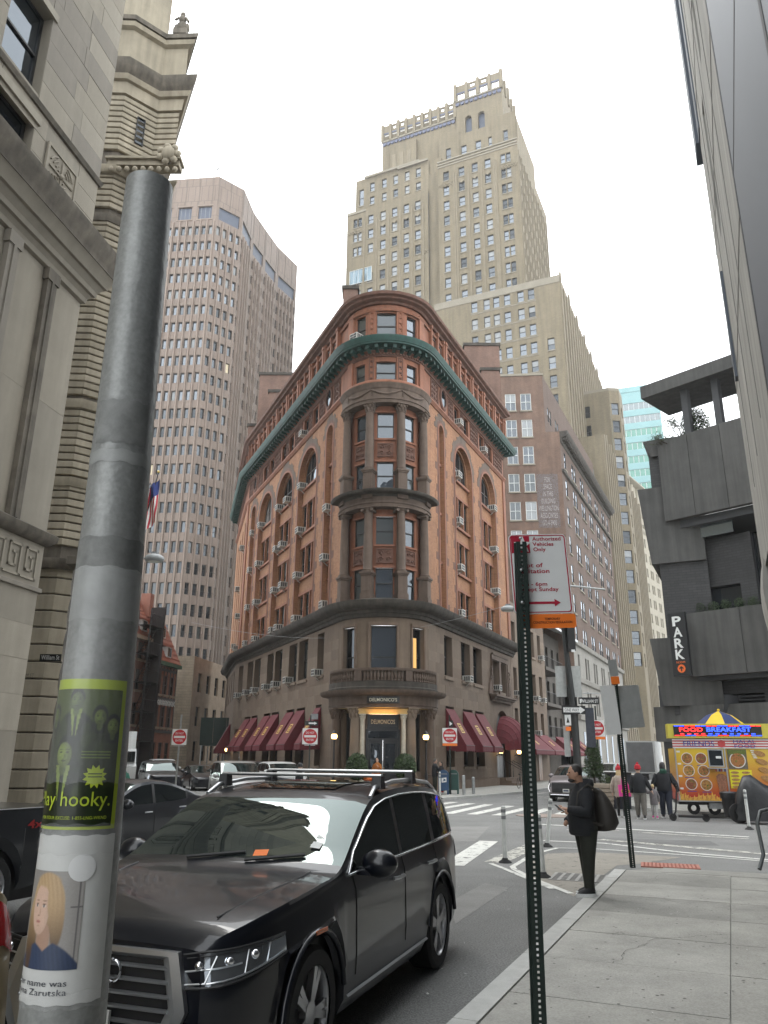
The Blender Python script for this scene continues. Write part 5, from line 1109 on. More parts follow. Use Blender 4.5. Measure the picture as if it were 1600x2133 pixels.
# flag on a slanted staff and a wall lamp
fl = thing('flag', 'stars and stripes flag hanging from a slanted black staff', 'flag', (-15.2, 44, 0))
fx = [-13.789,18.405, -14.288,15.847]
MB().tube([(fx[2]+15.2-.1,0,fx[3]-1.0),(fx[0]+15.2,0,fx[1])], .035, 6).build('staff', BLK, fl); MB().ball((fx[0]+15.2,0,fx[1]+.06), .09).build('finial', mk('gold_ball', (.6,.45,.15), .3, 1, var=0), fl)
FRD, FWH, FBL = mk('flag_red', (.45,.03,.05), .8, var=.1), mk('flag_white', (.75,.74,.72), .8, var=.06), mk('flag_blue', (.03,.05,.2), .8, var=.1)
b = MB(); n = 13; rows = []
for i in range(13): rows.append([(fx[0]+15.2+.12-i*.085+.02*sin(j*.9+i), .12*sin(i*1.1+j*.35), fx[1]-.35-i*.09-j*.2) for j in range(15)])
def fm(a, c): return 2 if (a < 6 and c < 5) else (0 if a % 2 == 0 else 1)
b.grid(rows, fm); b.build('cloth', [FRD, FWH, FBL], fl, smooth=60)
# ---------------------------------------------------------------- lane houses
HA = 9; H0 = (-21.9, 70.0)
HBR = brick('lane_red_brick', (.20,.075,.05), (.16,.06,.042), (.28,.2,.16), .24, .08, .012, .2, .8); ROOFT = mk('red_roof_tile', (.30,.10,.06), .8, var=.25, vs=3)
HST = mk('lane_sandstone', (.34,.26,.19), .85, var=.2, vs=1.2)
def lane_house(label, u0, u1, zeave, zridge, wallmat, timber, seed):
    t = thing('lane_house', label, 'house', group='gabled houses along the lane'); F, L_ = face_between(P2(H0, HA, u0), P2(H0, HA, u1)); ws = []
    n = max(2, round(L_/1.5))
    for z_, h_ in ((1.0,2.2),(4.6,1.9),(7.6,1.8),(10.3,1.5)):
        if z_+h_ < zeave: ws += [((k+.5)*L_/n, z_, 1.0, h_) for k in range(n)]
    facade(t, F, L_, 0, zeave, ws, wallmat, 's2', [G_MID, G_DARK, G_BLIND], FR_BR, .15, seed, HST)
    b = MB(); b.face([(-.2,-.35,zeave),(L_+.2,-.35,zeave),(L_+.2,2.6,zridge),(-.2,2.6,zridge)]); b.build('roof', ROOFT, t, **F.place())
    for k in range(12):
        f0 = k/12; MB().box(-.2, L_+.2, -.35+2.95*f0-.03, -.35+2.95*f0+.26, zeave+(zridge-zeave)*f0-.01, zeave+(zridge-zeave)*f0+.07).build('tile_course', ROOFT, t, **F.place())
    for row in range(2):
        for k in range(max(1, int(L_/2.4))):
            x = 1.0+k*2.3+row*.5; zz = zeave+.5+row*2.0; y = (zz-zeave)/(zridge-zeave)*2.95-.35
            d_ = MB(); d_.box(x-.5, x+.5, y-.1, y+1.4, zz, zz+1.0); d_.face([(x-.7,y-.35,zz+1.0),(x+.7,y-.35,zz+1.0),(x+.7,y+1.5,zz+1.5),(x-.7,y+1.5,zz+1.5)], 1); d_.box(x-.36, x+.36, y-.13, y-.1, zz+.1, zz+.9, 2)
            d_.build('dormer', [FR_WH, ROOFT, G_DARK], t, **F.place())
    b = MB(); b.box(-.1, L_+.1, -.5, .1, zeave-.35, zeave-.02); b.build('eaves', mk('copper_green_paint', (.06,.14,.09), .7, var=.2) if timber else HST, t, **F.place())
    if timber:
        for z_ in (4.2, 7.2, 9.9):
            MB().box(0, L_, -.08, 0, z_-.15, z_+.1).build('timber_beam', FR_BR, t, **F.place())
        for k in range(n*2+1):
            x = k*L_/(n*2); MB().box(x-.07, x+.07, -.06, 0, 4.2, zeave-.4).build('timber_post', FR_BR, t, **F.place())
        for k in range(n*4):
            x = (k+.5)*L_/(n*4); MB().tube([(x-.25,-.05,6.6),(x+.25,-.05,7.1)], .05, 4).build('timber_brace', FR_WH, t, **F.place()); MB().tube([(x+.25,-.05,6.6),(x-.25,-.05,7.1)], .05, 4).build('timber_brace', FR_WH, t, **F.place())
    c_ = MB().box(L_*.3, L_*.3+.8, 1.6, 2.6, zridge-1.5, zridge+.8); c_.build('chimney', wallmat, t, **F.place())
    prismcore(t, [F.pos(.1,.4,0)[:2], F.pos(L_-.1,.4,0)[:2], F.pos(L_-.1,8,0)[:2], F.pos(.1,8,0)[:2]], 0, zeave-.05, CORE, 'core')
    return t, F, L_
plast = mk('half_timber_plaster', (.30,.13,.09), .85, var=.15)
lane_house('red brick lane house with dormers behind the fire escape stair', -10, 2.4, 12.3, 17.0, HBR, False, 81)
lane_house('half timbered lane house with tiled roof next to the stone end wall', 2.5, 8.3, 10.6, 16.4, plast, True, 82)
fe = thing('fire_escape', 'dark iron fire escape stair tower on the lane house', 'fire escape', (0,0,0)); Ff, Lf = face_between(P2(H0, HA, -1.2), P2(H0, HA, 1.6))
for k in range(5):
    z_ = 3.2+k*2.5; b = MB(); b.box(0,2.6,-1.3,-.1,z_-.06,z_)
    for q in range(8): b.tube([(q*.37,-1.3,z_),(q*.37,-1.3,z_+1)], .02, 4)
    b.tube([(0,-1.3,z_+1),(2.6,-1.3,z_+1)], .025, 4); b.build('landing', BLK, fe, **Ff.place())
    if k < 4:
        s_ = MB(); s_.tube([(.2,-.9,z_),(2.3,-.9,z_+2.5)], .04, 4); s_.tube([(.2,-.4,z_),(2.3,-.4,z_+2.5)], .04, 4)
        for q in range(9): f0 = (q+.5)/9; s_.box(.2+2.1*f0-.1, .2+2.1*f0+.1, -.9, -.4, z_+2.5*f0-.015, z_+2.5*f0+.015)
        s_.build('stair_flight', BLK, fe, **Ff.place())
for x in (.05, 2.55):
    for y in (-1.28, -.12): MB().tube([(x,y,0),(x,y,14.5)], .06, 5).build('post', BLK, fe, **Ff.place())
MB().box(2.6,2.75,-1.4,0,0,15.2).build('side_screen', mk('dark_iron_screen', (.03,.022,.02), .7, var=.3), fe, **Ff.place())
sw_ = thing('stone_end_wall_building', 'narrow building with blank rubble stone end wall beyond the half timbered house', 'building')
RUB2 = brick('rubble_stone', (.29,.235,.17), (.24,.195,.14), (.2,.165,.125), .9, .28, .03, .25, 1.2)
Fe2, Le2 = face_between((-22.6, 82), (-19.9, 82.3)); wall('wall', Fe2, 0, Le2, 0, 12.1, [], RUB2, sw_)
Fe3, Le3 = face_between((-19.9,82.3), (-18.0,96)); facade(sw_, Fe3, Le3, 0, 12.1, [(2+k*2.6, z_, 1.1, 2) for k in range(4) for z_ in (1.5,5,8.5)], HST, 's', [G_DARK], FR_DK, .2, 83)
prismcore(sw_, [(-22.5,82.5),(-20.1,82.6),(-18.5,96),(-24,96)], 0, 12, CORE, 'core')
sh = thing('sidewalk_shed', 'dark green plywood sidewalk shed over the lane pavement', 'scaffold', (-15.3, 78, 0), D(4))
GRNP = mk('dark_green_plywood', (.012,.03,.024), .6, var=.25, vs=2)
for k in range(4): MB().box(-2.4+k*1.25, -2.4+k*1.25+1.22, -.04, .02, 3.2, 5.6).build('hoarding_panel', GRNP, sh)
MB().box(-2.4,2.6,0,5,3.0,3.2).build('deck', GRNP, sh)
for x in (-2.2, 0, 2.4):
    for y in (.1, 4.5): MB().tube([(x,y,0),(x,y,3.1)], .06, 6).build('post', STEEL, sh)
for x in (-2.2, 0): MB().tube([(x,.1,.3),(x+2.3,.1,2.8)], .03, 5).build('brace', STEEL, sh)

# ---------------------------------------------------------------- black stepped concrete and brick building
bb = thing('dark_terraced_building', 'charcoal concrete and black brick building with stepped terraces behind the food cart', 'building')
CHAR = [mk('charcoal_concrete_%d' % i, c, .75, var=.2, vs=.7, streak=.3, bump=.15, bs=20) for i, c in enumerate([(.086,.085,.082),(.079,.078,.075),(.092,.09,.086)])]
BBR = brick('black_brick', (.046,.046,.048), (.034,.034,.036), (.024,.024,.024), .4, .13, .014, .2, .7, .6, .1)
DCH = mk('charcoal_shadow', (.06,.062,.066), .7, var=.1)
BQ = (13.2, 38.0); FX, LX = face_between(BQ, P2(BQ, 137, 22)); FY, LY = face_between(P2(BQ, 25.3, 30), BQ)
def band(z0, z1, d, u0, u1, cuts, lean=.0, name='parapet_panel'):
    cs = [u0]+cuts+[u1]
    for i, (a, c) in enumerate(zip(cs, cs[1:])):
        b = MB(); b.slab([(a+.012, z0), (c-.012, z0), (c-.012, z1), (a+.012, z1)], -d, -d+.35); b.v = [(x, y-(lean if z > (z0+z1)/2 else 0), z) for x, y, z in b.v]; b.build(name, CHAR[i % 3], bb, **FX.place())
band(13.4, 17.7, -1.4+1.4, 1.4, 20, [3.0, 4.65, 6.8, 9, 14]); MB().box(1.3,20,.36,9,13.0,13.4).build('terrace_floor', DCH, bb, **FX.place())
MB().slab([(1.0,20.2),(20,20.2),(20,20.9),(1.0,20.9)], -.4, 2.6).build('roof_slab', CHAR[1], bb, **FX.place())
for a in (2.9, 4.5, 8, 12): MB().box(a, a+.32, .1, .5, 17.4, 20.2).build('roof_post', DCH, bb, **FX.place())
MB().box(5.2,20,2.0,2.5,17,20.2).build('penthouse_wall', BBR, bb, **FX.place())
wall('brick_wall', FX, 1.2, 20, 0, 12.4, [(1.9,4.2,8.6,10.0),(2.3,4.6,3.6,4.9),(4.95,6.1,5,12.4)], BBR, bb, .5, 1.2)
for o in ((1.9,4.2,8.6,10.0),): MB().box(o[0], o[1], 1.5, 1.6, o[2], o[3]).build('window_strip', G_MID, bb, **FX.place())
for k in range(8): MB().box(2.3,4.6,1.25,1.5,3.62+k*.16,3.62+k*.16+.07).build('louvre', DCH, bb, **FX.place())
MB().box(4.95,6.1,1.5,1.6,5,12.4).build('tall_window', G_DARK, bb, **FX.place()); MB().box(5.48,5.55,1.44,1.5,5,12.4).build('mullion', mk('bronze_mullion', (.25,.22,.16), .4, .5, var=0), bb, **FX.place())
MB().box(1.4,4.4,.7,.74,12.4,13.2).build('glass_balustrade', glass('balustrade_glass', .3, (.1,.12,.12)), bb, **FX.place())
band(5.7, 8.65, 0, 1.9, 20, [4.45, 9, 14], 0, 'planter_panel'); MB().box(1.9,20,.36,1.2,5.5,8.0).build('planter_box', DCH, bb, **FX.place())
# corner tower of stacked canted boxes on the street side
for z0, z1, d, u0 in ((17.0,17.9,-.5,24),(11.3,15.3,.0,24.2),(4.4,7.6,.1,26.2)):
    b = MB(); b.box(u0, 30.4, -d+.45, 3, z0, z1); b.v = [(x, y-(.35 if z == z1 and y < 1 else 0), z) for x, y, z in b.v]; b.build('corner_box', CHAR[1], bb, **FY.place())
MB().box(24.6,30.2,.8,3,4.0,18).build('corner_wall', BBR, bb, **FY.place())
MB().box(0,24.6,.6,3,0,14).build('street_wall', BBR, bb, **FY.place())
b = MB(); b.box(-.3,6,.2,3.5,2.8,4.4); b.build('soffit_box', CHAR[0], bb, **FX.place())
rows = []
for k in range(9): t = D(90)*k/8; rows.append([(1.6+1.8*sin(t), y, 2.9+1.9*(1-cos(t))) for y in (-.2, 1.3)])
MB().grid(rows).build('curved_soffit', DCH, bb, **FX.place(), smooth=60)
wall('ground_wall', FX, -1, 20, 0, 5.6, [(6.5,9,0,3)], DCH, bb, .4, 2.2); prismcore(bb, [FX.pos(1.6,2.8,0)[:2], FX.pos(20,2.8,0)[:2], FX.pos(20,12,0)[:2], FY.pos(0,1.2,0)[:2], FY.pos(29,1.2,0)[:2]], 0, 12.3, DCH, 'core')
LEAF = [mk('leaf_%d' % i, c, .7, var=.3, vs=4) for i, c in enumerate([(.035,.06,.02),(.05,.085,.028),(.028,.045,.018),(.07,.09,.035)])]
def foliage(b, c, r, n, s, rd, m=None, twig=False):
    for _ in range(n):
        while True:
            p = V((rd.uniform(-1,1), rd.uniform(-1,1), rd.uniform(-1,1)))
            if p.length <= 1 and p.length > .35*rd.random(): break
        p = V((c[0]+p.x*r[0], c[1]+p.y*r[1], c[2]+p.z*r[2])); a = V((rd.uniform(-1,1), rd.uniform(-1,1), rd.uniform(-1,1))).normalized(); q = a.orthogonal().normalized()*s*rd.uniform(.35,.6); a = a*s*rd.uniform(.7,1.3)
        b.face([p-a*.5, p+q*.5, p+a*.5, p-q*.5], rd.randrange(3) if m is None else m)
rd = random.Random(31)
for k in range(6):
    t = thing('boxwood_shrub', None, 'shrub', FX.pos(2.35+k*.62, .78, 8.0), 0, 'clipped shrubs in the terrace planter'); b = MB(); foliage(b, (0,0,.95), (.27,.27,.3), 420, .075, rd); b.build('crown', LEAF[:3], t); MB().tube([(0,0,0),(0,0,.8)], .025, 5).build('trunk', FR_BR, t)
    t['label'] = 'small clipped shrub in the terrace planter above the parking sign, '+['nearest the sign','second from the sign','third from the sign','fourth from the sign','fifth from the sign','sixth from the sign'][k]
# roof terrace tree
tr_ = thing('terrace_tree', 'sprawling half bare tree growing on the roof terrace', 'tree', FX.pos(2.6, .8, 13.4))
b = MB(); rd = random.Random(5); tips = []
def branch(p, d, L_, r, lev):
    q = p+d*L_; m_ = p+d*L_*.5+V((rd.uniform(-.1,.1),)*3)*L_; b.tube([p, m_, q], [r, r*.8, r*.55], 5 if lev < 2 else 3, cap=False); tips.append(q)
    if lev < 4:
        for _ in range(3 if lev < 3 else 4): branch(q, (d+V((rd.uniform(-1,1), rd.uniform(-1,1), rd.uniform(-.5,.7)))*.85).normalized(), L_*rd.uniform(.55,.8), r*.55, lev+1)
branch(V((0,0,3.6)), V((-.3,0,1)), .8, .07, 0); branch(V((.2,0,3.4)), V((.3,0,1)), .7, .07, 1); branch(V((-.1,0,3.6)), V((-1,0,.5)), .75, .06, 1); b.tube([(0,0,0),(0,0,3.7)], [.13,.08], 6); b.build('trunk', mk('bark', (.06,.045,.035), .9, var=.3, vs=6), tr_)
b = MB()
for q in tips:
    if rd.random() < .75: foliage(b, q, (.22,.22,.18), 7, .1, rd)
foliage(b, (.45,-.35,5.0), (.75,.5,1.05), 2600, .15, rd); foliage(b, (-.5,0,4.4), (1.1,.4,.25), 260, .12, rd); b.build('crown', LEAF[:3], tr_)
# hanging blade sign
ps_ = thing('parking_sign', 'black vertical blade sign reading PARK with orange arrow', 'sign', FX.pos(1.72, -.5, 0), FX.rz(0))
MB().box(-.42,.42,-.09,.09,5.7,8.65).build('blade', mk('blade_black', (.016,.017,.019), .4, var=.1), ps_)
SGW = mk('sign_letter_white', (.78,.80,.78), .5, var=0); SGO = mk('sign_letter_orange', (.85,.17,.03), .5, var=0)
for k, q in enumerate(('park','pa','pr','pk')): letters(q, .46, SGW, ps_, (0, -.1, 8.02-k*.52), 0, .44)
letters('icon', .11, SGO, ps_, (0, -.1, 6.28), 0, .42)
b = MB(); b.slab([(.19*cos(2*pi*k/20), 6.03+.19*sin(2*pi*k/20)) for k in range(20)], -.102, -.095); b.slab([(-.03,5.9),(.03,5.9),(.03,6.04),(.1,6.0),(.1,6.06),(0,6.15),(-.1,6.06),(-.1,6.0),(-.03,6.04)], -.11, -.102, 1); b.build('arrow_disc', [SGO, MATS['blade_black']], ps_)
# ---------------------------------------------------------------- pale concrete tower beside the near pavement
ctw = thing('concrete_tower', 'pale concrete tower with blue grey window bays rising beside the near pavement', 'tower')
PCN = mk('pale_concrete', (.36,.352,.325), .8, var=.14, vs=.5, streak=.25); BGM = mk('blue_grey_metal', (.075,.09,.115), .5, .2, var=.08, vs=.5)
TQ2 = (7.65, 15.1); FTw, LTw = face_between(P2(TQ2, 203.4, 24), TQ2); FTw = Flat(TQ2[0], TQ2[1], atan2(-cos(D(23.4)), -sin(D(23.4)))); 
# u runs from the far corner towards the viewer, -y points to the street
wall('wall', FTw, -.2, 6.2, 5.5, 36, [(3.4,3.9,15.2,17.6),(1.9,2.5,12.2,15.4)], PCN, ctw, .4)
for o in ((3.4,3.9,15.2,17.6),(1.9,2.5,12.2,15.4)): MB().box(o[0], o[1], .3, .4, o[2], o[3]).build('window', BGM, ctw, **FTw.place())
MB().box(6.2,24,-.006,.6,4.2,36).build('window_bay', BGM, ctw, **FTw.place())
for k in range(4): MB().box(6.2+k*4.5,6.2+k*4.5+.12,-.012,-.006,4.2,36).build('bay_joint', DCH, ctw, **FTw.place())
for z_ in (10.2, 14.4, 18.6): MB().box(6.22,24,-.011,-.006,z_,z_+.05).build('bay_joint', DCH, ctw, **FTw.place())
wall('end_wall', Flat(*FTw.pos(-.2, 12, 0)[:2], FTw.a+D(-90)), 0, 12, 5.5, 36, [], PCN, ctw)
MB().box(-1.05,-.22,-.1,2.2,16.5,36).build('projecting_bay', BGM, ctw, **FTw.place()); MB().box(-1.7,-1.06,.0,2.2,20.4,36).build('projecting_bay', BGM, ctw, **FTw.place())
MB().box(-.21,.4,-.03,0,16.4,36).build('fin', BGM, ctw, **FTw.place())
for x in (1.15, 2.9, 4.6): MB().box(x-.015, x+.015, -.012, 0, 7, 36).build('panel_joint', mk('panel_joint_grey', (.25,.245,.23), .8, var=0), ctw, **FTw.place())
for z_ in (9.6, 13.2, 16.9, 20.4, 24): MB().box(-.2, 6.2, -.01, 0, z_-.015, z_+.015).build('panel_joint', mk('panel_joint_grey', (.25,.245,.23), .8, var=0), ctw, **FTw.place())
b = MB(); b.box(.5,1.0,-.05,0,9.9,11.6,0,.05,.01); b.box(.9,1.15,-.06,0,9.4,11.9); b.build('vent_hood', BGM, ctw, **FTw.place())
# flared pier foot at the far corner
rows = []
for k in range(9): t = k/8; rows.append([(x, -.02-.12*(sin(pi*t)*.6+(1-t)*.0)+y, 4.3+1.35*t) for x, y in ((-.6,0),(.6,0),(.6,1.2),(-.6,1.2))])
MB().grid(rows, 0, True, True).build('pier_foot', PCN, ctw, FTw.pos(.2, .0, 0), FTw.rz(0), smooth=50)
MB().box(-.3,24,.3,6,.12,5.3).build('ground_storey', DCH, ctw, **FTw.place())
MB().box(0,24,.65,10,5.4,35.5).build('core', CORE, ctw, **FTw.place())

# ---------------------------------------------------------------- vehicles (local +x is the front, origin on the ground under the middle)
def interp(tab, x):
    if x <= tab[0][0]: return tab[0][1]
    for k in range(len(tab)-1):
        (a, fa), (c, fc) = tab[k], tab[k+1]
        if x <= c:
            h = c-a; t = (x-a)/h
            m0 = (fc-fa)/h if k == 0 else .5*((fc-fa)/h+(fa-tab[k-1][1])/(a-tab[k-1][0]))
            m1 = (fc-fa)/h if k == len(tab)-2 else .5*((fc-fa)/h+(tab[k+2][1]-fc)/(tab[k+2][0]-c))
            s0 = (fc-fa)/h
            if s0*m0 <= 0: m0 = 0
            if s0*m1 <= 0: m1 = 0
            m0 = max(-3*abs(s0), min(3*abs(s0), m0)); m1 = max(-3*abs(s0), min(3*abs(s0), m1))
            t2, t3 = t*t, t*t*t
            return (2*t3-3*t2+1)*fa+(t3-2*t2+t)*h*m0+(-2*t3+3*t2)*fc+(t3-t2)*h*m1
    return tab[-1][1]
def paint(name, col, metal=.3, rough=.28): return mk(name, col, rough, metal, var=0, coat=.55, spec=.3)
CGL = glass('car_glass', .05, (.010,.012,.013), rough=.01, gcol=(.92,1,.98)); WSG = glass('windscreen_glass', .09, (.016,.02,.02), rough=.01, gcol=(.88,1,.97))
PLAST = mk('black_plastic', (.02,.02,.021), .5, var=0); ALU = mk('brushed_aluminium', (.55,.56,.57), .3, .9, var=0)
LENS = glass('headlight_lens', .12, (.075,.078,.082), rough=.06); REDL = mk('tail_light_red', (.35,.01,.012), .2, var=0, coat=.6); AMB = mk('marker_amber', (.6,.13,.02), .3, var=0)
RIMM = mk('wheel_alloy', (.48,.48,.49), .32, .8, var=.1); PLATE = mk('number_plate', (.62,.62,.58), .5, var=.05); PLTX = mk('plate_ink', (.02,.03,.10), .5, var=0)
TYPES = {
 'suv': dict(L=5.05, W=1.97, wb=2.99, fo=.92, rw=.385, zr=((0,.90),(.05,.955),(.2,1.01),(.6,1.07),(1.05,1.115),(1.38,1.16),(1.8,1.39),(2.25,1.605),(2.5,1.655),(2.9,1.69),(3.5,1.695),(4.1,1.66),(4.5,1.59),(4.72,1.42),(4.9,1.17),(5.0,1.08),(5.05,1.0)),
   zb=((0,.82),(.3,.93),(.9,1.02),(1.38,1.09),(2.2,1.105),(3.5,1.12),(4.4,1.145),(4.72,1.14),(4.9,1.08),(5.05,.92)), w=((0,.70),(.04,.77),(.12,.84),(.3,.91),(.6,.955),(1.0,.978),(1.6,.985),(3.8,.985),(4.4,.965),(4.75,.91),(4.95,.83),(5.05,.74)), wind=((1.45,2.2),), side=((1.62,2.72),(2.8,3.72),(3.82,4.5)), rear=(4.56,4.86), tum=.27),
 'sedan': dict(L=4.72, W=1.88, wb=2.88, fo=.85, rw=.345, zr=((0,.66),(.06,.72),(.4,.84),(.9,.93),(1.15,.98),(1.7,1.22),(2.2,1.40),(2.7,1.45),(3.2,1.41),(3.8,1.26),(4.3,1.08),(4.6,1.03),(4.72,.96)), zb=((0,.6),(.4,.76),(1.15,.92),(2.2,.94),(3.4,.98),(4.2,1.02),(4.6,.98),(4.72,.85)),
   w=((0,.62),(.05,.72),(.2,.83),(.6,.91),(1.2,.94),(3.6,.94),(4.3,.89),(4.6,.82),(4.72,.72)), wind=((1.2,2.15),), side=((1.5,2.62),(2.7,3.75)), rear=(3.2,4.2), tum=.30),
 'van': dict(L=5.1, W=1.98, wb=3.0, fo=.95, rw=.35, zr=((0,.72),(.06,.8),(.4,.95),(.95,1.08),(1.2,1.15),(1.7,1.42),(2.2,1.68),(2.6,1.74),(3.6,1.75),(4.6,1.70),(4.85,1.58),(4.98,1.15),(5.1,1.0)), zb=((0,.65),(.5,.88),(1.2,1.02),(2.5,1.05),(4.7,1.08),(5.1,.9)),
   w=((0,.66),(.05,.76),(.2,.87),(.6,.95),(1.2,.985),(4.4,.985),(4.9,.92),(5.1,.8)), wind=((1.25,2.15),), side=((1.5,2.5),(2.6,3.6),(3.7,4.7)), rear=(4.72,4.97), tum=.2),
 'truck': dict(L=5.6, W=1.98, wb=3.4, fo=.95, rw=.40, zr=((0,1.0),(.05,1.06),(.4,1.12),(1.2,1.2),(1.45,1.24),(1.8,1.5),(2.15,1.78),(2.5,1.86),(3.2,1.86),(3.55,1.8),(3.6,1.3),(3.7,1.3),(5.5,1.3),(5.6,1.26)), zb=((0,.9),(.5,1.05),(1.45,1.17),(3.4,1.2),(3.62,1.26),(5.5,1.26),(5.6,1.2)),
   w=((0,.8),(.05,.87),(.2,.93),(.7,.98),(5.3,.985),(5.55,.96),(5.6,.93)), wind=((1.5,2.15),), side=((1.7,2.55),(2.65,3.4)), rear=None, tum=.16)}
def wheel_parts(rw, wd):
    t = MB(); t.lathe([(rw*.7,-wd*.5),(rw*.93,-wd*.5),(rw,-wd*.38),(rw,wd*.38),(rw*.93,wd*.5),(rw*.7,wd*.5)], n=28)
    r = MB(); r.lathe([(rw*.71,-wd*.5),(rw*.66,-wd*.1),(rw*.66,wd*.36),(rw*.70,wd*.45),(rw*.73,wd*.45),(rw*.73,wd*.3)], n=28)
    for k in range(5):
        for dd in (-.13, .13):
            a = 2*pi*k/5+dd; r.slab([(0,0)], 0, 0) if False else None
            c, s = cos(a), sin(a); p0, p1, wv = rw*.1, rw*.68, rw*.05
            q = [(p0*c-wv*s, p0*s+wv*c), (p0*c+wv*s, p0*s-wv*c), (p1*c+wv*1.2*s, p1*s-wv*1.2*c), (p1*c-wv*1.2*s, p1*s+wv*1.2*c)]
            r.prism(q[::-1], wd*.26, wd*.42)
    r.lathe([(rw*.2,wd*.26),(rw*.2,wd*.43),(rw*.12,wd*.46),(0,wd*.46)], n=14); r.lathe([(rw*.65,-wd*.05),(0,-wd*.05)], n=20, m=1)
    M = Matrix.Rotation(-pi/2, 4, 'X'); t.xf(M); r.xf(M)
    return t.mesh('tyre', RUB, 40), r.mesh('rim', [RIMM, BLK], 40)
WHL = {}
def car(kind, label, x, y, head, body, group=None, detail=1, name=None, cat='car', roof=None, trim=None):
    """head: direction (deg, from +Y towards +X) that the front points to"""
    T = TYPES[kind]; L_, rw = T['L'], T['rw']; wf, wr = T['fo'], T['fo']+T['wb']; zc = rw; Ra = rw+.075
    t = thing(name or 'parked_car', label, cat, (x, y, 0), pi/2-D(head), group)
    ds = [0,.015,.04,.08,.13,.2,.3]; d = .42
    st = .11 if detail else .2
    while d < L_-.35: ds.append(d); d += st
    ds += [L_-.3, L_-.2, L_-.13, L_-.08, L_-.04, L_-.012, L_]
    for wx in (wf, wr): ds += [wx+Ra*q for q in (-1.001,-.999,-.97,-.9,-.78,-.6,-.4,-.2,0,.2,.4,.6,.78,.9,.97,.999,1.001)]
    wins = list(T['side'])+list(T['wind'])+([T['rear']] if T['rear'] else [])
    for a, c in wins: ds += [a, c]
    ds = sorted({round(v, 3) for v in ds}); ds = [v for i, v in enumerate(ds) if i == 0 or v-ds[i-1] > .0015 ]
    sill = .25 if kind != 'sedan' else .2
    if kind == 'truck': sill = .36
    def zs(d):
        z = sill+.06*max(0, 1-d/.5)
        if d > L_-.6: z += .12*(d-(L_-.6))/.6
        for wx in (wf, wr):
            if abs(d-wx) < Ra: z = max(z, zc+math.sqrt(max(0, Ra*Ra-(d-wx)**2)))
        return z
    def sec(d):
        w_ = interp(T['w'], d); zr, zb, s = interp(T['zr'], d), interp(T['zb'], d), zs(d); zb = min(zb, zr-.03); h = zr-zb
        wb_ = w_*.955; wt = wb_-T['tum']*max(0, h-.04)*.9
        zs1 = min(s+.1, zb-.2); m1 = max(zs1+.02, .52*zb); 
        gz = zb+min(.03, h*.2); tz = zr-min(.09, h*.35); fr = (tz-zb)/max(h, .001)
        wtz = wb_-(wb_-wt)*fr
        arch = 1.012 if s > sill+.13 else 1.0
        pts = [(w_*.93, s), (w_*.985*arch, zs1), (w_*1.0*arch, m1), (w_*.995, max(m1+.02, zb-.2)), (w_*.985, max(m1+.04, zb-.09)), (wb_, zb), (wb_-(wb_-wt)*.04, gz), ((wb_+wtz)/2, (gz+tz)/2), (wtz, tz), (wt-.01, zr-min(.035, h*.15)), (wt*.86, zr-min(.008, h*.05)), (wt*.5, zr+.004), (0, zr+.008)]
        return pts
    rows = []
    for d in ds:
        s = sec(d); row = []
        for k, (yy, z) in enumerate(s):
            e = 0
            if d < .5: e = (1-d/.5)*(.16*max(0, z-.62)**1.3+(.10*max(0, .42-z)))
            if d > L_-.5: e = -(1-(L_-d)/.5)*(.12*max(0, z-.75)+.1*max(0, .45-z))
            row.append((L_/2-d-e, yy, z))
        rows.append(row+[(p[0], -p[1], p[2]) for p in row[-2::-1]])
    n = len(rows[0])
    bm_ = MB(); parts = {}
    def cls(a, c):
        dm = (ds[a]+ds[a+1])/2; j = c if c < 12 else 23-c
        if j in (6, 7):
            for k, (p, q) in enumerate(T['side']):
                if p < dm < q: return ('side_window', (k, c < 12))
        if j >= 9:
            for p, q in T['wind']:
                if p < dm < q: return ('windscreen', 0)
            if T['rear'] and T['rear'][0] < dm < T['rear'][1]: return ('rear_window', 0)
        if j in (6, 7, 8) and roof != 'body' and T['side'][0][0]-.05 < dm < T['side'][-1][1]+.06: return ('pillar', 0)
        return None
    for a in range(len(rows)-1):
        for c in range(n-1):
            q = [rows[a][c], rows[a+1][c], rows[a+1][c+1], rows[a][c+1]]; k = cls(a, c)
            if k is None: bm_.face(q)
            elif k[0] == 'pillar': bm_.face(q, 0 if (c if c < 12 else 23-c) == 8 else 1)
            else: parts.setdefault(k, MB()).face(q)
    bm_.face(rows[0]); bm_.face(rows[-1][::-1])
    def weld(b):
        key = {}; nv = []; mp = []
        for p in b.v:
            k = (round(p[0], 4), round(p[1], 4), round(p[2], 4))
            if k not in key: key[k] = len(nv); nv.append(p)
            mp.append(key[k])
        b.v = nv; fs = []; ms = []
        for f, m in zip(b.f, b.m):
            g = []
            for i in f:
                if mp[i] not in g: g.append(mp[i])
            if len(g) > 2: fs.append(tuple(g)); ms.append(m)
        b.f, b.m = fs, ms; return b
    weld(bm_).build('body', [body, PLAST], t, smooth=28)
    for k, b in parts.items(): weld(b).build(k[0], WSG if k[0] == 'windscreen' else CGL, t, smooth=28)
    u_ = MB(); u_.box(-L_/2+.25, L_/2-.2, -.72, .72, .2, .5); u_.box(-L_/2+.4, L_/2-.45, -.88, .88, .45, .8); u_.build('underbody', BLK, t)
    if (rw, kind) not in WHL: WHL[(rw, kind)] = wheel_parts(rw, .26 if kind != 'sedan' else .23)
    ty, rm = WHL[(rw, kind)]; tw = T['W']/2-.15
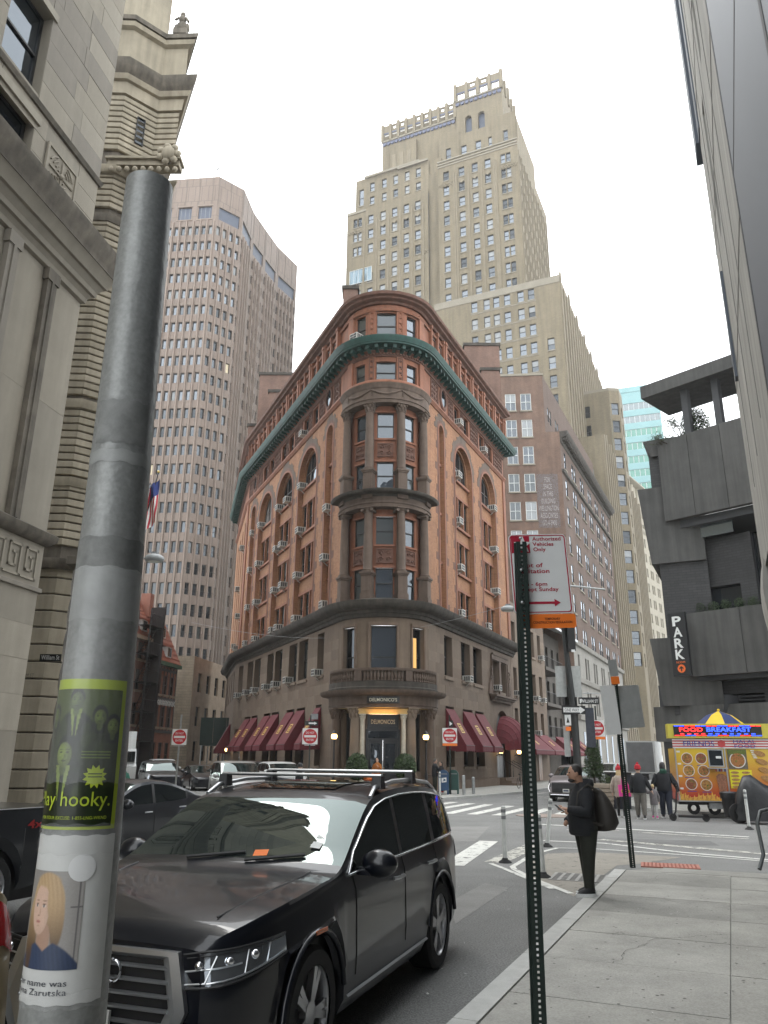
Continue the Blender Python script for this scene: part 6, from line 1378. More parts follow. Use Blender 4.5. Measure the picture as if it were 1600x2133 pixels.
    for wx in (wf, wr):
        for sd in (1, -1):
            wh = bpy.data.objects.new('wheel', ty); COL.objects.link(wh); wh.parent = t; wh.location = (L_/2-wx, sd*tw, rw); wh.rotation_euler = (0, rnd.uniform(0,1), 0 if sd > 0 else pi)
            ro = bpy.data.objects.new('rim', rm); COL.objects.link(ro); ro.parent = wh
    def surf(d, k, off=0):      # point on the body side, k = section index (float)
        s = sec(d); i = int(k); f = k-i; p = s[i]; q = s[min(i+1, 12)]; yy, z = p[0]+(q[0]-p[0])*f, p[1]+(q[1]-p[1])*f; e = 0
        if d < .5: e = (1-d/.5)*(.16*max(0, z-.62)**1.3+(.10*max(0, .42-z)))
        if d > L_-.5: e = -(1-(L_-d)/.5)*(.12*max(0, z-.75)+.1*max(0, .45-z))
        return V((L_/2-d-e, yy+off, z))
    def patch(nm, d0, d1, k0, k1, mat, off=.012, nd=6, nk=3, sides=(1, -1)):
        for sd in sides:
            b = MB(); g = []
            for i in range(nd+1):
                r_ = []
                for j in range(nk+1): p = surf(d0+(d1-d0)*i/nd, k0+(k1-k0)*j/nk); ax = off*max(0, 1-(d0+(d1-d0)*i/nd)/.35) if d0 < .5 else (-off*max(0, 1-(L_-d0)/.3)); r_.append((p.x+ax, sd*(p.y+off), p.z))
                g.append(r_)
            b.grid(g); b.build(nm, mat, t, smooth=40)
    # lamps, mirrors, handles, plate
    if name == 'black_suv': pass
    elif kind != 'truck': patch('headlight', .012, .52, 3.35, 4.85, LENS)
    else: patch('headlight', .012, .25, 3.0, 4.9, LENS)
    patch('tail_light', L_-.28, L_-.012, 3.0, 4.9, REDL)
    for sd in (1, -1):
        b = MB(); p = surf(T['side'][0][0]+.12, 5.6); b.ball((p.x-.02, sd*(p.y+.16), p.z+.05), (.10,.14,.10), 14, 0, 10); b.box(p.x-.05, p.x+.04, min(sd*(p.y-.03), sd*(p.y+.1)), max(sd*(p.y-.03), sd*(p.y+.1)), p.z-.03, p.z+.02); b.build('side_mirror', body, t, smooth=60)
        for k, (a, c) in enumerate(T['side'][:2]):
            p = surf(c-.18, 3.6); b = MB(); b.tube([(p.x+.11, sd*(p.y+.012), p.z), (p.x+.08, sd*(p.y+.04), p.z+.005), (p.x-.08, sd*(p.y+.04), p.z+.005), (p.x-.11, sd*(p.y+.012), p.z)], .015, 6); b.build('door_handle', ALU if detail else body, t)
            # door shut lines
            for dd in ((a-.02, c+.03) if k == 0 else (c+.02,)):
                b = MB(); pts = [surf(dd, q*.5, .0015) for q in range(3, 11)]; b.tube([(q.x, sd*q.y, q.z) for q in pts], .0045, 4); b.build('door_seam', BLK, t)
    return t, surf, patch
def plate(t, x, z, txt=None, rear=False):
    p = MB().box(-.01,.01,-.155,.155,-.08,.08).build('number_plate', PLATE, t, (x, 0, z))
    b = MB().box(.01 if x > 0 else -.014, .014 if x > 0 else -.01, -.12, .12, -.035, .03); b.build('plate_number', PLTX, p)
HK = 180+23.4
# the black estate SUV parked by the kerb
AUB = paint('black_car_paint', (.004,.005,.0085), .0, .3)
CX, CY = -.787, 7.40
au, sf, pt = car('suv', 'glossy black SUV with roof bars and four-ring grille parked at the kerb', CX, CY, 199.6, AUB, name='black_suv', cat='suv')
L_ = 5.05; X0 = L_/2
# grille: frame, slats and emblem
gz = [(-.50,.40),(.50,.40),(.60,.60),(.52,.87),(-.52,.87),(-.60,.60)]
def nose(yv, z): return X0-.005-.16*max(0, z-.62)**1.3-.10*max(0, .42-z)-.10*max(0, abs(yv)-.45)**1.4
b = MB(); n = len(gz); ring = []
for k in range(n): ring.append(gz[k])
def ringgrid(b, poly, s0, s1, o0, o1, m=0):
    cz = .64; rows = []
    for s_, o_ in ((s0, o0), ((s0+s1)/2, o1), (s1, o1), (s1, o0)): rows.append([(nose(p[0]*s_, cz+(p[1]-cz)*s_)+o_, p[0]*s_, cz+(p[1]-cz)*s_) for p in poly])
    b.grid(rows, m, True)
ringgrid(b, gz, .84, 1.05, .012, .05); b.build('grille_frame', ALU, au, smooth=30)
b = MB(); b.face([(nose(p[0]*.9, .64+(p[1]-.64)*.9)+.014, p[0]*.9, .64+(p[1]-.64)*.9) for p in gz]); b.build('grille_back', BLK, au)
for k in range(6):
    z_ = .455+k*.068; hw = (.46+(z_-.4)*.25) if z_ < .6 else (.52-(z_-.6)*.2); b = MB(); rows = []
    for i in range(9): yy = -hw+2*hw*i/8; rows.append([(nose(yy, z_)+o_, yy, z_+dz) for o_, dz in ((.016,-.012),(.03,-.009),(.036,.002),(.016,.01))])
    b.grid(rows, 0, True, True); b.build('grille_slat', ALU, au, smooth=40)
for k in range(4):
    yy = (k-1.5)*.088; b = MB(); b.tube([(nose(0,.76)+.045, yy+.055*cos(2*pi*q/20), .765+.055*sin(2*pi*q/20)) for q in range(21)], .0085, 6); b.build('emblem_ring', CHROME, au, smooth=60)
pl_ = MB().box(-.01,.01,-.155,.155,-.08,.08).build('number_plate', PLATE, au, (nose(0,.5)+.045, 0, .49))
o = letters('usb', .075, PLTX, pl_, (.0125, 0, -.035), 0, .26, name='plate_number'); o.rotation_euler = (0, 0, pi/2)
# lower bumper intakes, fog trims, sill trim, window chrome, roof rails
for sd in (1, -1):
    b = MB(); b.grid([[(nose(yy, z_)+.006-.02*(abs(yy)-.6), sd*yy, z_) for yy in (.66,.72,.8,.86)] for z_ in (.30,.36,.42)]); b.build('air_intake', PLAST, au)
    b = MB(); b.tube([(nose(.62,.33)+.02, sd*.62, .335), (nose(.72,.34)+.012, sd*.72, .345), (nose(.84,.36)-.02, sd*.84, .37)], .011, 6); b.build('intake_trim', ALU, au)
    pts = [sf(d_, 0.55, .012) for d_ in (1.45,1.9,2.4,2.9,3.4)]; b = MB(); b.tube([(q.x, sd*q.y, q.z+.05) for q in pts], [.03]*5, 6, flat=.5); b.build('sill_trim', GREY, au, smooth=50)
    top = [(1.52,5.9)]+[(d_, 8.15) for d_ in (1.85,2.1,2.4,2.8,3.2,3.6,3.95,4.2,4.4)]+[(4.55,7.4),(4.6,6.6),(4.58,5.95)]
    pts = [sf(1.52,6.0,.006)]+[sf(d_, 8.1, .004) for d_ in (1.68,1.8,1.95,2.1,2.3,2.6,3.0,3.4,3.8,4.1,4.35)]+[sf(4.5,7.6,.004), sf(4.56,6.8,.004), sf(4.56,6.0,.006)]
    b = MB(); b.tube([(q.x, sd*q.y, q.z) for q in pts], .011, 6); b.tube([(q.x, sd*q.y, q.z) for q in [sf(1.5+k*.25, 5.5, .006) for k in range(13)]], .012, 6); b.build('window_trim', CHROME, au, smooth=60)
    pts = [sf(2.35,9.2,0), sf(2.5,9.3,0)+V((0,0,.05)), sf(3.0,9.3,0)+V((0,0,.055)), sf(3.6,9.3,0)+V((0,0,.055)), sf(4.1,9.3,0)+V((0,0,.05)), sf(4.3,9.2,0)]; b = MB(); b.tube([(q.x, sd*q.y, q.z) for q in pts], .02, 8); b.build('roof_rail', ALU, au, smooth=60)
    b = MB(); p = sf(.95,2.2,.008); b.box(p.x-.09, p.x+.09, min(sd*p.y, sd*(p.y+.006)), max(sd*p.y, sd*(p.y+.006)), p.z-.012, p.z+.012); b.build('marker_lamp', AMB, au)
    # headlamp: housing wrapping from the grille frame round the corner, light strips and lenses inside
    def side(d_, z):
        k0, k1 = 1.0, 6.0
        for _ in range(24):
            km = (k0+k1)/2
            if sf(d_, km).z < z: k0 = km
            else: k1 = km
        return sf(d_, k0)
    def hp(s_, t_, off):
        if s_ < .3:
            f = s_/.3; z = .70+.015*f+(.165+.01*f)*t_; yy = .56+.15*f; return (nose(yy, z)+off, sd*yy, z)
        f = (s_-.3)/.7; d_ = .012+.52*f; z = .715+.10*f+(.175-.075*f)*t_; p = side(d_, z); return (p.x+off*max(0, 1-d_/.4), sd*(p.y+off*min(1, .3+d_/.25)), z)
    b = MB(); b.grid([[hp(i/16, j/5, .008) for j in range(6)] for i in range(17)]); b.build('headlight', LENS, au, smooth=40)
    for t_, s0_, s1_, r_, m_ in ((.12,.06,.95,.006,ALU),(.88,.05,.97,.004,PLAST),(.5,.05,.5,.005,ALU),(.0,.0,1,.009,PLAST),(1,.0,1,.007,PLAST)):
        b = MB(); b.tube([hp(s0_+(s1_-s0_)*q/14, t_, .012) for q in range(15)], r_, 5); b.build('headlight_strip', m_, au, smooth=60)
    for s_ in (.2,.42,.62): p = hp(s_, .62, .0); MB().ball(p, (.03,.03,.028), 12).build('headlight_lens', CHROME, au, smooth=60)
    for s_ in (.3,.52,.74): b = MB(); b.tube([hp(s_, .15, .011), hp(s_+.05, .85, .011)], .005, 5); b.build('headlight_strip', ALU, au)
    for wx in (.92, 3.91):
        pts = [(L_/2-wx+.47*cos(a_), sd*(interp(TYPES['suv']['w'], wx)*1.004), .385+.47*sin(a_)) for a_ in [D(8)+D(164)*q/14 for q in range(15)]]; b = MB(); b.tube(pts, .02, 6); b.build('arch_lip', AUB, au, smooth=60)
for d_ in (2.62, 3.55):
    b = MB(); p = sf(d_, 9.3, 0); z_ = p.z+.13; b.tube([(p.x, -p.y-.03, z_), (p.x, p.y+.03, z_)], .028, 8, flat=.55); b.build('roof_bar', ALU, au, smooth=60)
    for sd in (1, -1): b = MB(); b.box(p.x-.06, p.x+.06, sd*p.y-.045, sd*p.y+.045, p.z+.02, z_-.005, 0, .012, .008); b.build('roof_bar_foot', PLAST, au)
b = MB(); b.grid([[(L_/2-d_, yy, interp(TYPES['suv']['zr'], d_)+.014) for yy in (-.42,-.2,0,.2,.42)] for d_ in (2.45,2.7,3.0,3.3,3.6)]); b.build('sunroof', CGL, au, smooth=40)
for sd in (1, -1):      # wipers, bonnet creases
    b = MB(); a0 = sf(1.42, 10.6, 0); b.tube([(L_/2-1.40, sd*.25-.1, 1.19), (L_/2-1.5, sd*.25+.35, 1.235)], .012, 5); b.build('wiper', PLAST, au)
    b = MB(); b.tube([(L_/2-d_, sd*(.62+.1*(d_-.2)), interp(TYPES['suv']['zr'], d_)-.001) for d_ in (.25,.5,.8,1.1,1.32)], .006, 4); b.build('bonnet_seam', BLK, au)
pk = MB(); pk.face([(L_/2-1.43, .2, 1.204),(L_/2-1.445, .31, 1.21),(L_/2-1.50, .30, 1.246),(L_/2-1.485, .19, 1.24)]); pk = tag(pk.build('parking_ticket', ORANGE, None), 'orange parking ticket tucked under the SUV wiper', 'ticket'); pk.matrix_world = au.matrix_basis.copy() if False else Matrix.Translation((CX, CY, .012)) @ Matrix.Rotation(pi/2-D(199.6), 4, 'Z')
for k in range(2): MB().grid([[(L_/2-1.58-k*.12, .6, 1.27+k*.058),(L_/2-1.58-k*.12, .68, 1.262+k*.058)],[(L_/2-1.65-k*.12, .6, 1.304+k*.058),(L_/2-1.65-k*.12, .68, 1.296+k*.058)]]).build('inspection_sticker', mk('sticker_white', (.6,.62,.6), .5, var=.1), au, (0,0,.008))
# other traffic
DGR = paint('dark_grey_paint', (.03,.032,.036), .5); SILV = paint('silver_paint', (.36,.365,.36), .6, .35); WHT = paint('white_car_paint', (.62,.63,.62), 0, .3); BLU = paint('blue_grey_paint', (.10,.115,.15), .5); GOLDP = paint('beige_car_paint', (.42,.33,.20), .5, .35); MAUV = paint('mauve_grey_paint', (.23,.205,.21), .5, .35)
car('sedan', 'dark grey fastback saloon in the lane behind the black SUV', -5.75, 17.5, HK, DGR, name='grey_saloon', cat='car')
tk, s_, p_ = car('truck', 'dark grey pickup truck with 4x4 badge at the picture edge', -6.15, 8.9, HK+1, DGR, name='pickup_truck', cat='pickup')
MB().box(-2.75,-.85,-.78,.78,1.0,1.29).build('bed_cover', PLAST, tk); q = s_(5.0, 3.2, .012); o = letters('4x4', .1, mk('badge_red', (.4,.02,.02), .4, var=0), tk, (q.x, q.y+.004, q.z-.03), pi, .34)
gk, s_, p_ = car('truck', 'beige pickup truck tail just in front of the black SUV', -3.75, 2.05, HK, GOLDP, name='beige_pickup', cat='pickup')
MB().box(-2.75,-.85,-.8,.8,1.05,1.3).build('bed_cover', PLAST, gk)
HL = 180-24.1
mv, s_, p_ = car('van', 'silver minivan coming out of the lane towards the crossing', -6.9, 38.6, HL+4, SILV, name='silver_minivan', cat='minivan', detail=0); plate(mv, 2.56, .5)
car('suv', 'white SUV parked under the lane awnings', -5.9, 47.5, HL, WHT, name='white_suv', cat='suv', detail=0)
car('suv', 'black SUV parked nearest the crossing on the lane kerb', -12.4, 45.5, HL, AUB, 'dark cars parked along the lane', 0, 'parked_suv', 'suv')
car('sedan', 'small black saloon waiting behind the silver minivan', -11.2, 50.5, HL, AUB, 'dark cars parked along the lane', 0, 'parked_saloon', 'car')
car('suv', 'black SUV parked further up the lane by the awnings', -8.6, 54.0, HL, DGR, 'dark cars parked along the lane', 0, 'parked_suv', 'suv')
car('van', 'white delivery van far up the lane', -17.0, 63, HL, WHT, name='white_van', cat='van', detail=0)
cd, s_, p_ = car('suv', 'mauve grey crossover SUV facing the crossing outside the restaurant', 9.95, 41.6, 180+25, MAUV, name='crossover_suv', cat='suv', detail=0)
b = MB(); b.grid([[(2.53-.16*max(0,z-.62)**1.3+.012-.1*max(0,abs(yy)-.45)**1.4, yy, z) for yy in (-.68,-.4,0,.4,.68)] for z in (.42,.6,.8,.86)]); b.build('grille', PLAST, cd); plate(cd, 2.56, .52)
for sd in (1, -1): b = MB(); b.tube([(2.5, sd*.80, .84),(2.47, sd*.87, .62),(2.5, sd*.80, .45)], .014, 5); b.build('running_light', mk('running_light', (.7,.7,.7), .3, var=0, emit=(1,1,1), est=.6), cd)
bar_ = MB(); bar_.tube([(2.555,-.75,.33),(2.58,0,.32),(2.555,.75,.33)], .018, 6); bar_.build('bumper_trim', CHROME, cd)
car('van', 'white van queueing far down the right-hand street', 17.4, 62, 180+25, WHT, name='far_white_van', cat='van', detail=0)
car('sedan', 'white saloon behind the planter down the street', 13.9, 55, 180+25, WHT, name='far_white_saloon', cat='car', detail=0)
bx = thing('box_truck', 'white box truck standing far down the street', 'truck', (21.6, 66, 0), pi/2-D(25))
MB().box(-3.4,1.2,-1.15,1.15,1.0,3.4).build('cargo_box', WHITE, bx); MB().box(-3.42,-3.38,-1.0,1.0,1.1,3.3).build('roller_door', GREY, bx)
b = MB(); b.slab([(1.3,.6),(3.2,.6),(3.2,1.35),(2.9,1.5),(2.45,2.35),(1.3,2.4)], -1.05, 1.05); b.build('cab', WHT, bx); MB().box(2.5,2.9,-.95,.95,1.6,2.2).build('windscreen', CGL, bx, (0.12,0,0)); MB().box(-3.3,3.1,-.5,.5,.5,.95).build('chassis', BLK, bx)
ty, rm = WHL[(.385,'suv')]
for x_ in (-2.3, 2.3):
    for sd in (1, -1): wh = put(ty, 'wheel', bx, (x_, sd*.95, .42), 0, 1.1)

copy_tree(bx, (-16.8, 50.5, 0), pi/2-D(HL), 'white box truck parked at the mouth of the lane behind the grey pole')

# ---------------------------------------------------------------- near lamp pole with its flyers
lp = thing('lamp_pole', 'scuffed grey galvanised pole with pasted flyers standing close on the left', 'pole')
PT, PB = (-0.936,4.063), (-0.893,1.241)
def paxis(z): f = (z-PB[1])/(PT[1]-PB[1]); return V((PB[0]+(PT[0]-PB[0])*f, 2.5, z))
def prad(z): return .117+(.089-.117)*(z-PB[1])/(PT[1]-PB[1])
POLE = mk('pole_grey_paint', (.27,.275,.265), .42, .2, var=.13, vs=3, bump=.2, bs=22, streak=.2, speck=.12, sps=60)
zs_ = [.1+(PT[1]-.1)*k/24 for k in range(25)]
b = MB(); rows = [[tuple(paxis(z)+V((cos(2*pi*q/40), sin(2*pi*q/40), 0))*prad(z)) for q in range(40)] for z in zs_]; b.grid(rows, 0, True, True); b.build('shaft', POLE, lp, smooth=40)
A0 = D(18.5)
def pc(u, z, off=.002):
    a = A0+u/prad(z); return tuple(paxis(z)+V((sin(a), -cos(a), 0))*(prad(z)+off))
def pgrid(name, u0, u1, z0, z1, mat, off, nu=14, nz=6, par=None, wob=0):
    rows = [[pc(u0+(u1-u0)*i/nu, z0+(z1-z0)*j/nz+(wob*sin(i*1.7) if j in (0, nz) else 0), off) for i in range(nu+1)] for j in range(nz+1)]
    return MB().grid(rows).build(name, mat, par or lp, smooth=60)
def ppoly(name, pts, mat, off, par):
    c = (sum(p[0] for p in pts)/len(pts), sum(p[1] for p in pts)/len(pts)); b = MB(); ring = []
    for p, q in zip(pts, pts[1:]+pts[:1]):
        n = max(1, int(abs(q[0]-p[0])/.02)); ring += [(p[0]+(q[0]-p[0])*k/n, p[1]+(q[1]-p[1])*k/n) for k in range(n)]
    K = 5; b.grid([[pc(c[0]+(p[0]-c[0])*k/K, c[1]+(p[1]-c[1])*k/K, off) for p in ring] for k in range(K+1)], 0, True)
    return b.build(name, mat, par)
def pell(name, cu, cz, ru, rz, mat, off, par, n=18): return ppoly(name, [(cu+ru*cos(2*pi*k/n), cz+rz*sin(2*pi*k/n)) for k in range(n)], mat, off, par)
def ptext(key, cu, cz, h, mat, off, par, wid=None):
    vs, fs = TXT[key]; xs = [p[0] for p in vs]; ys = [p[1] for p in vs]; k = h/(max(ys)-min(ys)); kx = wid/(max(xs)-min(xs)) if wid else k; cx = (min(xs)+max(xs))/2
    me = bpy.data.meshes.new('lettering'); me.from_pydata([pc(cu+(p[0]-cx)*kx, cz+(p[1]-min(ys))*k, off) for p in vs], [], fs); me.materials.append(mat); return put(me, 'lettering', par)
OLD = mk('old_tape_dark', (.21,.213,.205), .6, var=.3, vs=14, streak=.3); TAPE = mk('old_tape_pale', (.30,.305,.295), .4, var=.15, vs=14)
zA, zB, zC, zD = [-0.877,2.144][1], [-0.866,1.717][1], [-0.892,1.702][1], [-0.875,1.277][1]
for z0_, z1_, m, u0_, u1_ in ((2.93,3.09,OLD,-.10,.085),(2.86,2.905,TAPE,-.16,.16),(2.50,2.60,OLD,-.2,.2),(2.33,2.5,TAPE,-.2,.2)): pgrid('tape_remnant', u0_, u1_, z0_, z1_, m, .0015, 16, 4, None, .004)
po_ = thing('green_poster', 'yellow green poster with suited figures pasted on the grey pole', 'poster')
YG = mk('poster_lime', (.42,.52,.035), .35, var=.08, vs=6, coat=.3); PDK = mk('poster_dark_olive', (.022,.04,.008), .35, var=.15, vs=8, coat=.3); PMD = mk('poster_olive', (.05,.085,.015), .35, var=.1, coat=.3); PFC = mk('poster_face_olive', (.13,.19,.035), .35, var=.15, vs=25, coat=.3); PSH = mk('poster_shirt_olive', (.24,.32,.05), .35, var=.05, coat=.3); PBK = mk('poster_black', (.008,.013,.004), .35, var=0, coat=.3)
H_ = zA-zB; UC = -.035
def pu(x): return UC+x*.135
pgrid('sheet', pu(-1), pu(1), zB, zA, YG, .003, 20, 6, po_); pgrid('print', pu(-.9), pu(.88), zB+H_*.02, zA-H_*.07, PDK, .0036, 20, 6, po_); pgrid('print', pu(-.9), pu(.88), zB+H_*.55, zA-H_*.07, PMD, .0039, 20, 4, po_)
def sm(x): x = max(0., min(1., x)); return x*x*(3-2*x)
def el(x, y, cx, cy, rx, ry, soft=.25): return 1-sm((hypot((x-cx)/rx, (y-cy)/ry)-1+soft)/soft/1.0 if soft else 0)
def mixc(a, c, t): return tuple(p+(q-p)*t for p, q in zip(a, c))
def printed(name, u0, u1, z0, z1, nu, nz, fn, par, off):
    """a flat print on the curved pole: one sheet, ink colour per vertex"""
    rows = [[pc(u0+(u1-u0)*i/nu, z0+(z1-z0)*j/nz, off) for i in range(nu+1)] for j in range(nz+1)]; o = MB().grid(rows).build(name, mk('printed_ink', (.5,.5,.5), .38, var=0, coat=.25), par, smooth=60)
    m = MATS['printed_ink']
    if 'ink' not in m.node_tree.nodes: a_ = m.node_tree.nodes.new('ShaderNodeAttribute'); a_.name = 'ink'; a_.attribute_name = 'ink'; m.node_tree.links.new(a_.outputs['Color'], m.node_tree.nodes['Principled BSDF'].inputs['Base Color'])
    ca = o.data.color_attributes.new('ink', 'FLOAT_COLOR', 'POINT'); d_ = []
    for j in range(nz+1):
        for i in range(nu+1): d_ += list(fn((u1-u0)*(i/nu-.5), (z1-z0)*j/nz))+[1.]
    ca.data.foreach_set('color', d_); return o
FIG = ((-.1,.83,.95,1,.25),(.42,.72,.82,0,.5),(.72,.66,.85,0,.7),(-.68,.73,.8,0,.3),(-.28,.47,1.25,1,.9))
def poster_ink(X, Y):
    y = Y/H_; c = mixc((.012,.022,.005), (.075,.105,.02), sm((y-.3)/.7)); rv = random.Random(int((X+1)*9000)*7919+int(Y*9000)); g = rv.uniform(.85,1.15)
    for cx, cy, s_, suit, tone in FIG:
        r_ = .026*s_; px, py = cx*.135-0, cy*H_
        m_ = el(X, Y, px, py-r_*4.6, r_*2.7, r_*3.6, .12); c = mixc(c, (.010,.016,.004) if suit else (.02,.03,.007), m_)
        m_ *= max(el(X, Y, px-r_*1.6, py-r_*3.2, r_*.9, r_*1.6, .6), el(X, Y, px+r_*1.5, py-r_*3.6, r_*.6, r_*1.4, .6))*.6; c = mixc(c, (.04,.06,.013), m_)
        if suit and py-r_*5.2 < Y < py-r_*1.0 and abs(X-px) < r_*.75*(1-(py-r_*1.0-Y)/(r_*4.4)): c = (.20,.26,.045) if abs(X-px) > r_*.2 else (.012,.02,.005)
        c = mixc(c, (.008,.013,.004), el(X, Y, px, py+r_*.25, r_*1.12, r_*1.5, .15) if not suit else el(X, Y, px, py+r_*.35, r_*.95, r_*1.25, .12))
        if not suit: c = mixc(c, (.008,.013,.004), el(X, Y, px, py-r_*1.2, r_*1.2, r_*1.3, .25))
        c = mixc(c, (.07,.10,.02), el(X, Y, px, py-r_*1.3, r_*.42, r_*.7, .3))
        fm_ = el(X, Y, px, py-r_*.1, r_*.84, r_*1.18, .14); lit = .55+.75*el(X, Y, px-r_*.25, py+r_*.1, r_*.9, r_*1.3, 1.0); c = mixc(c, tuple(v*lit for v in mixc((.06,.09,.018), (.19,.25,.05), tone)), fm_)
        for sx in (-1, 1):
            c = mixc(c, (.012,.02,.005), .9*el(X, Y, px+sx*r_*.34, py+r_*.12, r_*.2, r_*.11, .5)); c = mixc(c, (.02,.03,.007), .8*el(X, Y, px+sx*r_*.34, py+r_*.36, r_*.28, r_*.08, .6))
        c = mixc(c, (.03,.045,.01), .6*el(X, Y, px+r_*.1, py-r_*.2, r_*.14, r_*.3, .8)); c = mixc(c, (.02,.03,.008), .85*el(X, Y, px, py-r_*.62, r_*.34, r_*.1, .5))
        c = mixc(c, (.24,.30,.06), .7*el(X, Y, px, py-r_*.6, r_*.22, r_*.05, .6) if tone < .4 else 0)
    return tuple(v*g for v in c)
printed('print', pu(-.9), pu(.88), zB+H_*.02, zA-H_*.07, 90, 170, poster_ink, po_, .0042)
ppoly('starburst', [(pu(.42)+(.034 if k % 2 else .023)*cos(2*pi*k/24), zB+H_*.34+(.034 if k % 2 else .023)*sin(2*pi*k/24)) for k in range(24)], YG, .0058, po_)
for k in range(3): pgrid('small_print', pu(.1), pu(.7), zB+H_*(.46+.02*k), zB+H_*(.468+.02*k), PFC, .0058, 6, 1, po_)
for k in range(2): pgrid('small_print', pu(.28), pu(.56), zB+H_*(.335+.02*k), zB+H_*(.342+.02*k), PDK, .0062, 6, 1, po_)
ptext('hooky', pu(-.08), zB+H_*.12, .052, YG, .0062, po_, .235); ptext('exc', pu(.0), zB+H_*.065, .009, YG, .0062, po_, .2)
fy = thing('memorial_flyer', 'white paper flyer with portrait photo taped low on the grey pole', 'flyer')
PAP = mk('flyer_paper', (.60,.60,.58), .45, var=.06, vs=10, coat=.2); UF = -.05; h2 = zC-zD
def fu(x): return UF+x*.15
pgrid('sheet', fu(-1.0), fu(1.05), zD, zC, PAP, .003, 20, 8, fy, .002)
pz0, pz1 = zD+h2*.2, zD+h2*.78
pgrid('photo', fu(-.72), fu(.5), pz0, pz1, mk('photo_wall', (.24,.23,.22), .4, var=.1, vs=20), .0036, 12, 6, fy); ph = pz1-pz0
HAIR, SKN, NVY = mk('photo_hair', (.30,.18,.09), .5, var=.35, vs=45), mk('photo_skin', (.50,.33,.25), .5, var=.08, vs=30), mk('photo_navy', (.035,.05,.11), .5, var=.2, vs=30)
PW_ = fu(.5)-fu(-.72)
def portrait_ink(X, Y):
    x, y = X/PW_*2, Y/ph; rv = random.Random(int((X+1)*8000)*7919+int(Y*8000)); g = rv.uniform(.94,1.06); st_ = .5+.5*sin(x*46+y*11+3*sin(y*7)); c = mixc((.26,.245,.23), (.36,.34,.32), sm((x+.6)/1.4)*.8+.1*y)
    if .86 < x < .9 or (x > .66 and .62 < y < .635): c = (.16,.15,.15)
    hair = mixc(mixc((.10,.06,.035), (.46,.31,.17), sm((y-.1)/.6)), (.62,.46,.28), .35*st_*sm((y-.4)*2))
    hm_ = max(el(x, y, -.1, .66, .62, .34, .1), el(x, y, -.62, .30, .30, .46, .2), el(x, y, .3, .52, .24, .36, .25)); c = mixc(c, hair, hm_)
    c = mixc(c, (.40,.25,.18), el(x, y, -.1, .30, .26, .2, .2))
    sh_ = .30-.22*(x+.02)**2-(.10 if abs(x+.05) < .3 else 0)*(1-abs(x+.05)/.3); c = mixc(c, tuple(v*(.8+.4*st_*.3) for v in (.05,.07,.13)), sm((sh_-y)/.03))
    c = mixc(c, hair, .9*el(x, y, -.66, .26, .2, .4, .4))
    f_ = el(x, y, -.28, .60, .34, .27, .1); lit = 1.05-.5*sm((x+.2)/.5)-.18*sm((.5-y)/.2); c = mixc(c, tuple(v*lit for v in (.60,.41,.315)), f_)
    c = mixc(c, hair, .95*el(x, y, .12, .72, .2, .24, .3)); c = mixc(c, hair, .9*el(x, y, -.1, .9, .5, .09, .4))
    for ex, w_ in ((-.44,.075),(-.16,.09)):
        c = mixc(c, (.62,.56,.52), .8*el(x, y, ex, .635, w_, .017, .4)); c = mixc(c, (.05,.05,.06), el(x, y, ex-.01, .637, .034, .019, .4)); c = mixc(c, (.10,.06,.045), .8*el(x, y, ex, .654, w_*1.15, .009, .6)); c = mixc(c, (.22,.13,.08), .75*el(x, y, ex+.01, .69, w_*1.3, .012, .7))
    c = mixc(c, (.40,.24,.17), .6*el(x, y, -.29, .575, .05, .06, .9)); c = mixc(c, (.66,.47,.37), .5*el(x, y, -.36, .59, .025, .06, .8)); c = mixc(c, (.22,.11,.08), .7*el(x, y, -.34, .535, .06, .012, .7))
    c = mixc(c, (.47,.20,.17), .9*el(x, y, -.33, .475, .115, .021, .5)); c = mixc(c, (.25,.09,.08), .7*el(x, y, -.33, .477, .11, .005, .6)); c = mixc(c, (.42,.26,.19), .5*el(x, y, -.31, .435, .09, .018, .9))
    return tuple(v*g for v in c)
printed('photo', fu(-.72), fu(.5), pz0, pz1, 90, 120, portrait_ink, fy, .0042)
pell('blank_disc', fu(.42), zD+h2*.8, .036, .036, mk('disc_white', (.7,.7,.69), .4, var=0), .0055, fy)
ptext('her', fu(-.2), zD+h2*.045, .042, mk('marker_ink', (.03,.035,.05), .5, var=0), .005, fy, .17)
WRAP = bpy.data.materials.new('clear_tape'); WRAP.use_nodes = True; t_ = WRAP.node_tree; p_ = t_.nodes['Principled BSDF']; p_.inputs['Base Color'].default_value = (.8,.8,.8,1); p_.inputs['Roughness'].default_value = .12; p_.inputs['Alpha'].default_value = .12; n_ = t_.nodes.new('ShaderNodeTexNoise'); n_.inputs['Scale'].default_value = 14; bp_ = t_.nodes.new('ShaderNodeBump'); bp_.inputs['Strength'].default_value = .5; bp_.inputs['Distance'].default_value = .01; t_.links.new(n_.outputs[0], bp_.inputs['Height']); t_.links.new(bp_.outputs[0], p_.inputs['Normal'])
pgrid('clear_tape', -.17, .17, zD-.01, zD+.03, WRAP, .007, 18, 2, fy, .004); pgrid('clear_tape', -.17, .17, zC-.05, zC+.03, WRAP, .007, 18, 3, fy, .004); pgrid('clear_tape', -.17, .17, zA-.3, zA+.35, WRAP, .0072, 18, 6, lp, .004)
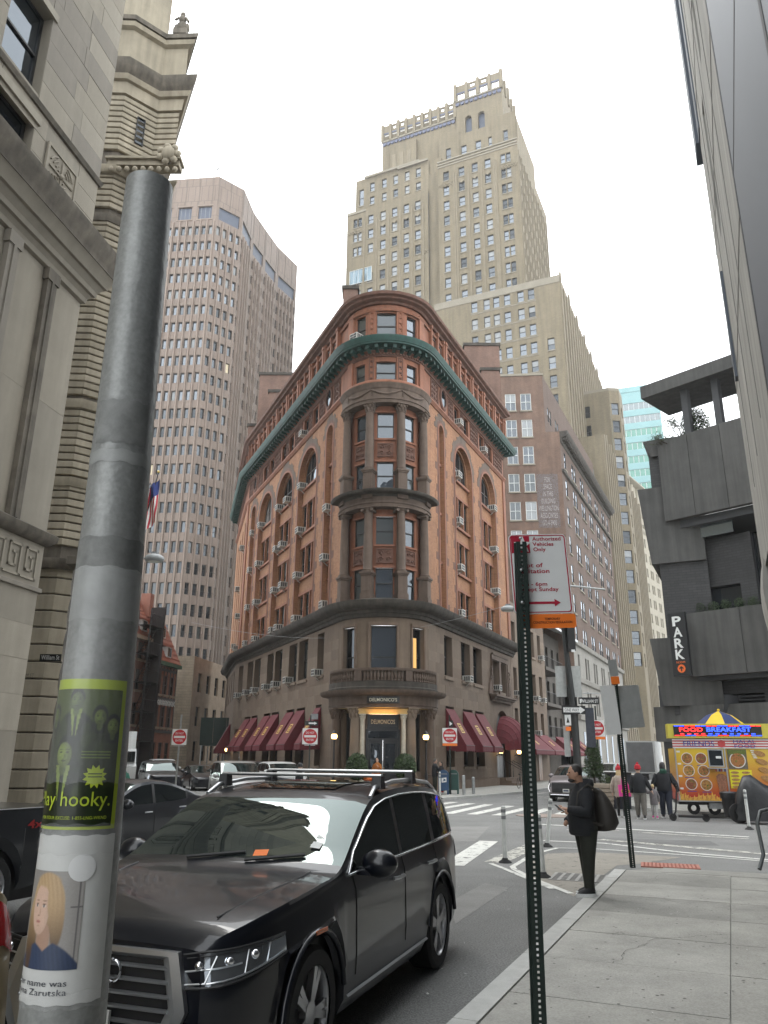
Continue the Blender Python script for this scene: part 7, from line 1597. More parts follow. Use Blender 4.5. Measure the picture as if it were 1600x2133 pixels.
# ---------------------------------------------------------------- sign posts
POSTG = mk('post_dark_green', (.012,.022,.018), .45, .2, var=.25, vs=9)
def perforated(t, p0, p1, wd, holes=True):
    """U-channel post from p0 to p1 with a real row of holes down the web"""
    p0, p1 = V(p0), V(p1); L_ = (p1-p0).length; b = MB(); h = .012*wd/.06; step = .0254*wd/.06*1.0; n = int(L_/step)
    b.box(-wd/2, -h/2, 0, .004, 0, L_); b.box(h/2, wd/2, 0, .004, 0, L_)
    for k in range(n): b.box(-h/2, h/2, .0, .004, k*step, k*step+step-h)
    for sx in (-1, 1): b.box(min(sx*wd/2, sx*(wd/2-.005)), max(sx*wd/2, sx*(wd/2-.005)), .004, .035, 0, L_); b.box(min(sx*wd/2, sx*(wd/2+wd*.14)), max(sx*wd/2, sx*(wd/2+wd*.14)), .031, .035, 0, L_)
    o = b.build('post', POSTG, t); q = V((0,0,1)).rotation_difference((p1-p0).normalized()); o.rotation_mode = 'QUATERNION'; o.rotation_quaternion = q; o.location = p0; return o
SW = mk('sign_white', (.66,.665,.655), .4, var=.04, vs=6); SBK = mk('sign_back_aluminium', (.40,.41,.40), .45, .5, var=.15, vs=5)
spT, spB = (0.705,2.986), (0.689,0.844)
zb_ = .12; fb = (zb_-spT[1])/(spB[1]-spT[1]); bx_ = spT[0]+(spB[0]-spT[0])*fb
sp_ = thing('sign_post', 'dark green perforated steel sign post close beside the kerb', 'post'); perforated(sp_, (bx_, 3.8, zb_), (spT[0], 3.8, spT[1]), .052)
a1 = thing('sanitation_sign', 'white regulation sign with red star block and arrow bolted to the green post', 'sign')
zt, zl = [0.827,3.042][1], [0.853,2.626][1]; xl, xr_ = [0.663,2.841][0], [0.965,2.831][0]; hs_ = zt-zl; ws_ = xr_-xl
a1.location = ((xl+xr_)/2, 3.86, zl); a1.rotation_euler = (0, D(-2.2), D(3))
def rr(w_, h_, r_): return [(sx*(w_/2-r_)+r_*cos(a_), (h_/2 if True else 0)+sz*(h_/2-r_)+r_*sin(a_)) for sx, sz, a00 in ((1,-1,-90),(1,1,0),(-1,1,90),(-1,-1,180)) for a_ in [D(a00+q*30) for q in range(4)]]
MB().slab(rr(ws_, hs_, .02), 0, .004).build('plate', SW, a1); MB().slab(rr(ws_, hs_, .02), .0045, .006).build('plate_back', SBK, a1)
SR = mk('sign_maroon', (.36,.012,.035), .45, var=.03)
b = MB(); outer, inner = rr(ws_*.97, hs_*.98, .018), rr(ws_*.93, hs_*.955, .014); b.grid([[(x, -.001, z+hs_*.01) for x, z in outer], [(x, -.001, z+hs_*.0225) for x, z in inner]], 0, True); b.build('border', SR, a1)
MB().slab([(-ws_*.46,hs_*.76),(-ws_*.14,hs_*.76),(-ws_*.14,hs_*.975),(-ws_*.46,hs_*.975)], -.002, 0).build('star_block', SR, a1)
MB().slab([(-ws_*.26+(.05 if k % 2 == 0 else .02)*sin(k*pi/5), hs_*.865+(.05 if k % 2 == 0 else .02)*cos(k*pi/5)) for k in range(10)][::-1], -.003, -.002).build('star', SW, a1)
letters('auth', hs_*.2, SR, a1, (ws_*.16, -.002, hs_*.765), 0, ws_*.5); letters('ept', hs_*.13, SR, a1, (-ws_*.12, -.002, hs_*.5), 0, ws_*.56); letters('6pm', hs_*.13, SR, a1, (-ws_*.06, -.002, hs_*.26), 0, ws_*.7)
MB().slab([(-ws_*.3,hs_*.115),(ws_*.2,hs_*.115),(ws_*.2,hs_*.085),(ws_*.3,hs_*.13),(ws_*.2,hs_*.175),(ws_*.2,hs_*.145),(-ws_*.3,hs_*.145)], -.002, 0).build('arrow', SR, a1)
a2 = thing('construction_sign', 'orange temporary construction regulation plate under the white sign', 'sign', ((xl+xr_)/2+.012, 3.858, [0.848,2.551][1])); h2_ = zl-[0.848,2.551][1]-.004
a2.rotation_euler = (0, D(-2.2), D(3)); MB().slab(rr(ws_, h2_, .012), 0, .004).build('plate', ORANGE, a2); letters('temp', h2_*.42, mk('sign_ink', (.03,.01,.01), .5, var=0), a2, (ws_*.1, -.002, h2_*.32), 0, ws_*.66); b = MB(); b.tube([(-ws_*.36+.022*cos(2*pi*k/16), -.002, h2_*.55+.022*sin(2*pi*k/16)) for k in range(17)], .0025, 4); b.build('seal', MATS['sign_ink'], a2)
for k in range(3): MB().ball((xl+(xr_-xl)*.1+.003*k, 3.79, zl+hs_*(.1+.4*k)), .008, 8).build('bolt', STEEL, sp_)
# second perforated post at the corner with two sign backs
s2p = thing('corner_sign_post', 'leaning perforated post with blank sign backs at the pavement corner', 'post'); g2 = (4.45,14.81); t2 = (4.304,3.353)
perforated(s2p, (g2[0], g2[1], .12), (t2[0], 14.5, t2[1]), .08)
for q0, q1, Y_, m in (((4.065,2.368), (4.339,3.240), 14.47, SW), ((4.349,2.492), (4.816,3.253), 14.6, SBK), ((4.220,3.260), (4.373,3.401), 14.44, ORANGE), ((4.205,3.408), (4.364,3.708), 14.45, SBK)):
    b = MB(); b.slab(rr(q1[0]-q0[0], q1[1]-q0[1], .02), 0, .005); o = b.build('sign_back', m, s2p, ((q0[0]+q1[0])/2, Y_, q0[1])); o.rotation_euler = (0, D(-4), 0)
# DO NOT ENTER signs
def dne(x, y, zc, size, label, orange=False, green=True, z0=0.):
    t = thing('do_not_enter_sign', label, 'sign', (x, y, 0), D(rnd.uniform(-6,6)), 'red and white no entry signs'); h = size/2
    MB().slab([(a_, zc+c_) for a_, c_ in rr(size, size, .04)] if False else [(sx, zc+sz) for sx, sz in ((-h,-h),(h,-h),(h,h),(-h,h))], -.05, -.045).build('plate', SW, t)
    MB().slab([(h*.93*cos(2*pi*k/28), zc+h*.93*sin(2*pi*k/28)) for k in range(28)], -.053, -.05).build('red_disc', RED, t)
    MB().slab([(-h*.75,zc-h*.14),(h*.75,zc-h*.14),(h*.75,zc+h*.14),(-h*.75,zc+h*.14)], -.056, -.053).build('white_bar', SW, t)
    letters('dnot', h*.26, SW, t, (0, -.057, zc+h*.32), 0, h*1.1); letters('enter', h*.26, SW, t, (0, -.057, zc-h*.58), 0, h*1.0)
    MB().box(-.035,.035,-.043,.03,z0,zc+h+.7).build('post', POSTG if green else STEEL, t)
    if orange: MB().slab([(-h,zc-h-.14),(h,zc-h-.14),(h,zc-h-.01),(-h,zc-h-.01)], -.05, -.045).build('orange_plate', ORANGE, t)
    else: MB().box(-h*.7,h*.7,-.042,-.036,zc-h-.07,zc-h-.02).build('bracket', STEEL, t)
    return t
dne(-10.10,40.03, 2.86, .76, 'DO NOT ENTER sign on a steel post in front of the lane houses', False, False)
d2 = dne(-3.95, 44.0, 3.05, .84, 'DO NOT ENTER sign in front of the lane awnings'); MB().slab([(-.3,3.62),(.42,3.62),(.42,3.86),(-.3,3.86)], -.05, -.045).build('one_way_plate', BLK, d2); MB().slab([(-.1,3.7),(.2,3.7),(.2,3.66),(.36,3.74),(.2,3.82),(.2,3.78),(-.1,3.78)], -.055, -.05).build('arrow', SW, d2); MB().box(.0,.4,-.03,-.02,3.95,4.25).build('side_plate', GREY, d2)
d3 = dne(3.72, 44.0, 3.15, .80, 'DO NOT ENTER sign with orange plate beside the mailboxes', True, True, .12); MB().box(-.05,.2,-.05,-.04,3.6,3.95).build('one_way_plate', BLK, d3); MB().slab([(0,3.66),(.15,3.78),(0,3.9)], -.055, -.05).build('arrow', SW, d3)
d4 = dne(10.75, 40.0, 3.45, .78, 'DO NOT ENTER sign with orange plate across the crossing', True, True, .12)
# signal pole with ONE WAY and street name plates
tp = thing('signal_pole', 'dark steel signal pole carrying ONE WAY and street name plates', 'pole', (7.5, 31.0, 0))
MB().tube([(0,0,0),(0,0,3.4),(-.22,0,7.2)], [.16,.14,.09], 12).build('shaft', mk('pole_black', (.02,.022,.022), .5, var=.2), tp, smooth=50)
MB().tube([(-.22,0,7.2),(-.26,0,8.4),(.1,0,8.75),(1.6,0,8.6)], .04, 8).build('arm', STEEL, tp, smooth=50)
MB().box(-.12,.16,-.3,-.02,6.05,7.15).build('signal_head_back', BLK, tp); MB().box(-.02,.12,-.31,-.29,6.0,6.1).build('label_plate', WHITE, tp)
for x0_, x1_ in ((-.62,-.2),(-.05,.38)): MB().box(x0_, x1_, .12, .125, 4.3, 5.5).build('sign_back', SBK, tp)
MB().box(-.44,-.2,.1,.105,2.05,3.2).build('sign_back', SBK, tp); MB().box(-.4,-.2,-.16,-.15,3.0,3.15).build('orange_plate', ORANGE, tp); MB().slab([(-.42,3.2),(-.18,3.2),(-.18,3.6),(-.42,3.6)], -.16, -.155).build('sign_plate', SW, tp); MB().slab([(-.36,3.3),(-.24,3.3),(-.3,3.52)], -.165, -.16).build('arrow', BLK, tp)
MB().slab([(-.52,3.62),(.40,3.62),(.40,3.94),(-.52,3.94)], -.2, -.19).build('one_way_plate', BLK, tp)
MB().slab([(-.46,3.69),(.18,3.69),(.18,3.64),(.38,3.78),(.18,3.92),(.18,3.87),(-.46,3.87)], -.205, -.2).build('arrow', SW, tp); letters('oneway', .12, BLK, tp, (-.13, -.207, 3.72), 0, .56)
MB().slab([(.15,4.0),(.95,4.0),(.95,4.26),(.15,4.26)], -.2, -.19).build('street_name_plate', BLK, tp); letters('will', .12, SW, tp, (.58, -.202, 4.06), 0, .66); MB().slab([(.2,4.04),(.24,4.04),(.3,4.2),(.2,4.2)], -.203, -.2).build('skyline_mark', SW, tp)
MB().tube([(.35,-.15,4.42),(1.15,-.1,4.42)], .02, 6).build('bracket', STEEL, tp); MB().box(.5,.85,.3,.31,2.4,3.9).build('notice_board', mk('notice_dark', (.03,.035,.05), .5, var=.3, vs=8), tp)
# street name blades by the rusticated building
wn = thing('street_name_sign', 'black William St and Beaver St blades beside the grey lamp pole', 'sign', (0,0,0)); q = (-10.271,4.797)
MB().slab([(-.33,-.11),(.33,-.11),(.33,.11),(-.33,.11)], -.01, .01).build('blade', BLK, wn, (q[0]+.02, 24, q[1])); letters('wil2', .14, SW, wn, (q[0]+.02, 23.985, q[1]-.06), 0, .56); MB().slab([(-.2,-.11),(.2,-.11),(.2,.11),(-.2,.11)], -.01, .01).build('blade', BLK, wn, (q[0]+.45, 24.2, q[1]+.32), D(-50)); letters('ez', .13, SW, wn, (q[0]+.44, 24.17, q[1]+.26), D(-50), .34)
MB().tube([(q[0]+.5,24.1,0),(q[0]+.5,24.1,q[1]+.6)], .05, 8).build('post', BLK, wn)
# street lamps (LED heads on arms)
def lamp(label, hx, hz, Y, side, L_, post=True):
    t = thing('street_lamp', label, 'street lamp', (hx, Y, 0), 0, 'street lamps with round heads'); b = MB(); b.lathe([(0,.12),(.22,.1),(.3,.04),(.31,-.03),(.28,-.09),(.2,-.11),(0,-.11)], (0,0,hz), 20); b.build('lamp_head', mk('lamp_head_grey', (.32,.33,.33), .5, .3, var=.1), t, smooth=50)
    MB().lathe([(0,-.115),(.19,-.115)], (0,0,hz), 16).build('lens', mk('lamp_lens', (.6,.6,.55), .4, var=0), t); MB().box(-.1,.1,-.1,.1,hz+.1,hz+.2).build('sensor', GREY, t)
    MB().tube([(side*.28,0,hz),(side*L_*.6,0,hz+.02),(side*L_,0,hz-.1)], .035, 8).build('arm', STEEL, t)
    MB().tube([(side*L_,0,0),(side*L_,0,hz+.3)], [.1,.07], 10).build('post', POLE, t); return t
q = (-7.358,7.983); lamp('round headed street lamp in front of the granite tower', q[0], q[1], 24, -1, 1.3)
q = (5.403,8.145); lamp('round headed street lamp beside the green sign post', q[0], q[1], 33, 1, .62)
b = MB(); pts = []
for k in range(31): f = k/30; p = V((-14.5+f*24.5, 58-f*16, 0)); pts.append((p.x, p.y, 11.6-1.9*sin(pi*f)+f*-.6))
wire = b; wire.tube([(x, y, z) for x, y, z in pts], .012, 5); tag(wire.build('overhead_cable', mk('cable_grey', (.3,.3,.3), .5, var=0)), 'thin grey cable strung across in front of the wedge building', 'cable')
# mailboxes, bollards, posts
MBL = mk('mailbox_blue', (.012,.05,.12), .45, var=.1); MGR = mk('mailbox_green', (.015,.06,.05), .5, var=.1)
def mailbox(label, x, y, m, logo):
    t = thing('mailbox', label, 'mailbox', (x, y, .12), D(-8), 'street mailboxes'); rows = []
    prof = [(-.27,.2)]+[(.27*-cos(a_), .98+.27*sin(a_)) for a_ in [pi*k/12 for k in range(13)]]+[(.27,.2)]
    MB().slab(prof, -.28, .28).build('body', m, t)
    for sx in (-.22,.22):
        for sy in (-.22,.22): MB().box(sx-.04,sx+.04,sy-.04,sy+.04,0,.2).build('leg', m, t)
    if logo:
        MB().slab([(-.1,.6),(.16,.63),(.16,.86),(-.1,.83)], -.29, -.28).build('emblem', SW, t); MB().slab([(-.06,.66),(.12,.7),(.1,.78),(-.04,.8),(.02,.74)], -.295, -.29).build('emblem_eagle', MBL, t)
    MB().box(-.2,.2,-.3,-.28,1.02,1.06).build('handle', GREY, t); return t
mailbox('blue mailbox with white eagle emblem by the porch', 3.35, 43.9, MBL, True); mailbox('dark green relay mailbox just behind the blue one', 3.95, 44.6, MGR, False)
def bollard(label, x, y, h, r_, m, z0=.12, nm='bollard', base=False, bands=False, tilt=(0,0), cat='bollard', grp='steel bollards'):
    t = thing(nm, label, cat, (x, y, z0), 0, grp); b = MB(); n = 8
    b.tube([(0,0,0),(tilt[0],tilt[1],h)], r_, 12); b.ball((tilt[0],tilt[1],h),(r_,r_,r_*.5),12); b.build('tube', m, t, smooth=50)
    if base: MB().lathe([(r_*3.0,0),(r_*2.8,.02),(r_*1.4,.06),(r_*1.1,.09)], n=14).build('base', RUB, t, smooth=40)
    if bands:
        for f in (.78,.9): MB().tube([(tilt[0]*f,tilt[1]*f,h*f),(tilt[0]*(f+.06),tilt[1]*(f+.06),h*(f+.06))], r_*1.06, 12).build('reflective_band', GREY, t)
    return t
bollard('steel bollard nearest the mailboxes', 4.35, 43.2, .95, .09, STEEL); bollard('steel bollard second from the mailboxes', 5.0, 44.4, .85, .085, STEEL)
DPW = mk('delineator_white', (.55,.56,.54), .5, var=.15, vs=8)
for lab, x, y, h, tl in (('white flexible delineator at the near point of the painted kerb area', 2.43,16.41, 1.02, (.0,0)), ('white flexible delineator just behind the green sign post', 2.79,14.46, 1.0, (-.04,0)), ('leaning brownish delineator at the far side of the painted kerb area', 3.85,19.35, 1.03, (.14,0)), ('white flexible delineator near the tarpaulin at the food cart', 10.94,24.61, 1.1, (0,0)), ('pale delineator on the kerb in front of the porch', 2.78,38.91, 1.2, (0,0))):
    bollard(lab, x, y, h, .045, DPW, 0. if 'porch' not in lab else .12, 'delineator_post', True, True, tl, 'delineator', 'flexible delineator posts')
# lanterns on posts and walls (lit)
LITG = mk('lantern_glow', (.8,.55,.2), .4, var=0, emit=(1,.62,.22), est=5)
def lantern(label, x, y, z, post=True, out=(0,-1)):
    t = thing('lantern', label, 'lamp', (x, y, 0), 0, 'lit restaurant lanterns')
    MB().ball((0,0,z), (.17,.17,.19), 12).build('globe', LITG, t, smooth=60); b = MB(); b.lathe([(.18,z+.12),(.1,z+.24),(.02,z+.36),(0,z+.36)], n=10); b.lathe([(.05,z-.3),(.1,z-.17),(.12,z-.14)], n=10); b.build('cap', BLK, t, smooth=40)
    if post: MB().lathe([(.16,.12),(.16,.3),(.1,.4),(.08,1.1),(.05,1.2),(.045,z-.28)], n=10).build('post', BLK, t, smooth=40)
    else: MB().tube([(0,0,z-.15),(out[0]*-.4,out[1]*-.4,z-.3)], .03, 6).build('bracket', BLK, t)
    return t
lantern('lit lantern post on the lane side of the porch', -2.72, 45.6, 3.1); lantern('lit lantern post on the street side of the porch', 2.5, 45.6, 3.1)
for lab, F, u_, z_ in (('lit wall lantern nearest the lane door', FLb, door_l[1]+.25, 2.55), ('lit wall lantern beyond the lane door', FLb, door_l[0]-.4, 2.55), ('lit wall lantern before the domed canopy', FRb, 13.1, 2.5), ('lit wall lantern past the domed canopy', FRb, 17.9, 2.5)):
    p = F.pos(u_, -.5, 0); lantern(lab, p[0], p[1], z_, False, (NR[0], NR[1]) if F is FRb else (NL[0], NL[1]))
# entrance planting and pumpkins
rd = random.Random(77); PUM = mk('pumpkin_orange', (.50,.12,.02), .6, var=.15, vs=9)
for lab, x in (('leafy shrub in a tub on the lane side of the entrance', -1.35), ('leafy shrub in a tub on the street side of the entrance', 1.3)):
    t = thing('entrance_shrub', lab, 'shrub', (x, 44.75, .12)); b = MB(); foliage(b, (0,0,1.35), (.62,.55,.75), 2600, .16, rd); b.build('crown', LEAF[:3], t); MB().lathe([(.25,0),(.33,.55),(.36,.6),(.3,.6)], n=14).build('tub', BLK, t); MB().tube([(0,0,.5),(0,0,1.2)], .05, 6).build('trunk', FR_BR, t)
for lab, x, y, z, r_ in (('round pumpkin on the entrance steps', -.75, 44.6, .12, .32), ('large pumpkin by the right-hand shrub', .62, 44.4, .12, .36), ('upper pumpkin stacked by the entrance shrub', -.8, 44.9, .62, .26)):
    t = thing('pumpkin', lab, 'pumpkin', (x, y, z), 0, 'pumpkins at the entrance'); b = MB(); rows = [[(r_*sin(pi*a_/8)*(1+.07*cos(8*2*pi*q/32))*cos(2*pi*q/32), r_*sin(pi*a_/8)*(1+.07*cos(8*2*pi*q/32))*sin(2*pi*q/32), r_*.85*(1-cos(pi*a_/8))) for q in range(32)] for a_ in range(9)]; b.grid(rows, 0, True); b.build('rind', PUM, t, smooth=60); MB().tube([(0,0,r_*1.6),(.03,0,r_*1.95)], .03, 6).build('stalk', FR_BR, t)
# planter with clipped conifer, litter bins
pt_ = thing('conifer_planter', 'clipped conical conifer in a ribbed concrete planter by the crossing', 'planter', (9.0, 34.4, .0))
b = MB(); rd = random.Random(9)
for k in range(26):
    z_ = 1.3+k*.075; r_ = .46*(1-(k/27)**1.7)*(.75 if k < 2 else 1); foliage(b, (0,0,z_), (r_, r_, .09), 210, .085, rd)
b.build('crown', LEAF[:3], pt_); MB().tube([(0,0,.8),(0,0,2.9)], .05, 6).build('trunk', FR_BR, pt_)
b = MB(); foliage(b, (.42,-.15,1.15), (.3,.25,.2), 260, .08, rd); foliage(b, (-.4,-.1,1.12), (.25,.25,.16), 200, .08, rd); b.build('underplanting', [LEAF[3], LEAF[1], LEAF[1]], pt_)
TUB = mk('planter_concrete', (.34,.29,.23), .85, var=.1)
for k in range(6): MB().lathe([(.66+k*.022,k*.165),(.70+k*.022,k*.165+.02),(.70+k*.022,k*.165+.14),(.66+k*.022,k*.165+.16)], n=28).build('rib', TUB, pt_, smooth=40)
MB().lathe([(.0,.02),(.65,.02),(.78,1.0),(.0,1.0)], n=28).build('tub', TUB, pt_)
bn = thing('litter_bin', 'tall dark litter bin beside the conifer planter', 'bin', (10.05, 34.6, 0)); b = MB(); b.box(-.36,.36,-.36,.36,0,1.35,0,-.06,-.06); b.build('body', mk('bin_navy', (.02,.025,.035), .5, var=.15), bn); MB().box(-.45,.45,-.45,.45,1.35,1.45).build('rim', BLK, bn); MB().box(-.3,.3,-.37,-.36,.6,1.1).build('front_panel', GREY, bn)
# bike rack hoop at the picture edge
bk = thing('bike_rack', 'grey tubular bike rack at the pavement edge on the far right', 'bike rack', (6.83,14.71, .12))
for dx in (0, .3): MB().tube([(-.25+dx,-.1,.02),(-.1+dx,0,.25),(-.12+dx,.05,.75),(-.02+dx,.08,.95),(.2+dx,.1,1.0),(.4+dx,.1,.9),(.5+dx,.1,.6),(.5+dx,.1,.0)], .035, 8).build('hoop', mk('rack_grey', (.12,.13,.13), .45, .4, var=.15), bk, smooth=50)

# ---------------------------------------------------------------- food cart
fc = thing('food_cart', 'yellow and red halal food cart with lit sign board and menu panels', 'food cart', (10.55, 29.3, .12), D(-13))
def gradient(name, c0, c1, z0, z1):
    m = mk(name, c0, .35, var=0, coat=.3); t = m.node_tree; N = t.nodes.new; L = t.links.new; tc = N('ShaderNodeTexCoord'); sp = N('ShaderNodeSeparateXYZ'); L(tc.outputs['Object'], sp.inputs[0])
    mr = N('ShaderNodeMapRange'); mr.inputs['From Min'].default_value = z0; mr.inputs['From Max'].default_value = z1; L(sp.outputs[2], mr.inputs[0]); x = N('ShaderNodeMix'); x.data_type = 'RGBA'; x.inputs[6].default_value = tuple(c0)+(1,); x.inputs[7].default_value = tuple(c1)+(1,); L(mr.outputs[0], x.inputs[0]); L(x.outputs[2], t.nodes['Principled BSDF'].inputs['Base Color']); return m
GRD = gradient('cart_print_red_to_yellow', (.42,.035,.02), (.62,.42,.03), .6, 2.1)
MB().box(.1,1.78,.0,1.9,.45,2.25).build('body', GRD, fc); MB().box(1.82,3.3,.02,1.9,.45,2.25).build('body', GRD, fc); MB().box(3.3,3.6,.05,1.9,.55,2.25).build('end_panel', GREY, fc)
FLAGR, FLAGW = mk('print_stripe_red', (.45,.05,.05), .45, var=0), mk('print_stripe_white', (.65,.64,.62), .45, var=0)
for k in range(7): MB().box(.05,3.35,-.03-.001*k,.0,2.25+k*.045,2.25+(k+1)*.045).build('fascia_stripe', FLAGR if k % 2 else FLAGW, fc)
INKB = mk('print_navy', (.04,.05,.25), .5, var=0); letters('fri', .19, INKB, fc, (.95, -.045, 2.31), 0, 1.05); letters('halal', .27, INKB, fc, (2.5, -.045, 2.27), 0, .75); MB().slab([(1.72+.13*cos(2*pi*k/20), 2.41+.13*sin(2*pi*k/20)) for k in range(20)], -.05, -.04).build('round_badge', FLAGR, fc)
MB().box(-.08,3.5,-.12,.5,2.6,3.1).build('sign_box', mk('cart_yellow', (.52,.45,.06), .5, var=.1), fc)
LEDR, LEDB = mk('led_red', (.3,.01,.01), .4, var=0, emit=(1,.02,.02), est=2.6), mk('led_blue', (.01,.02,.3), .4, var=0, emit=(.02,.06,1), est=3.0)
MB().box(.12,3.1,-.14,-.12,2.67,3.04).build('led_panel', BLK, fc); MB().box(3.35,3.52,-.1,.4,2.67,3.04).build('led_panel', BLK, fc)
letters('food', .15, LEDR, fc, (.72, -.15, 2.82), 0, .8); letters('brk', .16, LEDB, fc, (2.0, -.15, 2.82), 0, 1.5)
for k in range(16): MB().box(.15+k*.185,.15+k*.185+.16,-.15,-.14,2.68,2.70).build('led_strip', (LEDR, LEDB)[(k//2) % 2], fc); MB().box(.15+k*.185,.15+k*.185+.16,-.15,-.14,3.01,3.03).build('led_strip', (LEDB, LEDR)[(k//2) % 2], fc)
for k in range(11): MB().box(.35+k*.24,.35+k*.24+.12,-.15,-.14,2.73,2.765).build('led_letter', (LEDR if k < 4 else LEDB), fc)
# pictures of plates, the sandwiches, the window and the spit
DISHW, DISH = mk('plate_print_white', (.62,.60,.56), .4, var=0), [mk('dish_print_%d' % i, c, .5, var=.5, vs=28) for i, c in enumerate([(.30,.12,.03),(.22,.07,.03),(.34,.17,.04),(.10,.13,.02)])]
rd = random.Random(4)
def dish(x, z, r_, k):
    MB().slab([(x+r_*cos(2*pi*q/20), z+r_*sin(2*pi*q/20)) for q in range(20)], -.006, 0).build('dish_picture', DISHW, fc); MB().slab([(x+r_*.88*cos(2*pi*q/20), z+r_*.88*sin(2*pi*q/20)) for q in range(20)], -.009, -.006).build('dish_picture', DISH[k % 3], fc)
    b = MB()
    for q in range(14): a_, rr_ = rd.uniform(0,6.28), r_*.75*rd.random()**.5; b.slab([(x+rr_*cos(a_)+.035*cos(2*pi*p/6+q), z+rr_*sin(a_)+.022*sin(2*pi*p/6+q)) for p in range(6)], -.012, -.009, q % 3)
    b.build('dish_picture', [DISH[2], DISH[3], DISH[1]], fc)
for k, (x, z) in enumerate(((.5,1.9),(.98,1.9),(.52,1.48),(1.02,1.48),(.56,1.02),(1.06,1.0))): dish(x, z, .2, k)
MB().slab([(1.22,1.62),(1.74,1.62),(1.74,2.22),(1.22,2.22)], -.012, 0).build('serving_hatch', ALU, fc); MB().slab([(1.26,1.66),(1.70,1.66),(1.70,2.18),(1.26,2.18)], -.02, -.012).build('hatch_pane', G_MID, fc); MB().slab([(1.48,1.9),(1.66,1.9),(1.66,1.98),(1.48,1.98)], -.024, -.02).build('notice', WHITE, fc)
b = MB(); b.slab([(1.48,.72),(1.72,.72),(1.76,1.3),(1.66,1.38),(1.5,1.38),(1.42,1.3)], -.01, 0); b.build('kebab_picture', mk('kebab_print', (.26,.11,.06), .5, var=.5, vs=20), fc)
for k in range(6): MB().box(1.42+k*.06,1.42+k*.06+.045,-.01,0,1.46,1.56).build('drink_picture', [LEDR, WHITE, INKB][k % 3] if False else [FLAGR, FLAGW, INKB][k % 3], fc)
FLM = mk('flame_print', (.62,.34,.06), .5, var=.35, vs=12)
for k in range(11): x = .2+k*.15; h = rd.uniform(.15,.34); MB().slab([(x-.08,.47),(x+.08,.47),(x+.06,.47+h*.4),(x+.09,.47+h*.7),(x+.0,.47+h*.6),(x-.03,.47+h),(x-.06,.47+h*.5)], -.008, 0).build('flame_picture', FLM, fc)
MB().slab([(1.88,1.55),(2.52,1.55),(2.52,2.22),(1.88,2.22)], -.004, .02).build('menu_board', mk('menu_photo_back', (.12,.10,.07), .4, var=.3, vs=10), fc); dish(2.2, 1.85, .27, 0); MB().slab([(1.9,2.05),(2.5,2.05),(2.5,2.2),(1.9,2.2)], -.008, -.004).build('menu_header', DISH[3], fc)
MB().slab([(1.88,.9),(2.62,.9),(2.62,1.52),(1.88,1.52)], -.004, .02).build('menu_board', mk('menu_yellow', (.65,.58,.02), .4, var=0), fc)
BUN = mk('sandwich_print', (.33,.17,.05), .5, var=.45, vs=22)
for i in range(2):
    for j in range(5): x, z = 2.06+i*.36, 1.43-j*.12; MB().slab([(x+.14*cos(2*pi*q/12), z+.045*sin(2*pi*q/12)) for q in range(12)], -.009, -.004).build('sandwich_picture', BUN, fc)
for j in range(4): x, z = 2.95+.05*j, 2.08-j*.28; MB().slab([(x+.19*cos(2*pi*q/14)+.05*sin(2*pi*q/14), z+.08*sin(2*pi*q/14)-.07*cos(2*pi*q/14)) for q in range(14)], -.006, .02).build('wrap_picture', BUN, fc)
for x in (.6,1.3,2.8):
    wt_ = MB(); wt_.lathe([(.1,-.07),(.21,-.07),(.22,0),(.21,.07),(.1,.07)], n=18); wt_.xf(Matrix.Rotation(pi/2, 4, 'X')); wt_.build('wheel', RUB, fc, (x, .35, .2))
for k in range(6): x, z = (.5,.98,.52,1.02,.56,1.06)[k], (1.66,1.66,1.24,1.24,.78,.76)[k]; MB().box(x-.16,x+.16,-.004,0,z-.012,z+.012).build('caption', INKB, fc)
for x in (.09,1.78,3.28): MB().box(x,x+.045,-.02,.02,.45,2.26).build('steel_trim', ALU, fc)
for k in range(5): MB().slab([(2.66+.02*k,2.16-k*.06),(2.78+.02*k,2.16-k*.06),(2.78+.02*k,2.19-k*.06),(2.66+.02*k,2.19-k*.06)], -.004, .02).build('price_print', FLAGW, fc)
for k in range(4): MB().slab([(.16,2.1-k*.42),(.28,2.1-k*.42),(.28,2.16-k*.42),(.16,2.16-k*.42)], -.004, 0).build('price_print', FLAGW, fc)
MB().box(.05,3.4,-.05,.0,.43,.47).build('steel_trim', ALU, fc); MB().box(1.15,1.8,-.28,0,1.55,1.59).build('serving_shelf', ALU, fc)
MB().box(.1,3.4,.2,1.8,.32,.46).build('chassis', BLK, fc); MB().box(1.1,1.7,.1,.6,.2,.4).build('tank', STEEL, fc)
# umbrella on the cart roof
um = thing('cart_umbrella', 'yellow and blue hot dog umbrella above the food cart', 'umbrella', (12.6, 29.7, -.22), D(10)); YEL, NAV = mk('umbrella_yellow', (.66,.44,.015), .7, var=.08), mk('umbrella_navy', (.02,.035,.12), .7, var=.1)
for k in range(8):
    a0_, a1_ = 2*pi*k/8-.39, 2*pi*(k+1)/8-.39; m_ = YEL if k not in (0, 3, 6) else NAV; R_ = .92; b = MB()
    P0, P1 = (R_*sin(a0_), -R_*cos(a0_), 3.42), (R_*sin(a1_), -R_*cos(a1_), 3.42); M0, M1 = [(p[0]*.5, p[1]*.5, 3.78) for p in (P0, P1)]
    b.face([P0, P1, M1, M0]); b.face([M0, M1, (0,0,3.95)]); b.face([(P0[0],P0[1],3.14),(P1[0],P1[1],3.14),P1,P0]); b.build('canopy_gore', m_, um)
    am = (a0_+a1_)/2; letters('sab', .15, NAV if m_ is YEL else YEL, um, (R_*.935*sin(am), -R_*.935*cos(am), 3.21), am, .55)
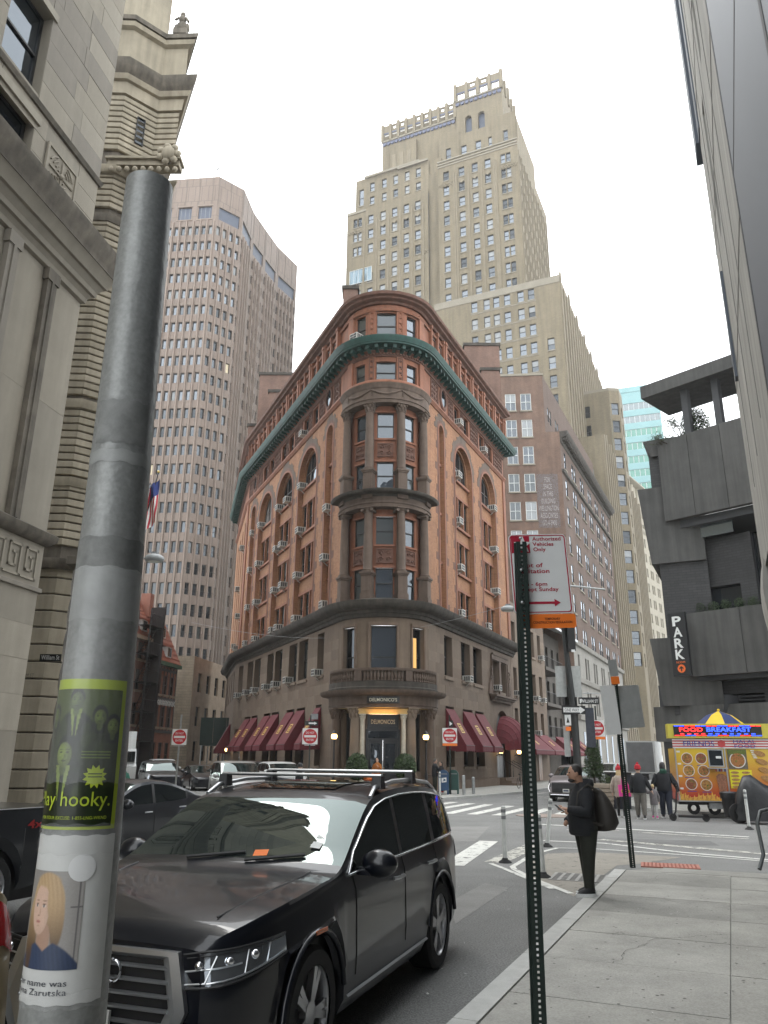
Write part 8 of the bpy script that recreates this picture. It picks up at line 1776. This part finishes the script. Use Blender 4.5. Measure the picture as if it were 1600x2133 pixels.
MB().tube([(0,0,0),(0,0,3.95)], .025, 6).build('pole', ALU, um); MB().ball((0,0,3.97), .05).build('finial', YEL, um)
# electric scooter, covered bike, bins by the cart
sc = thing('electric_scooter', 'black electric scooter standing in front of the food cart', 'scooter', (10.35, 27.7, 0), D(165))
def disc(r_, wd=.05, n=18): q = MB(); q.lathe([(r_*.55,-wd/2),(r_,-wd/2),(r_,wd/2),(r_*.55,wd/2),(r_*.55,-wd/2)], n=n); q.lathe([(0,0),(r_*.56,0)], n=n); q.xf(Matrix.Rotation(pi/2, 4, 'X')); return q.mesh('wheel', RUB, 40)
dw = disc(.12); put(dw, 'wheel', sc, (-.52,0,.12)); put(dw, 'wheel', sc, (.52,0,.12)); MB().box(-.45,.35,-.08,.08,.12,.19).build('deck', BLK, sc); MB().tube([(.52,0,.14),(.42,0,.3),(.3,0,1.12)], .028, 8).build('stem', BLK, sc); MB().tube([(.3,-.28,1.13),(.3,.28,1.13)], .018, 6).build('handlebar', BLK, sc); MB().box(-.62,-.4,-.07,.07,.22,.26).build('mudguard', BLK, sc)
TARP = mk('black_tarpaulin', (.014,.015,.017), .42, var=.2, vs=3, bump=.6, bs=5)
tp_ = thing('covered_motorbike', 'motorbike under a black tarpaulin beside the food cart', 'motorbike', (11.95, 26.9, 0), D(-12)); rows = []; rd = random.Random(8)
for i, (x, h, wv) in enumerate(((-.35,.25,.16),(-.25,.8,.26),(0,1.32,.34),(.25,1.38,.36),(.6,1.1,.34),(1.0,.95,.36),(1.4,1.0,.36),(1.9,.9,.34),(2.3,.5,.25))):
    rows.append([(x+rd.uniform(-.03,.03), wv*1.15*cos(pi*q/12)*(1+.06*rd.uniform(-1,1)), .12+max(0, h*sin(pi*q/12)**.6)*(1+.03*rd.uniform(-1,1)) if 0 < q < 12 else .1) for q in range(13)])
MB().grid(rows).build('tarpaulin', TARP, tp_, smooth=70); put(disc(.31,.12), 'wheel', tp_, (-.25,0,.31)); put(disc(.31,.12), 'wheel', tp_, (1.75,0,.31))
bg_ = thing('refuse_bin', 'black plastic refuse bin lined with a bag beside the food cart', 'bin', (11.9, 28.0, .12)); b = MB(); b.lathe([(.22,0),(.27,.75),(.29,.78),(.25,.78)], n=16); b.build('body', PLAST, bg_, smooth=40); MB().lathe([(.3,.6),(.31,.78),(.26,.82),(.2,.76)], n=11).build('liner_bag', TARP, bg_, smooth=50)
# bicycle chained outside the side door
by = thing('bicycle', 'black bicycle locked on the pavement near the side door steps', 'bicycle', (9.3, 54.2, .12), D(60))
for x in (-.5,.5): q = MB(); q.tube([(.33*cos(2*pi*k/20),0,.33+.33*sin(2*pi*k/20)) for k in range(21)], .018, 5); [q.tube([(0,0,.33),(.33*cos(2*pi*k/8),0,.33+.33*sin(2*pi*k/8))], .004, 3) for k in range(8)]; q.build('wheel', RUB, by, (x,0,0))
b = MB(); [b.tube([p, q], .017, 6) for p, q in (((-.5,0,.33),(-.15,0,.33)),((-.15,0,.33),(-.25,0,.85)),((-.25,0,.8),(.35,0,.8)),((-.15,0,.33),(.38,0,.72)),((.5,0,.33),(.33,0,.95)),((-.5,0,.33),(-.24,0,.78)))]; b.build('frame', BLK, by); MB().tube([(.33,-.25,1.0),(.33,.25,1.0)], .014, 6).build('handlebar', BLK, by); MB().box(-.38,-.12,-.06,.06,.86,.91).build('saddle', BLK, by)

# ---------------------------------------------------------------- people: continuous lofted body, clothing and hair over it
def fab(name, c, rough=.85): return mk(name, c, rough, var=.18, vs=7, bump=.5, bs=9)
SKIN = [mk('skin_%d' % i, c, .55, var=.06, vs=12) for i, c in enumerate([(.40,.23,.155),(.50,.32,.24),(.20,.10,.065)])]
HAIRD, HAIRB = mk('hair_dark', (.015,.012,.010), .6, var=.3, vs=40), mk('hair_blonde', (.50,.38,.20), .6, var=.3, vs=40)
def loft(b, rings, n=14, m=0, cap=True):
    """rings: (x, y, z, rx, ry[, tilt]) ellipses"""
    b.grid([[(r[0]+r[3]*cos(2*pi*q/n), r[1]+r[4]*sin(2*pi*q/n), r[2]+(r[5]*cos(2*pi*q/n) if len(r) > 5 else 0)) for q in range(n)] for r in rings], m, True, cap)
def limb(b, pts, rad, n=10, flat=1.0):
    q = [V(p) for p in pts]; P, R_ = [], []
    for i in range(len(q)-1):
        for k in range(4): f = k/4; P.append(q[i].lerp(q[i+1], f)); R_.append(rad[i]+(rad[i+1]-rad[i])*f)
    P.append(q[-1]); R_.append(rad[-1]); b.tube(P, R_, n, flat=flat)
def person(label, x, y, z, face, H, P):
    """local +x is where the person faces; P: pose and clothing"""
    s = H/1.75; t = thing('person', label, 'person', (x, y, z), pi/2-D(face), P.get('group')); t.scale = (s, s, s)
    sk = P.get('skin', SKIN[1]); hip, sh = .92, 1.43; lean = P.get('lean', 0.0); st = P.get('stride', .0); bw = P.get('bulk', 1.0); hd = P.get('head', 0.0)
    la, ra = P.get('larm', ((.02,.27,1.12),(.06,.27,.86))), P.get('rarm', ((.02,-.27,1.12),(.06,-.27,.86)))
    hx = lean*.6
    # body: one continuous skinned figure (skeleton edges with radii)
    vs = [(0,0,hip),(lean*.2,0,1.15),(lean*.5,0,1.38),(lean*.55+.01,0,1.5),(lean*.6+.03+hd*.3,0,1.6),(lean*.6+.04+hd*.6,0,1.69)]; rr_ = [.13,.12,.10,.05,.085,.07]; ed = [(0,1),(1,2),(2,3),(3,4),(4,5)]
    def addl(base, pts, rad):
        i0 = base
        for p, r_ in zip(pts, rad): vs.append(p); rr_.append(r_); ed.append((i0, len(vs)-1)); i0 = len(vs)-1
    for sd, arm in ((1, la), (-1, ra)): addl(2, [(lean*.5, sd*.15, sh-.07), arm[0], arm[1], (arm[1][0]+P.get('hx', .03), arm[1][1]-sd*P.get('hy', .0), arm[1][2]-.07+P.get('hz', 0))], [.045,.04,.03,.036])
    for sd in (1, -1): k = sd*st; addl(0, [(.0, sd*.09, hip-.08), (k*.5+.02, sd*.1, .5), (k-.02*0, sd*.1, .09), (k+.12, sd*.11, .035)], [.09,.06,.042,.035])
    me = bpy.data.meshes.new('body'); me.from_pydata(vs, ed, []); me.materials.append(sk); bo = put(me, 'body', t)
    md = bo.modifiers.new('skin', 'SKIN'); md.use_smooth_shade = True
    for v_, r_ in zip(me.skin_vertices[0].data, rr_): v_.radius = (r_, r_)
    me.skin_vertices[0].data[0].use_root = True; sb = bo.modifiers.new('sub', 'SUBSURF'); sb.levels = 1; sb.render_levels = 2
    hc = (lean*.6+.035+hd*.5, 0, 1.645)
    b = MB(); b.ball(hc, (.098,.078,.12), 16, 0, 12); b.ball((hc[0]+.098, 0, hc[2]-.02), (.022,.016,.024), 8); b.ball((hc[0]+.035,0,hc[2]-.095), (.055,.05,.04), 10)
    for sd in (1, -1): b.ball((hc[0]-.005, sd*.08, hc[2]-.01), (.024,.012,.034), 8)
    hdm = b.build('head', sk, t, smooth=60)
    for sd in (1, -1): MB().ball((hc[0]+.088, sd*.032, hc[2]+.012), (.012,.013,.009), 6).build('eye', HAIRD, hdm)
    MB().ball((hc[0]+.088, 0, hc[2]-.062), (.01,.026,.007), 8).build('mouth', mk('lip', (.30,.10,.08), .5, var=0), hdm)
    hr = P.get('hair', 'short'); hm = P.get('hairmat', HAIRD)
    if hr:
        b = MB(); b.ball((hc[0]-.02, 0, hc[2]+.03), (.097,.084,.105), 18, 0, 12)
        if hr == 'long': loft(b, [(hc[0]-.05,0,hc[2]+.05,.07,.09),(hc[0]-.07,0,hc[2]-.08,.06,.1),(hc[0]-.09,0,hc[2]-.22,.05,.11),(hc[0]-.1,0,hc[2]-.32,.03,.08)], 12)
        b.build('hair', hm, t, smooth=60)
    if P.get('beard'): MB().ball((hc[0]+.045, 0, hc[2]-.098), (.06,.054,.032), 12).build('beard', HAIRD, t, smooth=60)
    if P.get('hat'):
        b = MB(); b.lathe([(.103,-.02),(.108,.03),(.1,.09),(.06,.14),(0,.15)], (hc[0]-.01,0,hc[2]+.03), 16); b.lathe([(.112,-.03),(.114,.02),(.1,.025)], (hc[0]-.01,0,hc[2]+.03), 16)
        if P.get('pom', True): b.ball((hc[0]-.01,0,hc[2]+.2), .045, 8)
        b.build('hat', P['hat'], t, smooth=50)
    # trousers
    b = MB(); tr = P.get('trw', 1.0); loft(b, [(0,0,1.0,.135*bw,.165*bw),(0,0,.9,.15*bw,.185*bw),(0,0,.82,.14*bw,.18*bw),(0,0,.76,.06,.1)], 16)
    for sd in (1, -1): k = sd*st; limb(b, [(0,sd*.085*bw,.86),(k*.5+.03*abs(st)*2,sd*.1,.5),(k,sd*.1,.12)], [.105*bw*tr,.085*tr,.062*tr], 12)
    b.build('trousers', P['legs'], t, smooth=60)
    for sd in (1, -1):
        k = sd*st; b = MB(); lift = .0; loft(b, [(k+.05,sd*.1,.0+lift,.15,.055),(k+.05,sd*.1,.045+lift,.155,.057)], 16); loft(b, [(k+.05,sd*.1,.035+lift,.143,.047),(k+.035,sd*.1,.075+lift,.12,.045),(k-.01,sd*.1,.11+lift,.07,.045),(k-.02,sd*.1,.14+lift,.06,.045)], 16, 1)
        if P.get('stripes'):
            for q in range(3): b.tube([(k+.03+q*.035, sd*.1-.052, .045),(k+.0+q*.035, sd*.1-.05, .085)], .007, 4, 0)
            b.ball((0,0,-10), .001) if False else None
        b.build('shoe', [P.get('sole', WHITE), P.get('shoes', BLK)], t, smooth=50)
    # jacket: torso and sleeves
    jk = P['top']; b = MB(); jl = P.get('jlen', .86); bel = P.get('belly', 0)
    loft(b, [(bel*.6,0,jl,.155*bw,.195*bw),(bel*.8,0,jl+.03,.165*bw,.205*bw),(bel+lean*.1,0,1.05,.165*bw,.2*bw),(bel*.6+lean*.35,0,1.22,.155*bw,.205*bw),(lean*.45,0,1.36,.14*bw,.205*bw),(lean*.52,0,1.44,.12,.175),(lean*.56,0,1.49,.085,.105),(lean*.58,0,1.525,.07,.078)], 20)
    for sd, arm in ((1, la), (-1, ra)): limb(b, [(lean*.5, sd*.155*bw, sh-.045), arm[0], arm[1]], [.088*bw,.07*bw,.05], 12)
    b.build('jacket', jk, t, smooth=60)
    if P.get('hood'): b = MB(); loft(b, [(lean*.55-.03,0,1.42,.12,.13),(lean*.55-.07,0,1.49,.115,.12),(lean*.55-.09,0,1.55,.085,.1),(lean*.55-.06,0,1.575,.06,.085)], 16); b.build('hood', P['hood'], t, smooth=60)
    if P.get('up'): b = MB(); loft(b, [(hc[0]-.02,0,hc[2]-.1,.1,.1),(hc[0]-.02,0,hc[2]+.04,.115,.1),(hc[0]-.03,0,hc[2]+.13,.075,.075),(hc[0]-.03,0,hc[2]+.15,.02,.02)], 14); b.build('hood', P['up'], t, smooth=60)
    # hands: palm, four unequal bent fingers and a thumb
    for sd, arm in ((1, la), (-1, ra)):
        if P.get('pockets') and sd == P['pockets']: continue
        w_ = V(arm[1]); d_ = (V(arm[1])-V(arm[0])).normalized(); e_ = V((d_.z, 0, -d_.x)).normalized() if abs(d_.y) < .95 else V((1,0,0)); f_ = d_.cross(e_).normalized(); b = MB()
        b.tube([w_-d_*.02, w_+d_*.04, w_+d_*.085], [.03,.04,.036], 8, flat=.6)
        for k in range(4): o_ = e_*(.028-.018*k); L1 = (.034,.04,.038,.028)[k]; p0 = w_+d_*.08+o_; p1 = p0+d_*L1; p2 = p1+(d_*.7-f_*sd*.7).normalized()*.028; b.tube([p0, p1, p2], [.0095,.009,.0075], 6)
        p0 = w_+d_*.03+e_*.032; b.tube([p0, p0+(d_+e_*.8).normalized()*.04, p0+(d_+e_*.5).normalized()*.066], [.012,.010,.008], 6); b.build('hand', sk, t, smooth=60)
    return t
J_BLK, T_OLV = fab('jacket_black', (.012,.013,.016)), fab('trousers_dark_olive', (.020,.022,.016))
mx_, my_ = 2.94,11.85
man = person('man in black hooded jacket and dark trousers looking at his phone on the kerb', mx_-.02, my_, .12, -97, 1.72, dict(top=J_BLK, legs=T_OLV, skin=SKIN[0], hair='short', beard=True, hood=J_BLK, lean=.03, head=.12, bulk=1.16, belly=.05, jlen=.80, trw=1.12, stride=.04, stripes=True, shoes=mk('trainer_black', (.015,.015,.016), .6, var=.2, vs=30), larm=((.08,.30,1.12),(.32,.19,1.16)), rarm=((-.03,-.30,1.1),(.20,-.22,.97)), pockets=-1))
ph_ = thing('mobile_phone', 'mobile phone in the waiting man\'s hand', 'phone', (0,0,0)); MB().box(-.004,.004,-.037,.037,-.07,.07).build('case', BLK, ph_); MB().box(-.0055,-.004,-.034,.034,-.066,.066).build('screen', mk('phone_screen', (.5,.53,.55), .1, var=0, emit=(.8,.9,1), est=.5), ph_)
ph_.location = Matrix.Translation(man.location) @ Matrix.Rotation(pi/2-D(-97), 4, 'Z') @ (V((.44,.175,1.185))*(1.70/1.75)); ph_.rotation_euler = (0, D(52), pi/2-D(-97))
bp2 = thing('backpack', 'bulky dark brown backpack on the waiting man', 'backpack', man.location, pi/2-D(-97)); b = MB(); BAGM = fab('backpack_brown', (.030,.026,.022), .6)
loft(b, [(-.24,0,.84,.07,.1),(-.30,0,.86,.13,.17),(-.33,0,.95,.165,.19),(-.31,0,1.1,.15,.185),(-.27,0,1.25,.115,.165),(-.23,0,1.36,.075,.13),(-.2,0,1.42,.03,.07)], 18); b.build('bag', BAGM, bp2, smooth=60)
for sd in (1, -1): MB().tube([(-.2,sd*.13,1.36),(-.02,sd*.15,1.47),(.13,sd*.15,1.36),(.17,sd*.16,1.18),(.02,sd*.2,.98),(-.2,sd*.17,.92)], .018, 6, flat=.6).build('strap', BAGM, bp2, smooth=60)
RH, PINK = fab('hat_red', (.42,.02,.03)), mk('bag_pink', (.78,.05,.32), .5, var=.08)
AWAY = 14
person('woman in pale shaggy coat and red bobble hat walking away', 8.55, 29.3, 0, AWAY, 1.68, dict(top=fab('coat_pale_fur', (.38,.32,.27)), legs=BLK, hat=RH, hair='long', hairmat=HAIRB, jlen=.72, stride=.14, group='people crossing the street', trw=.75, rarm=((.0,-.26,1.12),(.03,-.24,.86))))
hb = thing('tote_bag', 'bright pink tote bag with round eyes hanging from her arm', 'bag', (8.62, 28.95, .72), D(-10)); b = MB(); b.slab([(-.2,0),(.2,0),(.22,.38),(-.22,.38)], -.06, .06); b.build('bag', PINK, hb); MB().tube([(-.12,0,.37),(-.08,0,.6),(.08,0,.6),(.12,0,.37)], .015, 6).build('handle', PINK, hb)
for x in (-.08,.1): MB().slab([(x+.055*cos(2*pi*k/14), .17+.055*sin(2*pi*k/14)) for k in range(14)], -.066, -.06).build('eye_print', mk('print_yellow', (.65,.5,.05), .5, var=0), hb); MB().slab([(x+.025*cos(2*pi*k/10), .17+.025*sin(2*pi*k/10)) for k in range(10)], -.07, -.066).build('eye_print', BLK, hb)
person('person in black puffer jacket, grey trousers and red bobble hat walking away', 9.0, 28.5, 0, AWAY, 1.74, dict(top=J_BLK, legs=fab('trousers_grey', (.13,.12,.105)), hat=RH, hair='short', stride=.10, bulk=1.1, group='people crossing the street', trw=1.15, rarm=((.02,-.3,1.14),(.05,-.4,.95))))
person('small child in grey coat and pink shoes holding a hand', 9.6, 28.9, 0, AWAY, 1.12, dict(top=fab('child_coat_grey', (.16,.145,.15)), legs=fab('child_trousers', (.40,.39,.38)), hair='short', hairmat=HAIRB, stride=.1, group='people crossing the street', shoes=PINK, larm=((.0,.28,1.3),(.0,.36,1.5)), jlen=.7))
person('large man in black hoodie and dark jeans walking away', 10.05, 29.0, 0, AWAY, 1.84, dict(top=J_BLK, legs=fab('jeans_navy', (.016,.020,.034)), up=BLK, hood=fab('hood_green', (.015,.06,.04)), stride=.13, bulk=1.2, group='people crossing the street', trw=1.2, rarm=((-.05,-.36,1.1),(.0,-.44,.86)), larm=((.02,.34,1.1),(.08,.36,.86))))
person('person in black with backpack embracing beside the lantern post', 2.95, 45.1, .12, 70, 1.80, dict(top=J_BLK, legs=T_OLV, hair='short', hairmat=mk('hair_grey', (.12,.11,.1), .7, var=.3), group='couple by the mailbox', larm=((.12,.2,1.2),(.3,.1,1.15)), rarm=((.12,-.2,1.2),(.3,-.1,1.15))))
person('person with long hair in dark coat facing the companion by the mailbox', 3.32, 45.15, .12, -110, 1.66, dict(top=fab('coat_dark', (.02,.018,.02)), legs=BLK, hair='long', hairmat=mk('hair_brown', (.05,.03,.02), .6, var=.3), group='couple by the mailbox', larm=((.12,.2,1.2),(.3,.1,1.2)), rarm=((.12,-.2,1.2),(.3,-.1,1.2)), jlen=.7, shoes=RED))
person('person in orange coat standing at the restaurant entrance', -.25, 45.0, .28, -160, 1.66, dict(top=fab('coat_orange', (.36,.12,.02)), legs=BLK, hair='short', jlen=.75, larm=((.02,.25,1.15),(.16,.12,1.3)), skin=SKIN[1]))
person('person in dark beanie and jacket passing behind the black SUV', -3.4, 33.5, 0, 60, 1.66, dict(top=J_BLK, legs=T_OLV, hat=BLK, pom=False, stride=.12, hair=None))
person('fair haired person in green jacket and sunglasses beyond the grey saloon', -8.7, 27.2, 0, 140, 1.72, dict(top=fab('jacket_green', (.01,.11,.07)), legs=BLK, hair='short', hairmat=HAIRB, stride=.06))

# ---------------------------------------------------------------- litter, then a thin haze volume added to imitate veiling lens glare
b = MB(); rd = random.Random(12)
for _ in range(70):
    u_, v_ = rd.uniform(-3, 9), rd.uniform(-3.2, 3.4); x_, y_ = kuv(u_, v_); z_ = .124 if v_ > .2 else .012
    if -.1 < v_ < .2: continue
    s_ = rd.uniform(.008, .03); a_ = rd.uniform(0, 3); b.face([(x_+s_*cos(a_+q*pi/2)*(1 if q % 2 else .5), y_+s_*sin(a_+q*pi/2)*(1 if q % 2 else .5), z_+(.004 if q == 1 else 0)) for q in range(4)])
tag(b.build('litter', mk('litter_paper', (.5,.5,.48), .7, var=.3, vs=9)), 'tiny scraps of litter on the near road and pavement', 'litter', kind='stuff')
b = MB()
for _ in range(420):
    x_, y_ = kuv(rd.uniform(-3, 9), rd.uniform(.25, 3.4)); s_ = rd.uniform(.005, .016); b.face([(x_+s_*cos(q*pi/4), y_+s_*sin(q*pi/4), .1235) for q in range(8)])
for _ in range(9):      # hairline cracks
    u_, v_ = rd.uniform(-2, 8.5), rd.uniform(.4, 3.2); a_ = rd.uniform(0, 6.28)
    for _ in range(rd.randrange(6, 16)):
        p_ = kuv(u_, v_); a_ += rd.uniform(-.6, .6); u_ += .09*cos(a_); v_ += .09*sin(a_); v_ = min(3.4, max(.25, v_)); q_ = kuv(u_, v_); nx_, ny_ = -(q_[1]-p_[1])*.03, (q_[0]-p_[0])*.03
        b.face([(p_[0]-nx_, p_[1]-ny_, .1238), (q_[0]-nx_, q_[1]-ny_, .1238), (q_[0]+nx_, q_[1]+ny_, .1238), (p_[0]+nx_, p_[1]+ny_, .1238)])
tag(b.build('gum_spots', mk('old_gum', (.13,.125,.115), .8, var=.2, vs=9)), 'old dark gum spots trodden into the near pavement', 'gum spots', kind='stuff')
hz = MB().box(-410,410,-70,910,-1,160).mesh('haze', []); hm = bpy.data.materials.new('haze'); hm.use_nodes = True; t = hm.node_tree; t.nodes.remove(t.nodes['Principled BSDF']); pv_ = t.nodes.new('ShaderNodeVolumePrincipled'); pv_.inputs['Color'].default_value = (1,.985,.96,1); pv_.inputs['Density'].default_value = .00042; pv_.inputs['Anisotropy'].default_value = .2; t.links.new(pv_.outputs[0], t.nodes['Material Output'].inputs['Volume']); hz.materials.clear(); hz.materials.append(hm); tag(put(hz, 'haze'), 'thin pale haze volume added to imitate veiling lens glare', 'haze', kind='stuff')
S.cycles.volume_bounces = 0
